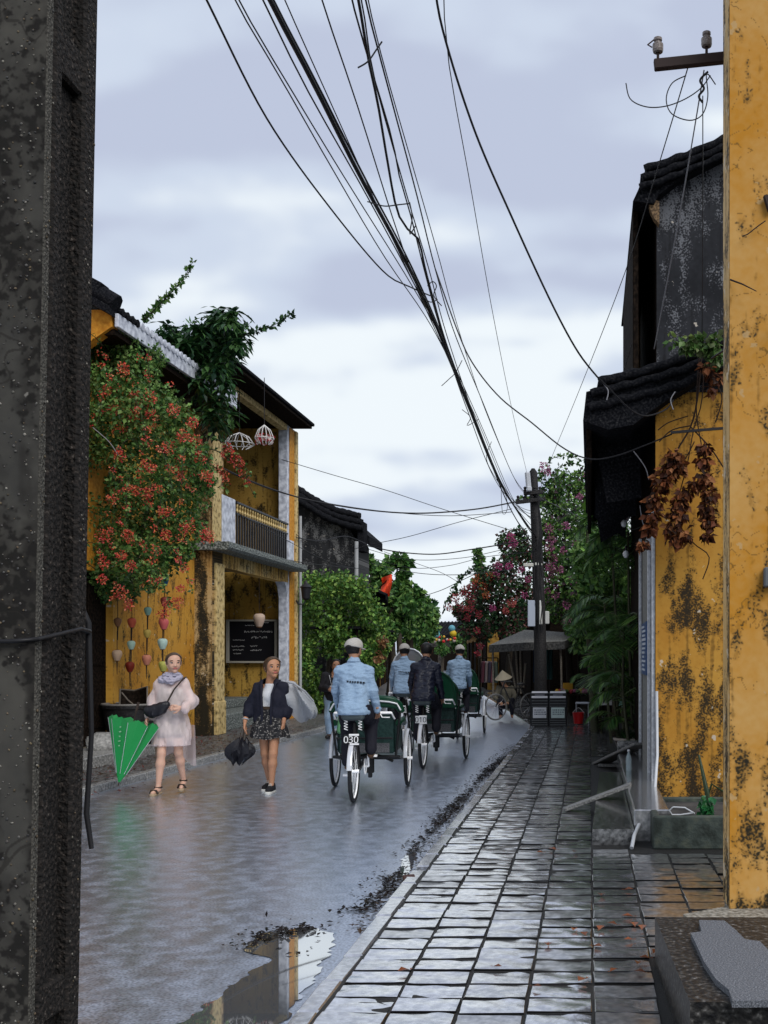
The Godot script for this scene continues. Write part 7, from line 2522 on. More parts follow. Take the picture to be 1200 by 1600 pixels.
	for e in [[J.la, J.lt], [J.ra, J.rt]]:
		s = Shape.new()
		skin(s, [[e[0] - Vector3(0, 0.05, 0.02), e[1], 0.045, 0.04], [e[0] - Vector3(0, 0.01, 0.015), e[0] - Vector3(0, 0.05, 0), 0.042, 0.045]], 0.011, 0.02, [[Vector3(0, -1, 0), -(minf(e[0].y - 0.085, e[1].y - 0.03))]])
		var shoe := part("shoe", s, cloth_mat("black_canvas", 0.012, 0.012, 0.014), o)
		s = Shape.new()
		skin(s, [[e[0] - Vector3(0, 0.085, 0.03), e[1] - Vector3(0, 0.028, -0.012), 0.047, 0.044]], 0.011, 0.01, [[Vector3(0, 1, 0), minf(e[0].y - 0.07, e[1].y - 0.012)], [Vector3(0, -1, 0), -(minf(e[0].y, e[1].y + 0.05) - 0.115)]])
		part("sole", s, plain("white_rubber", lin(0.55, 0.54, 0.5), 0.6), shoe)
		s = Shape.new()
		for k in 4:
			var m: Vector3 = mid(e[0], e[1], 0.4 + 0.14 * k) + Vector3(0, 0.028 - 0.006 * k, 0.0)
			s.tube([m - Vector3(0.02, 0, 0), m + Vector3(0, 0.006, 0), m + Vector3(0.02, 0, 0)], 0.004, 5)
		part("laces", s, plain("white_rubber", Color.WHITE), shoe)
	s = Shape.new()
	s.torus(J.rw + Vector3(0.005, 0.03, -0.01), Vector3(0.15, 1, -0.3).normalized(), 0.034, 0.006, 16, 5)
	part("bracelet", s, plain("pale_metal", Color.WHITE), o)
	# black folded umbrella in her hand
	var bu := thing("umbrella", "small black folded umbrella with loose ruffled cloth hanging from the woman's hand", "umbrella", base + Vector3(-0.36, 0.36, 0.1))
	s = Shape.new()
	var gb := func(i: int, t: float) -> Vector3:
		var a := TAU * i / 24
		var r := (0.02 + 0.115 * sin(PI * clampf(t * 0.85 + 0.1, 0, 1))) * (1 + 0.28 * sin(a * 7 + t * 3) + 0.1 * sin(a * 3))
		return Vector3(cos(a) * r * 1.1 + 0.07 * t, 0.30 * t + 0.03 * sin(a * 5), sin(a) * r * 0.8)
	for j in 8:
		for i in 24:
			s.quad(gb.call(i, j / 8.0), gb.call(i + 1, j / 8.0), gb.call(i + 1, (j + 1) / 8.0), gb.call(i, (j + 1) / 8.0))
	part("cloth", s, cloth_mat("black_nylon", 0, 0, 0), bu)
	s = Shape.new()
	s.tube([Vector3(0.06, 0.25, 0), Vector3(0.075, 0.40, -0.02), Vector3(0.06, 0.50, -0.03)], 0.008, 6)
	part("cord", s, plain("dark_strap", Color.BLACK), bu)
	# grey rain cape blowing from her shoulder
	var cape := thing("rain_cape", "pale grey rain cape billowing behind the woman in the navy jacket", "rain cape", base + Vector3(0.3, 0.8, -0.1))
	s = Shape.new()
	var gc := func(u: float, v: float) -> Vector3:
		var x := lerpf(-0.12, 0.20, u) + 0.05 * sin(v * 4)
		var top := lerpf(0.56, 0.30, u * u)
		var bot := lerpf(0.12, 0.06, u) + 0.05 * sin(u * 9)
		return Vector3(x, lerpf(bot, top, v), 0.0 + 0.07 * sin(u * 8 + v * 3) + 0.09 * sin(v * PI))
	for e in [0.0, -0.16]:
		for i in 16:
			for k in 10:
				var off := Vector3(0, 0, e)
				var fr: Vector3 = gc.call(i / 16.0, k / 10.0)
				s.quad(fr + off, gc.call((i + 1) / 16.0, k / 10.0) + off, gc.call((i + 1) / 16.0, (k + 1) / 10.0) + off, gc.call(i / 16.0, (k + 1) / 10.0) + off)
	var cp := plain("grey_cape", Color(0.62, 0.63, 0.65, 0.85), 0.35)
	cp.transparency = BaseMaterial3D.TRANSPARENCY_ALPHA
	part("cloth", s, cp, cape)
	s = Shape.new()
	s.tube([Vector3(-0.12, 0.55, 0.05), Vector3(0.0, 0.53, 0.08), Vector3(0.12, 0.43, 0.03), Vector3(0.2, 0.31, -0.05)], 0.012, 6)
	part("hem", s, cp, cape)

func build_bystanders() -> void:
	# man in dark clothes and pale jeans on the far side of the road
	var base := Vector3((521 - 922) * 16.6 / FOCAL, 0, -16.6 * K)
	var o := thing("person", "person in a dark jacket and pale blue jeans standing behind the nearest cyclo", "person", base)
	var J := {"pelvis": Vector3(0.0, 0.84, 0), "chest": Vector3(0.0, 1.12, 0.0), "neck": Vector3(0.03, 1.32, 0.01), "head": Vector3(0.05, 1.41, 0.02)}
	J.merge({"rs": Vector3(-0.17, 1.26, 0), "re": Vector3(-0.22, 1.02, 0.03), "rw": Vector3(-0.05, 1.0, 0.22), "ls": Vector3(0.17, 1.26, 0), "le": Vector3(0.24, 1.0, 0.02), "lw": Vector3(0.1, 0.98, 0.22)})
	J.merge({"rh": Vector3(-0.08, 0.82, 0), "rk": Vector3(-0.08, 0.45, 0.04), "ra": Vector3(-0.08, 0.1, 0.0), "rt": Vector3(-0.1, 0.04, 0.13), "lh": Vector3(0.08, 0.82, 0), "lk": Vector3(0.08, 0.45, -0.02), "la": Vector3(0.08, 0.1, -0.08), "lt": Vector3(0.09, 0.04, 0.05)})
	var s := Shape.new()
	var hb := facing(Vector3(0.5, -0.1, 1))
	var hc: Vector3 = J.head + Vector3(0, 0.05, 0.01)
	skin(s, body_bones(J), 0.022, 0.03)
	skin(s, head_bones(hc, hb), 0.01, 0.02)
	hand(s, J.rw, Vector3(0.7, 0.2, 0.6), Vector3(-0.3, 0.5, 0.8), 1.0, 0.8)
	hand(s, J.lw, Vector3(-0.7, 0.2, 0.6), Vector3(0.3, 0.5, 0.8), -1.0, 0.8)
	part("body", s, skin_mat("tanned_skin", 0, 0, 0), o)
	face(o, hc, hb, Color(0.01, 0.01, 0.01))
	s = Shape.new()
	var hn := (hb * Vector3(0, -0.4, 1)).normalized()
	skin(s, grown(head_bones(hc, hb).slice(0, 2), 0.012), 0.01, 0.02, [[hn, hn.dot(hc + hb * Vector3(0, 0.05, 0.05))], [Vector3(0, -1, 0), -(hc.y - 0.05)]])
	part("hair", s, plain("black_hair", Color.BLACK), o)
	var B := body_bones(J, 1.1)
	s = Shape.new()
	skin(s, grown([B[0], B[1], B[2], B[3], [J.rs, J.re, 0.06, 0.055], [J.re, J.rw, 0.055, 0.045], [J.ls, J.le, 0.06, 0.055], [J.le, J.lw, 0.055, 0.045]], 0.014), 0.02, 0.03, [[Vector3(0, -1, 0), -0.74]], 0.012, 31)
	part("jacket", s, cloth_mat("dark_jacket", 0.012, 0.012, 0.016), o)
	s = Shape.new()
	skin(s, [[J.rh, J.rk, 0.1, 0.08], [J.rk, J.ra, 0.08, 0.075], [J.lh, J.lk, 0.1, 0.08], [J.lk, J.la, 0.08, 0.075]], 0.02, 0.03, [[Vector3(0, -1, 0), -0.09]], 0.014, 33)
	part("jeans", s, cloth_mat("pale_jeans", 0.24, 0.34, 0.46), o)
	for e in [[J.la, J.lt], [J.ra, J.rt]]:
		s = Shape.new()
		skin(s, [[e[0] - Vector3(0, 0.06, 0.02), e[1], 0.042, 0.038]], 0.014, 0.01)
		part("shoe", s, plain("dark_shoe", lin(0.02, 0.018, 0.018), 0.5), o)
	s = Shape.new()
	s.tube([Vector3(-0.06, 1.27, 0.10), Vector3(0.0, 1.06, 0.16), Vector3(0.06, 1.27, 0.10)], 0.006, 5)
	s.box(Vector3(0, 1.02, 0.165), Vector3(0.06, 0.08, 0.01))
	part("badge", s, plain("white_cap", Color.WHITE), o)
	# vendor crouching under a conical hat
	base = Vector3((791 - 922) * 21.2 / FOCAL, 0.06, -21.2 * K)
	o = thing("person", "vendor in a conical straw hat crouching beside a bicycle at the kerb", "person", base)
	J = {"pelvis": Vector3(0.05, 0.36, 0.02), "chest": Vector3(0.0, 0.66, 0.08), "neck": Vector3(-0.04, 0.84, 0.12), "head": Vector3(-0.06, 0.93, 0.15)}
	J.merge({"rs": Vector3(-0.19, 0.76, 0.08), "re": Vector3(-0.26, 0.52, 0.2), "rw": Vector3(-0.12, 0.42, 0.36), "ls": Vector3(0.15, 0.76, 0.08), "le": Vector3(0.24, 0.54, 0.2), "lw": Vector3(0.06, 0.42, 0.36)})
	J.merge({"rh": Vector3(-0.06, 0.32, 0.02), "rk": Vector3(-0.14, 0.46, 0.36), "ra": Vector3(-0.12, 0.09, 0.2), "rt": Vector3(-0.14, 0.035, 0.34), "lh": Vector3(0.12, 0.32, 0.02), "lk": Vector3(0.18, 0.46, 0.36), "la": Vector3(0.16, 0.09, 0.2), "lt": Vector3(0.18, 0.035, 0.34)})
	hb = facing(Vector3(-0.3, -0.3, 1))
	hc = J.head + Vector3(0, 0.04, 0.02)
	s = Shape.new()
	skin(s, body_bones(J), 0.024, 0.03)
	skin(s, head_bones(hc, hb), 0.012, 0.02)
	hand(s, J.rw, Vector3(0.4, -0.3, 1), Vector3(0, 1, 0.3), 1.0, 0.8)
	hand(s, J.lw, Vector3(-0.4, -0.3, 1), Vector3(0, 1, 0.3), -1.0, 0.8)
	part("body", s, skin_mat("tanned_skin", 0, 0, 0), o)
	B = body_bones(J, 1.1)
	s = Shape.new()
	skin(s, grown([B[0], B[1], B[2], B[3], B[6], B[7], B[8], B[9]], 0.015), 0.022, 0.03, [], 0.012, 35)
	part("blouse", s, cloth_mat("olive_blouse", 0.11, 0.10, 0.075), o)
	s = Shape.new()
	skin(s, grown([B[10], B[11], B[12], B[13], B[14], B[15]], 0.016), 0.022, 0.03, [], 0.01, 36)
	part("trousers", s, cloth_mat("dark_trousers", 0, 0, 0), o)
	s = Shape.new()
	s.lathe([Vector2(0.22, -0.02), Vector2(0.225, -0.015), Vector2(0.11, 0.09), Vector2(0.0, 0.2)], 24, Transform3D(Basis.from_euler(Vector3(0.25, 0, 0.12)), hc + Vector3(0, 0.06, 0)))
	s.lathe([Vector2(0.0, 0.18), Vector2(0.1, 0.08), Vector2(0.22, -0.02)], 24, Transform3D(Basis.from_euler(Vector3(0.25, 0, 0.12)), hc + Vector3(0, 0.06, 0)))
	part("conical_hat", s, mottled("straw", [[0.2, lin(0.2, 0.17, 0.12)], [0.8, lin(0.36, 0.32, 0.24)]], 0.1, 0.8, 2.0), o)

var cyclo_spots := []

func spot(px: float, d: float, turn: float, o: Dictionary) -> Dictionary:
	o.base = Vector3((px - HORIZON.x) * d / FOCAL, 0, -d * K)
	o.turn = turn
	return o

func cyclo_wheel(o: Node3D, c: Vector3, r: float) -> void:
	var w := Node3D.new()
	w.name = "wheel"
	o.add_child(w, true)
	w.position = c
	var s := Shape.new()
	s.torus(Vector3.ZERO, Vector3.RIGHT, r - 0.022, 0.024, 36, 7)
	part("tyre", s, plain("tyre_black", lin(0.012, 0.012, 0.013), 0.45), w)
	s = Shape.new()
	s.torus(Vector3.ZERO, Vector3.RIGHT, r - 0.05, 0.011, 36, 6)
	part("rim", s, plain("chrome", lin(0.36, 0.37, 0.39), 0.22, 0.95), w)
	s = Shape.new()
	for k in 28:
		var a := TAU * k / 28
		var b := a + (0.35 if k % 2 else -0.35)
		s.tube([Vector3(0.02 if k % 4 < 2 else -0.02, cos(b) * 0.02, sin(b) * 0.02), Vector3(0, cos(a), sin(a)) * (r - 0.05)], 0.0015, 3, false)
	part("spokes", s, plain("chrome", Color.WHITE), w)
	s = Shape.new()
	s.tube([Vector3(-0.06, 0, 0), Vector3(0.06, 0, 0)], 0.022, 10)
	part("hub", s, plain("chrome", Color.WHITE), w)

func fender(o: Node3D, c: Vector3, r: float, a0: float, a1: float, m: Material, w := 0.055) -> void:   # angles from +z (backwards) up
	var s := Shape.new()
	var n := 14
	for i in n:
		var a := lerpf(a0, a1, float(i) / n)
		var b := lerpf(a0, a1, float(i + 1) / n)
		var pa := Vector3(0, sin(a), cos(a))
		var pb := Vector3(0, sin(b), cos(b))
		for q in [[-1.0, -0.5, -0.006, 0.0], [-0.5, 0.5, 0.0, 0.0], [0.5, 1.0, 0.0, -0.006]]:
			var x0: float = q[0] * w * 0.5
			var x1: float = q[1] * w * 0.5
			s.quad(c + pa * (r + q[2]) + Vector3(x0, 0, 0), c + pa * (r + q[3]) + Vector3(x1, 0, 0), c + pb * (r + q[3]) + Vector3(x1, 0, 0), c + pb * (r + q[2]) + Vector3(x0, 0, 0))
	part("mudguard", s, m, o)

func build_cyclos() -> void:
	cyclo_spots = [
		spot(553, 9.5, 0.07, {"no": "030", "white": false, "hood": "folded", "dark": false, "look": 0.45, "seed": 51, "lean": 0.08, "label": "nearest cyclo with number 030 on its black plate and a folded green hood", "person": "cyclo driver in a pale blue shirt and cap on the cyclo numbered 030"}),
		spot(630, 14.6, 0.06, {"no": "044", "white": false, "hood": "clear", "dark": false, "look": -0.2, "seed": 62, "lean": 0.14, "label": "cyclo with number 044 and a raised clear plastic hood, beyond the nearest one", "person": "cyclo driver in a pale blue shirt and cap beside the clear plastic hood"}),
		spot(661, 12.3, 0.0, {"no": "010", "white": true, "hood": "green", "dark": true, "look": -0.2, "seed": 73, "lean": 0.17, "label": "cyclo with number 010 on a white plate and a green hood", "person": "cyclo driver in a dark navy rain jacket, bareheaded"}),
		spot(715, 16.6, 0.05, {"no": "020", "white": true, "hood": "green", "dark": false, "look": -0.2, "seed": 84, "lean": 0.05, "label": "farthest cyclo with a small white plate and green hood, at the head of the row", "person": "cyclo driver in a pale blue shirt and cap at the head of the row"}),
	]
	var chrome := plain("chrome", Color.WHITE)
	var silver := plain("silver_paint", lin(0.62, 0.63, 0.66), 0.28, 0.35)
	var frame := plain("frame_black", lin(0.012, 0.012, 0.013), 0.35)
	var vinyl := plain("green_vinyl", lin(0.005, 0.045, 0.022), 0.3)
	var pad := plain("saddle_vinyl", lin(0.05, 0.065, 0.07), 0.35)
	var panel := mottled("tub_panel", [[0.2, lin(0.006, 0.02, 0.018)], [0.8, lin(0.02, 0.05, 0.045)]], 0.04, 0.4, 1.0)
	for q in cyclo_spots:
		var o := thing("cyclo", q.label, "cyclo", q.base, "cyclos in a row on the road", q.turn)
		var r := 0.355
		var fx := 0.46
		var fz := -1.55
		cyclo_wheel(o, Vector3(0, r, 0), r)
		cyclo_wheel(o, Vector3(-fx, r, fz), r)
		cyclo_wheel(o, Vector3(fx, r, fz), r)
		fender(o, Vector3(0, r, 0), r + 0.025, 0.12, 2.3, silver)
		fender(o, Vector3(-fx, r, fz), r + 0.025, 0.1, 2.9, silver, 0.05)
		fender(o, Vector3(fx, r, fz), r + 0.025, 0.1, 2.9, silver, 0.05)
		var s := Shape.new()
		for t in [[0, r, 0, 0, 0.9, -0.06, 0.016], [-0.055, r, 0, -0.03, 0.38, -0.5, 0.013], [0.055, r, 0, 0.03, 0.38, -0.5, 0.013], [-0.055, r, 0, 0, 0.86, -0.1, 0.011], [0.055, r, 0, 0, 0.86, -0.1, 0.011], [0, 0.36, -0.5, 0, 0.9, -0.08, 0.02], [0, 0.36, -0.5, 0, 0.42, -1.05, 0.024], [0, 0.85, -0.12, 0, 0.75, -1.0, 0.02], [-0.4, 0.42, -1.05, 0.4, 0.42, -1.05, 0.02], [-fx, r, fz, fx, r, fz, 0.018], [-0.4, 0.42, -1.05, -0.4, r, fz, 0.018], [0.4, 0.42, -1.05, 0.4, r, fz, 0.018], [-0.36, 0.42, -1.05, -0.42, 0.98, -0.98, 0.016], [0.36, 0.42, -1.05, 0.42, 0.98, -0.98, 0.016], [-0.34, 0.66, -0.9, 0.34, 0.66, -0.9, 0.014]]:
			s.tube([Vector3(t[0], t[1], t[2]), Vector3(t[3], t[4], t[5])], t[6], 7)
		part("frame", s, frame, o)
		s = Shape.new()
		s.tube(curve([Vector3(-0.3, 0.34, fz + 0.25), Vector3(-0.16, 0.40, fz + 0.25), Vector3(0.0, 0.42, fz + 0.25), Vector3(0.16, 0.40, fz + 0.25), Vector3(0.3, 0.34, fz + 0.25)], 10), 0.02, 6)
		s.box(Vector3(0.02, 0.30, fz + 0.3), Vector3(0.10, 0.2, 0.05), Basis.IDENTITY, 0.01)
		s.box(Vector3(0.02, 0.18, fz + 0.3), Vector3(0.05, 0.08, 0.05), Basis.IDENTITY, 0.01)
		part("leaf_spring", s, frame, o)
		s = Shape.new()
		s.tube([Vector3(-0.34, 0.98, -0.75), Vector3(0.34, 0.98, -0.75)], 0.016, 8)
		s.tube([Vector3(0.34, 0.98, -0.75), Vector3(0.36, 0.9, -0.9)], 0.012, 6)
		s.tube([Vector3(-0.34, 0.98, -0.75), Vector3(-0.36, 0.9, -0.9)], 0.012, 6)
		s.tube([Vector3(0.2, 0.98, -0.74), Vector3(0.24, 0.93, -0.66), Vector3(0.33, 0.93, -0.66)], 0.007, 5)
		part("push_bar", s, chrome, o)
		s = Shape.new()
		s.torus(Vector3(0.06, 0.36, -0.5), Vector3.RIGHT, 0.09, 0.008, 24, 5)
		s.bar(Vector3(0.1, 0.36, -0.5), Vector3(0.1, 0.5, -0.44), 0.02, 0.02)
		s.bar(Vector3(-0.1, 0.36, -0.5), Vector3(-0.1, 0.24, -0.56), 0.02, 0.02)
		s.tube([Vector3(-0.1, 0.36, -0.5), Vector3(0.1, 0.36, -0.5)], 0.014, 6)
		s.box(Vector3(0.155, 0.49, -0.44), Vector3(0.1, 0.022, 0.08))
		s.box(Vector3(-0.155, 0.25, -0.56), Vector3(0.1, 0.022, 0.08))
		part("crank", s, chrome, o)
		s = Shape.new()
		skin(s, [[Vector3(-0.085, 0.985, 0.07), Vector3(0.085, 0.985, 0.07), 0.05, 0.05], [Vector3(-0.06, 0.985, 0.03), Vector3(0, 0.975, -0.14), 0.045, 0.025], [Vector3(0.06, 0.985, 0.03), Vector3(0, 0.975, -0.14), 0.045, 0.025]], 0.014, 0.03)
		var sad := part("saddle", s, pad, o)
		for e in [-1.0, 1.0]:
			s = Shape.new()
			var coil := []
			for k in 28:
				var a := k * 0.9
				coil.append(Vector3(0.08 * e + cos(a) * 0.02, 0.83 + k * 0.0045, 0.07 + sin(a) * 0.02))
			s.tube(coil, 0.004, 4)
			part("spring", s, chrome, sad)
		# number plate on the rear mudguard
		s = Shape.new()
		s.box(Vector3(0, 0.735, 0.2), Vector3(0.165, 0.105, 0.008), Basis.from_euler(Vector3(-0.12, 0, 0)), 0.003)
		var plate := part("number_plate", s, plain("plate_white", lin(0.6, 0.61, 0.63), 0.4) if q.white else plain("plate_black", lin(0.01, 0.01, 0.011), 0.4), o)
		var inkm := plain("plate_ink", lin(0.02, 0.02, 0.025), 0.5) if q.white else plain("plate_digits", lin(0.72, 0.72, 0.72), 0.5)
		words(q.no, 0.076, inkm, plate, Transform3D(Basis.from_euler(Vector3(-0.12, 0, 0)), Vector3(0, 0.733, 0.207)))
		s = Shape.new()
		s.box(Vector3(0.03, 0.785, 0.2), Vector3(0.11, 0.02, 0.012), Basis.from_euler(Vector3(-0.12, 0, 0)))
		s.box(Vector3(0.035, 0.682, 0.212), Vector3(0.1, 0.018, 0.012), Basis.from_euler(Vector3(-0.12, 0, 0)))
		part("plate_strip", s, plain("plate_digits", lin(0.72, 0.72, 0.72), 0.5), plate)
		# passenger tub
		s = Shape.new()
		s.box(Vector3(0, 0.72, -1.08), Vector3(0.68, 0.52, 0.04), Basis.from_euler(Vector3(-0.12, 0, 0)), 0.015)
		for e in [-1.0, 1.0]:
			s.box(Vector3(0.35 * e, 0.66, -1.4), Vector3(0.03, 0.34, 0.62), Basis.IDENTITY, 0.01)
		s.box(Vector3(0, 0.5, -1.4), Vector3(0.72, 0.06, 0.62), Basis.IDENTITY, 0.015)
		s.box(Vector3(0, 0.34, -2.05), Vector3(0.7, 0.03, 0.5), Basis.IDENTITY, 0.008)
		part("tub", s, panel, o)
		s = Shape.new()
		s.box(Vector3(0, 0.57, -1.4), Vector3(0.66, 0.1, 0.56), Basis.IDENTITY, 0.03)
		for e in [-1.0, 1.0]:
			s.tube([Vector3(0.39 * e, 0.84, -1.08), Vector3(0.41 * e, 0.86, -1.4), Vector3(0.39 * e, 0.8, -1.72)], 0.04, 8)
		part("cushion", s, vinyl, o)
		s = Shape.new()
		s.box(Vector3(0.04, 0.535, -0.98), Vector3(0.5, 0.12, 0.015), Basis.IDENTITY, 0.004)
		part("rear_board", s, mottled("worn_plate", [[0.3, lin(0.02, 0.02, 0.022)], [0.7, lin(0.2, 0.2, 0.21)]], 0.09, 0.5, 2.5), o)
		s = Shape.new()
		if q.hood == "folded":
			for k in 4:
				s.tube(curve([Vector3(-0.43, 0.98, -1.02 - k * 0.03), Vector3(-0.36, 1.05 + k * 0.025, -1.0), Vector3(0, 1.07 + k * 0.028, -0.98), Vector3(0.36, 1.05 + k * 0.025, -1.0), Vector3(0.43, 0.98, -1.02 - k * 0.03)], 10), 0.035, 7)
			part("hood", s, vinyl, o)
			s = Shape.new()
			s.tube(curve([Vector3(-0.43, 1.0, -0.96), Vector3(-0.36, 1.09, -0.95), Vector3(0, 1.12, -0.93), Vector3(0.36, 1.09, -0.95), Vector3(0.43, 1.0, -0.96)], 10), 0.012, 6)
			part("hood_hoop", s, silver, o)
		else:
			var top: float = 1.42 if q.hood == "green" else 1.78
			var arch := func(u: float, v: float) -> Vector3:
				var a := PI * u
				return Vector3(-cos(a) * 0.36, lerpf(0.85, top, pow(sin(a), 0.55)) - v * 0.1 * sin(a), -1.0 - v * 0.5)
			for i in 16:
				for k in 5:
					s.quad(arch.call(i / 16.0, k / 5.0), arch.call(i / 16.0, (k + 1) / 5.0), arch.call((i + 1) / 16.0, (k + 1) / 5.0), arch.call((i + 1) / 16.0, k / 5.0))
			for i in 16:
				s.quad(Vector3(arch.call(i / 16.0, 0).x, 0.85, -1.0), Vector3(arch.call((i + 1) / 16.0, 0).x, 0.85, -1.0), arch.call((i + 1) / 16.0, 0), arch.call(i / 16.0, 0))
			var hm: StandardMaterial3D = vinyl
			if q.hood == "clear":
				hm = plain("clear_hood", Color(0.5, 0.5, 0.52, 0.6), 0.3)
				hm.transparency = BaseMaterial3D.TRANSPARENCY_ALPHA
			part("hood", s, hm, o)
			s = Shape.new()
			var hoop := []
			for i in 13:
				hoop.append(arch.call(i / 12.0, 0) + Vector3(0, 0.01, 0.01))
			s.tube(hoop, 0.016, 6)
			part("hood_hoop", s, silver if q.hood == "clear" else vinyl, o)
	# red bag on the third one
	var s := Shape.new()
	skin(s, [[Vector3(0, 0.05, 0), Vector3(0.03, 0.22, 0), 0.08, 0.05]], 0.016, 0.02, [], 0.012, 9)
	var rb := one("cloth_bag", s.moved(at(702, 1140, 13.2)), plain("red_bag", lin(0.25, 0.012, 0.02), 0.6), "dark red bag hanging inside the green hooded cyclo numbered 010", "bag")
	# green cloth bottle bag hanging on the nearest cyclo
	s = Shape.new()
	skin(s, [[Vector3(0, 0, 0), Vector3(0.01, 0.2, 0), 0.04, 0.025]], 0.012, 0.02)
	one("hanging_pouch", s.moved(at(531, 1142, 10.3)), plain("pouch_green", lin(0.12, 0.30, 0.14), 0.5), "small green pouch hanging on the side of cyclo 030", "pouch")

# a cable through spots of the photo; depth runs from d0 to d1 so that a straight run stays straight in the place
func wire(pts: Array, d0: float, d1: float, r: float, label: String, group := "overhead cables along the street", m: Material = null) -> void:
	var total := 0.0
	var at_len := [0.0]
	for i in range(1, pts.size()):
		total += Vector2(pts[i][0] - pts[i - 1][0], pts[i][1] - pts[i - 1][1]).length()
		at_len.append(total)
	var line := []
	for i in pts.size():
		var t: float = at_len[i] / total
		line.append(at(pts[i][0], pts[i][1], 1.0 / lerpf(1.0 / d0, 1.0 / d1, t)))
	var s := Shape.new()
	s.tube(curve(line, pts.size() * 5) if pts.size() > 2 else line, r, 5)
	one("overhead_cable", s, m if m else plain("cable_black", lin(0.012, 0.012, 0.014), 0.5), label, "cable", group)

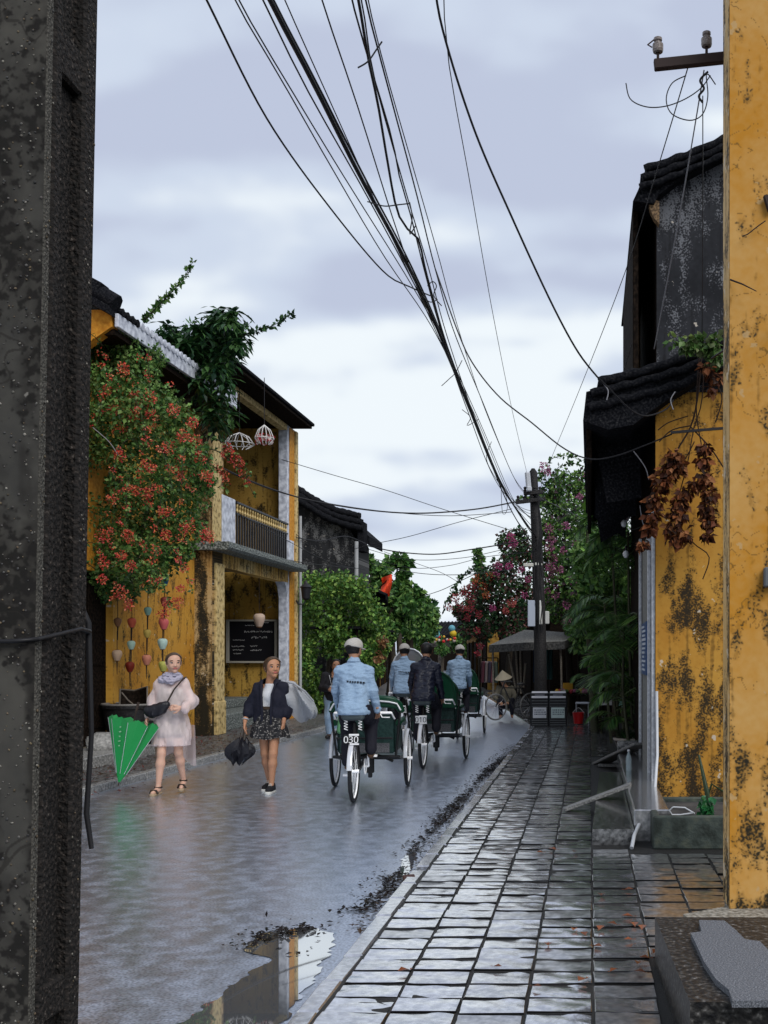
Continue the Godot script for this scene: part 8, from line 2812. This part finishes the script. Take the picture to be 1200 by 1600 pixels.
func build_wires() -> void:
	var bundle := "black overhead cable in the bundle running to the dark utility pole"
	# main run: from above the viewer to the far pole
	wire([[235, -180], [323, 0], [420, 190], [520, 330], [600, 425], [640, 448], [672, 462]], 5.0, 10.0, 0.0085, "outermost thick black cable of the bundle, looping in to join the others")
	for q in [
		[[[270, -200], [367, 0], [440, 125], [520, 265], [600, 400], [680, 520], [745, 655], [800, 780], [835, 800]], 5.0, 20.3, 0.006],
		[[[275, -200], [373, 0], [455, 140], [540, 280], [640, 440], [690, 530], [750, 660], [805, 785], [838, 806]], 5.0, 20.3, 0.006],
		[[[310, -210], [411, 0], [480, 140], [570, 300], [640, 430], [690, 530], [735, 640], [790, 770], [838, 830]], 5.0, 20.3, 0.007],
		[[[330, -190], [422, 0], [490, 130], [560, 270], [630, 400], [680, 505], [730, 630], [785, 760], [838, 840]], 5.0, 20.3, 0.020],
		[[[335, -190], [427, 0], [495, 130], [566, 270], [636, 402], [684, 508], [734, 633], [788, 764], [838, 845]], 5.1, 20.3, 0.010],
		[[[360, -200], [445, 0], [530, 190], [600, 345], [650, 450], [700, 560], [745, 670], [800, 800], [838, 850]], 5.0, 20.3, 0.005],
		[[[450, -180], [503, 0], [560, 170], [620, 360], [660, 470], [700, 560], [750, 680], [795, 780], [836, 812]], 5.0, 20.3, 0.006],
		[[[510, -180], [550, 0], [578, 100], [612, 215], [625, 280], [640, 330], [665, 430], [690, 520], [730, 640], [780, 760], [836, 815]], 5.0, 20.3, 0.007],
		[[[525, -180], [560, 0], [576, 95], [590, 160], [605, 250], [618, 320], [630, 350], [642, 362], [655, 375], [662, 410], [675, 460], [700, 545], [740, 650], [795, 790], [838, 860]], 5.0, 20.3, 0.011],
		[[[528, -180], [565, 0], [580, 100], [600, 180], [640, 320], [670, 420], [700, 530], [745, 660], [790, 765], [836, 818]], 5.1, 20.3, 0.006],
		[[[535, -180], [571, 0], [610, 150], [650, 300], [680, 420], [710, 520], [755, 630], [800, 740], [822, 772]], 5.0, 20.3, 0.007],
		[[[540, -190], [575, 0], [605, 120], [645, 260], [685, 400], [715, 510], [758, 640], [806, 752], [824, 774]], 5.2, 20.3, 0.005],
	]:
		wire(q[0], q[1], q[2], q[3], ("thickest " if q[3] > 0.015 else ("thick " if q[3] > 0.009 else "thin ")) + bundle)
	wire([[680, 420], [716, 520], [740, 570], [780, 620], [830, 660], [880, 700], [920, 717], [960, 713], [1010, 695], [1050, 678]], 9.5, 8.6, 0.008, "cable branching from the bundle across to the iron bar on the ochre wall", "")
	wire([[676, -60], [690, 40], [740, 200], [800, 340], [860, 470], [900, 545], [930, 585], [950, 605], [985, 640], [1010, 650], [1040, 640], [1052, 625]], 5.6, 8.6, 0.009, "single thick cable sagging to the lower roof of the tiled house", "")
	wire([[692, -60], [700, 90], [735, 290], [770, 490], [800, 640], [823, 738]], 5.8, 20.4, 0.0045, "thin lone wire dropping to the lamp head on the utility pole", "")
	wire([[1075, 105], [1030, 255], [975, 430], [905, 610], [860, 720], [840, 775]], 5.6, 20.2, 0.0045, "thin wire from the steel crossarm down to the utility pole", "")
	wire([[1100, 110], [1075, 260], [1050, 400], [1022, 545]], 5.5, 8.4, 0.005, "pale wire from the insulator down to the lower roof", "", plain("cable_grey", lin(0.22, 0.22, 0.24), 0.5))
	wire([[1098, 150], [1098, 330], [1097, 520]], 5.5, 8.4, 0.004, "straight thin wire hanging in front of the black gable", "")
	wire([[994, 513], [975, 578]], 9.0, 9.6, 0.004, "short thin wire between the two roofs of the tiled house", "")
	wire([[978, 130], [985, 155], [1010, 167], [1040, 166], [1070, 155], [1095, 138], [1110, 118]], 5.45, 5.45, 0.004, "loose end of wire curling out from the steel crossarm", "")
	wire([[1072, 118], [1050, 130], [1041, 155], [1050, 178], [1078, 188], [1098, 178], [1106, 150], [1104, 115], [1118, 132]], 5.45, 5.45, 0.004, "round coil of wire hanging under the insulator", "")
	wire([[1106, 112], [1094, 125], [1100, 138], [1092, 150], [1098, 160]], 5.45, 5.45, 0.008, "thick knot of wire ends tied below the insulator", "")
	wire([[1112, 560], [1140, 542], [1170, 527], [1230, 495]], 7.8, 5.0, 0.011, "black cable rising across the near ochre wall", "")
	# short ties and loose ends in the bundle
	for q in [[[[559, 106], [575, 96], [588, 78], [597, 65]], 5.9], [[[574, 315], [600, 322], [622, 320], [640, 318]], 7.4], [[[640, 316], [644, 340], [640, 366], [650, 352]], 7.5], [[[668, 447], [676, 440], [682, 447], [678, 462], [690, 478]], 9.0], [[[660, 462], [672, 472], [684, 468]], 9.2], [[[690, 603], [702, 592], [712, 582], [722, 563]], 12.0], [[[722, 640], [735, 652], [730, 665], [748, 655]], 13.5], [[[783, 765], [785, 800], [790, 802], [793, 790], [790, 772]], 17.5], [[[768, 690], [760, 715], [770, 740], [790, 770]], 15.0]]:
		wire(q[0], q[1], q[1], 0.006, "loose twist of wire tying the overhead bundle together", "wire ties in the overhead bundle")
	# wires across the street
	var cross := "cable slung across the street between the left houses and the utility pole"
	for q in [
		[[[345, 730], [400, 755], [470, 778], [560, 795], [650, 802], [740, 796], [806, 784]], 17.3, 20.3, 0.017],
		[[[345, 732], [420, 764], [500, 784], [600, 799], [700, 806], [800, 800]], 17.4, 20.3, 0.008],
		[[[440, 718], [520, 742], [600, 765], [690, 795], [790, 826], [836, 840]], 20.5, 20.4, 0.008],
		[[[463, 880], [520, 868], [575, 852], [640, 838], [720, 815], [800, 795]], 21.2, 20.4, 0.008],
		[[[575, 853], [620, 862], [680, 866], [740, 858], [800, 848], [838, 840]], 24.0, 20.5, 0.016],
		[[[575, 858], [640, 874], [720, 872], [790, 858], [836, 850]], 24.0, 20.5, 0.008],
		[[[360, 795], [440, 840], [520, 880], [575, 890]], 17.3, 23.8, 0.008],
		[[[463, 840], [500, 845], [540, 838], [572, 850]], 20.9, 23.7, 0.014],
		[[[463, 835], [480, 850], [510, 880], [550, 892]], 20.9, 23.7, 0.008],
		[[[340, 845], [420, 868], [480, 880], [556, 888]], 16.6, 23.6, 0.01],
		[[[576, 870], [640, 887], [700, 884], [760, 870], [836, 862]], 26, 20.5, 0.008],
		[[[580, 880], [650, 895], [720, 898], [800, 890]], 28, 22, 0.01],
		[[[660, 932], [690, 922], [715, 910], [740, 898], [770, 885]], 34, 27, 0.014],
		[[[600, 862], [650, 880], [690, 895], [720, 912]], 30, 30, 0.009],
		[[[846, 845], [880, 850], [920, 846], [960, 840]], 20.3, 18.5, 0.008],
		[[[844, 835], [870, 815], [905, 790]], 20.3, 21, 0.008],
		[[[848, 880], [880, 876], [915, 868]], 20.3, 19.5, 0.007],
		[[[838, 775], [880, 795], [930, 818], [980, 828], [1004, 822]], 20.3, 11.5, 0.007],
	]:
		wire(q[0], q[1], q[2], q[3], ("thick black " if q[3] > 0.012 else "thin ") + cross, "cables across the street")
	wire([[145, 668], [170, 690], [185, 712]], 12.3, 12.4, 0.006, "pale wire passing in front of the flowering climber", "", plain("cable_grey", Color.WHITE))
	# dangling pieces around the eave of the tiled house
	for q in [[[[940, 596], [950, 610], [948, 625]], 8.6], [[[1000, 790], [1004, 815], [1012, 835]], 9.2], [[[985, 770], [988, 800], [978, 815]], 11.5], [[[1055, 612], [1048, 625], [1052, 640]], 8.5], [[[990, 705], [1008, 730], [1014, 750]], 9.0]]:
		wire(q[0], q[1], q[1], 0.006, "short loose wire dangling under the eave of the tiled house", "loose wires at the eave", plain("cable_grey", Color.WHITE))
